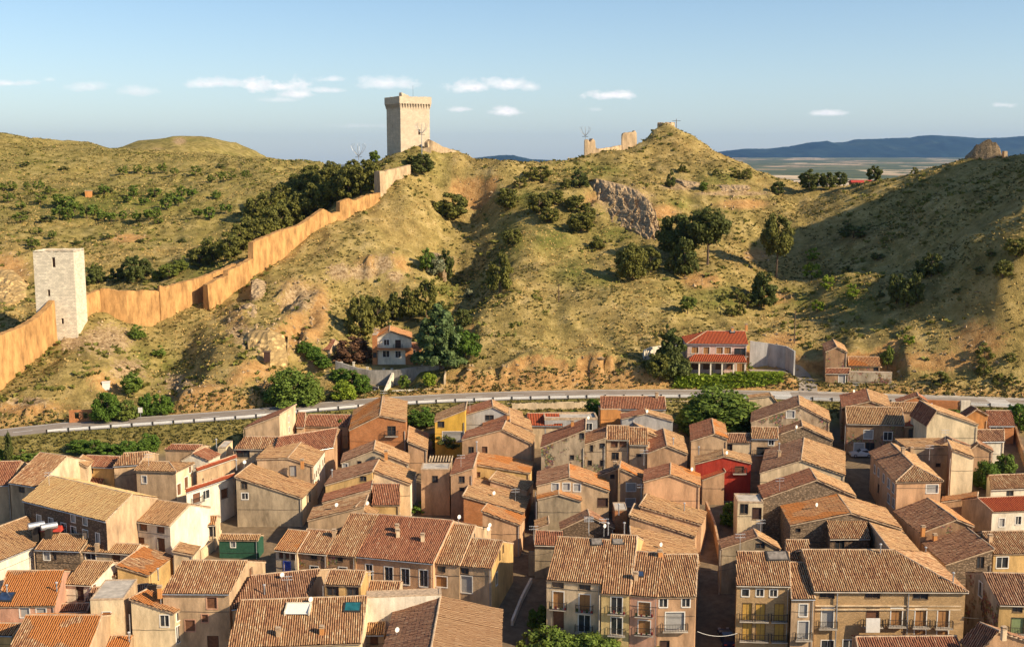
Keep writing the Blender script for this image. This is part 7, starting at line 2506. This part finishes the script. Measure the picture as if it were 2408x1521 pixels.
def skylight_on(root_label, px, py, w_, d_, m, nm='skylight'):
    root = [o for o in COL.objects if o.get('label', '') == root_label][0]
    roof = [c for c in root.children if c.name.startswith('roof')][0]
    dg = roof.data
    o3 = Vector((0, 0, CAMZ))
    d = ray(px, py)
    # hit the roof mesh with the sight line to find the height there
    M = Matrix.Translation(root.location)
    bv = BVHTree.FromPolygons([M @ v.co for v in dg.vertices], [tuple(p.vertices) for p in dg.polygons])
    h_, n_, i_, _ = bv.ray_cast(o3, d.normalized())
    if h_ is None:
        return
    mb = MB()
    s = .38
    P_ = [(h_.x - w_ / 2, h_.y - d_ / 2, h_.z - s * d_ / 2), (h_.x + w_ / 2, h_.y - d_ / 2, h_.z - s * d_ / 2), (h_.x + w_ / 2, h_.y + d_ / 2, h_.z + s * d_ / 2), (h_.x - w_ / 2, h_.y + d_ / 2, h_.z + s * d_ / 2)]
    mb.hexa([Vector(p_) - Vector((0, 0, .1)) for p_ in P_] + [Vector(p_) + Vector((0, 0, .16)) for p_ in P_], M_IRON)
    mb.face([h_.lerp(Vector(p_), .84) + Vector((0, 0, .18)) for p_ in P_], m)
    if nm == 'sunken_terrace':
        mb = MB()
        # white parapet walls round an opening that sits slightly proud of the tiles
        zt = P_[2][2] + .25
        ins = [Vector(p_) for p_ in P_]
        th = .18
        fl_ = [(p_.x, p_.y, h_.z + .15) for p_ in ins]
        mb.face([p_ + Vector((0, 0, .22)) for p_ in ins], M_WHITE)
        mb.hexa([(ins[3].x, ins[3].y - th, ins[0].z), (ins[2].x, ins[2].y - th, ins[0].z), ins[2] - Vector((0, 0, 1)), ins[3] - Vector((0, 0, 1)), (ins[3].x, ins[3].y - th, zt), (ins[2].x, ins[2].y - th, zt), (ins[2].x, ins[2].y, zt), (ins[3].x, ins[3].y, zt)], WH)
        for x_ in (ins[0].x, ins[1].x - th):
            mb.hexa([(x_, ins[0].y, ins[0].z), (x_ + th, ins[0].y, ins[0].z), (x_ + th, ins[2].y, ins[0].z), (x_, ins[2].y, ins[0].z), (x_, ins[0].y, ins[0].z + .5), (x_ + th, ins[0].y, ins[0].z + .5), (x_ + th, ins[2].y, zt), (x_, ins[2].y, zt)], WH)
    mb.build(nm, roof, root.location)


M_HATCH = flat('weathered_hatch', (0.20, 0.17, 0.14), .8, var=.4, scale=2)
M_TEAL = flat('skylight_glass', (0.02, 0.12, 0.13), .12, spec=.8, var=.4, scale=1)
M_DBLU = flat('blue_glass', (0.03, 0.05, 0.10), .12, spec=.8, var=.4, scale=1)
BIGR = 'big foreground house with a ribbed terracotta roof, two vents and a sunken white terrace'
skylight_on(BIGR, 829, 1428, 2.2, 1.6, M_TEAL)
skylight_on(BIGR, 701, 1433, 3.2, 2.0, M_WHITE, 'sunken_terrace')
skylight_on('salmon house with a patched roof, blue skylight and tall flue at the left', 14, 1404, 2.0, 1.6, M_DBLU)
skylight_on('pink-fronted balcony house with plants on its railings', 1505, 1351, 1.0, 1.0, M_DBLU)
skylight_on('cream balcony house with ornate window surrounds behind the street tree', 1403, 1275, 1.6, 1.4, M_HATCH, 'roof_hatch')
skylight_on('yellow-fronted balcony house in the middle of the balcony row', 1453, 1275, 1.6, 1.2, M_HATCH, 'roof_hatch')
skylight_on('pink two-storey house with bright red striped roofs beyond the road', 1722, 780, 1.2, 1.2, M_GALV)
skylight_on('brick building with five little attic windows and yellow balcony doors', 1828, 1308, 3.0, 1.8, M_HATCH, 'roof_hatch')


# ---------------------------------------------------------------- cars
def car(label, p, yaw, paint, L=4.2, W_=1.75):
    r = empty('car', p, label, 'car')
    r.rotation_euler = (0, 0, yaw)

    def extr(prof, w0, w1, m, nm, par, bev=.12):
        mb = MB()
        n = len(prof)
        for s in (-1, 1):
            mb.face([(x, s * (w1 if z > .95 else w0), z) for x, z in (prof if s < 0 else list(reversed(prof)))], m)
        for i in range(n):
            (x0, z0), (x1, z1) = prof[i], prof[(i + 1) % n]
            wa, wb = (w1 if z0 > .95 else w0), (w1 if z1 > .95 else w0)
            mb.face([(x0, -wa, z0), (x0, wa, z0), (x1, wb, z1), (x1, -wb, z1)], m)
        return mb.build(nm, par)
    body = [(-L / 2, .45), (-L / 2 + .05, .25), (L / 2 - .05, .25), (L / 2, .5), (L / 2 - .06, .72), (L / 2 - .9, .88), (L / 2 - 1.45, .95), (L / 2 - 2.1, 1.40), (-L / 2 + 1.0, 1.45), (-L / 2 + .35, .98), (-L / 2 + .02, .88)]
    extr(body, W_ / 2, W_ / 2 - .18, paint, 'body', r)
    for s in (-1, 1):
        g = MB()
        y = s * (W_ / 2 - .13)
        pts = [(L / 2 - 1.6, y * 1.03, .98), (L / 2 - 2.15, y * .98, 1.33), (-L / 2 + 1.05, y * .98, 1.37), (-L / 2 + .55, y * 1.03, 1.0)]
        g.hexa([Vector(pts[0]), Vector(pts[3]), Vector(pts[3]) - Vector((0, s * .05, 0)), Vector(pts[0]) - Vector((0, s * .05, 0)), Vector(pts[1]), Vector(pts[2]), Vector(pts[2]) - Vector((0, s * .05, 0)), Vector(pts[1]) - Vector((0, s * .05, 0))], M_GLASS)
        g.build('side_window', r)
    for nm, (x0, z0, x1, z1) in (('windscreen', (L / 2 - 1.42, .99, L / 2 - 2.03, 1.39)), ('rear_window', (-L / 2 + .37, 1.03, -L / 2 + .93, 1.42))):
        g = MB()
        e = .03 if nm == 'windscreen' else -.03
        g.hexa([(x0, -W_ / 2 + .25, z0), (x0, W_ / 2 - .25, z0), (x0 + e, W_ / 2 - .25, z0 + .02), (x0 + e, -W_ / 2 + .25, z0 + .02), (x1, -W_ / 2 + .3, z1), (x1, W_ / 2 - .3, z1), (x1 + e, W_ / 2 - .3, z1 + .02), (x1 + e, -W_ / 2 + .3, z1 + .02)], M_GLASS)
        g.build(nm, r)
    for x in (-L / 2 + .8, L / 2 - .85):
        for s in (-1, 1):
            wl = MB()
            wl.tube([(x, s * (W_ / 2 - .2), .32), (x, s * (W_ / 2 + .02), .32)], [.32, .32], M_IRON, 16)
            wo = wl.build('wheel', r)
            rm_ = MB()
            rm_.tube([(x, s * (W_ / 2 + .021), .32), (x, s * (W_ / 2 + .03), .32)], [.19, .17], M_GALV, 12)
            rm_.build('rim', wo)
    for s in (-1, 1):
        for x, m, nm in ((L / 2 - .02, M_WHITE, 'headlight'), (-L / 2 - .0, M_REDP, 'tail_light')):
            k = MB()
            k.box((x, s * (W_ / 2 - .3), .62), .08, .35, .16, m)
            k.build(nm, r)
    return r


def paint(name, col):
    m, t, b = mat(name, .25, .5)
    co = t.new('ShaderNodeTexCoord').outputs['Object']
    c = t.mix(t.rng(t.noise(co, 3), .4, .7), tuple(x * .9 for x in col), col)
    t.l.new(c, b.inputs['Base Color'])
    b.inputs['Coat Weight'].default_value = .4
    return m


q = ground_pt(2024, 1073)
c_ = car('silver hatchback parked in front of the brown stucco house', q, pi, paint('silver_paint', (0.55, 0.55, 0.55)))
q = ground_pt(1708, 1506)
c_ = car('dark blue car parked in the narrow street by the attic-window building', q, pi / 2 + .03, paint('blue_paint_car', (0.01, 0.02, 0.07)))
c_.rotation_euler = (0, -atan(.145), pi / 2 + .03)
q = at(868, 921, 249.6)
q.z = ter_z(q.x, q.y)
car('black car standing at the mouth of the villa drive', q, .1, paint('black_paint', (0.015, 0.015, 0.02)))

# cable over the street, drainpipes of the long brick house
mb = MB()
a, b_ = at(1640, 1484, 136), at(1734, 1488, 137)
pts = [a.lerp(b_, i / 10) - Vector((0, 0, .5 * (1 - (i / 5 - 1) ** 2))) for i in range(11)]
mb.tube(pts, [.03] * 11, M_WHITE, 5)
tag(mb.build('overhead_cable'), 'white sagging cable strung across the narrow street', 'cable')


def add_part(root_label, nm, fn):
    root = [o for o in COL.objects if o.get('label', '') == root_label][0]
    mb = MB()
    fn(mb, root)
    mb.build(nm, root, root.location)


LONGB = 'long brick building with brown shuttered balconies and a big dark ribbed roof'
A_ = eave_pts(1914, 1391, 10.8)
for px in (1970, 2138):
    def dp(mb, root, px=px):
        q = on_z(px, 1392, A_.z)
        mb.tube([(q.x, q.y + .12, q.z - .1), (q.x, q.y + .12, q.z - 10)], [.09, .09], M_GALV, 6)
    add_part(LONGB, 'drainpipe', dp)


def corn(mb, root):
    q0, q1 = on_z(1918, 1392, A_.z), on_z(2266, 1393, A_.z)
    for dz in (2.0, 2.5):
        mb.box(((q0.x + q1.x) / 2, q0.y + .25, q0.z - dz), q1.x - q0.x - .2, .22, .14, CR)


add_part(LONGB, 'cornice', corn)


def awn(mb, root):
    q = on_z(2052, 1392, A_.z)
    for i in range(1):
        a0, a1 = 0.0, 1.0
        mb.hexa([(q.x - .9, q.y - .75 - .1 * a0, q.z - 3.2 - 1.9 * a0), (q.x + .9, q.y - .75 - .1 * a0, q.z - 3.2 - 1.9 * a0), (q.x + .9, q.y - .7 - .1 * a0, q.z - 3.2 - 1.9 * a0), (q.x - .9, q.y - .7 - .1 * a0, q.z - 3.2 - 1.9 * a0),
                 (q.x - .9, q.y - .75 - .1 * a1, q.z - 3.2 - 1.9 * a1), (q.x + .9, q.y - .75 - .1 * a1, q.z - 3.2 - 1.9 * a1), (q.x + .9, q.y - .7 - .1 * a1, q.z - 3.2 - 1.9 * a1), (q.x - .9, q.y - .7 - .1 * a1, q.z - 3.2 - 1.9 * a1)], M_WHITE)


add_part(LONGB, 'awning', awn)


VIL = 'white-gabled villa with an orange roof on the terrace in the wooded gully'


def vil(mb, root):
    a, b_ = at(886, 820, 262.7), at(969, 821, 262.7)
    g = root.location.z
    mb.hexa([(a.x, 261.5, a.z - .15), (b_.x, 261.5, a.z - .15), (b_.x, 263.2, a.z - .15), (a.x, 263.2, a.z - .15), (a.x, 261.5, a.z + .15), (b_.x, 261.5, a.z + .15), (b_.x, 263.2, a.z + .15), (a.x, 263.2, a.z + .15)], BK)


def vil2(mb, root):
    b_ = at(969, 821, 262.7)
    mb.box((b_.x - .7, 262.95, root.location.z - 1), 1.7, .5, b_.z - root.location.z + 1, BK)


add_part(VIL, 'balcony', vil)
add_part(VIL, 'brick_pier', vil2)


# loose stones below the crags and on the bare patches
def rocks(N, seed):
    rng = np.random.default_rng(seed)
    V, F_ = [], []
    k = 0
    while k < N:
        y = rng.uniform(232, 400)
        hw = y * 1240 / FOC
        x = rng.uniform(-hw, hw)
        if y < road_y(x) + HW + 1.5 or cover_b(x, y) < .35 or rng.random() > .6:
            continue
        s_ = .12 + .5 * rng.random() ** 4
        c_ = np.array([x, y, ter_z(x, y)])
        p = np.array([[1, 0, 0], [0, 1, 0], [-1, 0, 0], [0, -1, 0], [0, 0, .9], [0, 0, -.8]]) + rng.normal(size=(6, 3)) * .25
        p = p * s_ * rng.uniform(.7, 1.3, 3) + c_
        b0 = len(V)
        V += [tuple(q) for q in p]
        F_ += [(b0 + i, b0 + (i + 1) % 4, b0 + 4) for i in range(4)] + [(b0 + (i + 1) % 4, b0 + i, b0 + 5) for i in range(4)]
        k += 1
    mb = MB()
    mb.v, mb.f = V, F_
    mb.m = [mb.mi(M_ROCK)] * len(F_)
    tag(mb.build('loose_rocks'), 'loose stones strewn over the bare slopes', 'rocks', kind='stuff')


rocks(2600, 4)


# farm lane draped over the ground
lp = [(1764, 873), (1800, 873), (1838, 873), (1868, 874), (1886, 884), (1896, 898), (1900, 912), (1902, 926)]
pp = [hit(*q) for q in lp]
rows = []
for i, p in enumerate(pp):
    d = pp[min(i + 1, len(pp) - 1)] - pp[max(i - 1, 0)]
    n = Vector((-d.y, d.x, 0)).normalized() * 2.0
    rows.append([p - n, p - n * .33, p + n * .33, p + n])
mb = MB()
SUB = 6
for A_, B_ in zip(rows[:-1], rows[1:]):
    for k in range(SUB):
        for j in range(3):
            q = [A_[j].lerp(B_[j], k / SUB), A_[j + 1].lerp(B_[j + 1], k / SUB), A_[j + 1].lerp(B_[j + 1], (k + 1) / SUB), A_[j].lerp(B_[j], (k + 1) / SUB)]
            mb.face([(v.x, v.y, ter_z(v.x, v.y) + .10) for v in q], M_ASPH)
tag(mb.build('farm_lane'), kind='structure')


# wires strung between roofs over the lanes
for i, (p0, p1, h0, h1, lb) in enumerate([((1232, 1130), (1268, 1128), 6, 6, 'thin wire crossing the dark lane in the middle of the town'), ((1226, 1300), (1300, 1296), 6, 6, 'thin wire crossing the dark lane beside the red ribbed store'),
                                          ((1640, 1340), (1740, 1330), 8, 8, 'thin wire crossing the narrow street above the blue car'), ((1985, 1100), (2050, 1075), 6, 8, 'thin wire across the sunny square'),
                                          ((2262, 1450), (2356, 1440), 8, 8, 'thin wire between the long brick building and the cream corner house')]):
    a, b_ = eave_pts(p0[0], p0[1], h0), eave_pts(p1[0], p1[1], h1)
    mb = MB()
    mb.tube([a.lerp(b_, k / 10) - Vector((0, 0, .4 * (1 - (k / 5 - 1) ** 2))) for k in range(11)], [.022] * 11, M_IRON, 4)
    tag(mb.build('overhead_cable'), lb, 'cable')

# ---------------------------------------------------------------- haze
hm = bpy.data.materials.new('haze')
hm.use_nodes = True
nt = hm.node_tree
nt.nodes.clear()
ho = nt.nodes.new('ShaderNodeOutputMaterial')
pv = nt.nodes.new('ShaderNodeVolumePrincipled')
pv.inputs['Color'].default_value = (0.30, 0.55, 1.0, 1)
pv.inputs['Density'].default_value = 0.000020
pv.inputs['Anisotropy'].default_value = 0.2
nt.links.new(pv.outputs[0], ho.inputs['Volume'])
mb = MB()
x0, x1, y0, y1, z0, z1 = -27000, 27000, -10000, 27500, -60, 640
mb.hexa([(x0, y0, z0), (x1, y0, z0), (x1, y1, z0), (x0, y1, z0), (x0, y0, z1), (x1, y0, z1), (x1, y1, z1), (x0, y1, z1)], hm)
hz = mb.build('haze')
tag(hz, kind='stuff', label='thin blue haze over the valley and the far mountains', cat='haze')
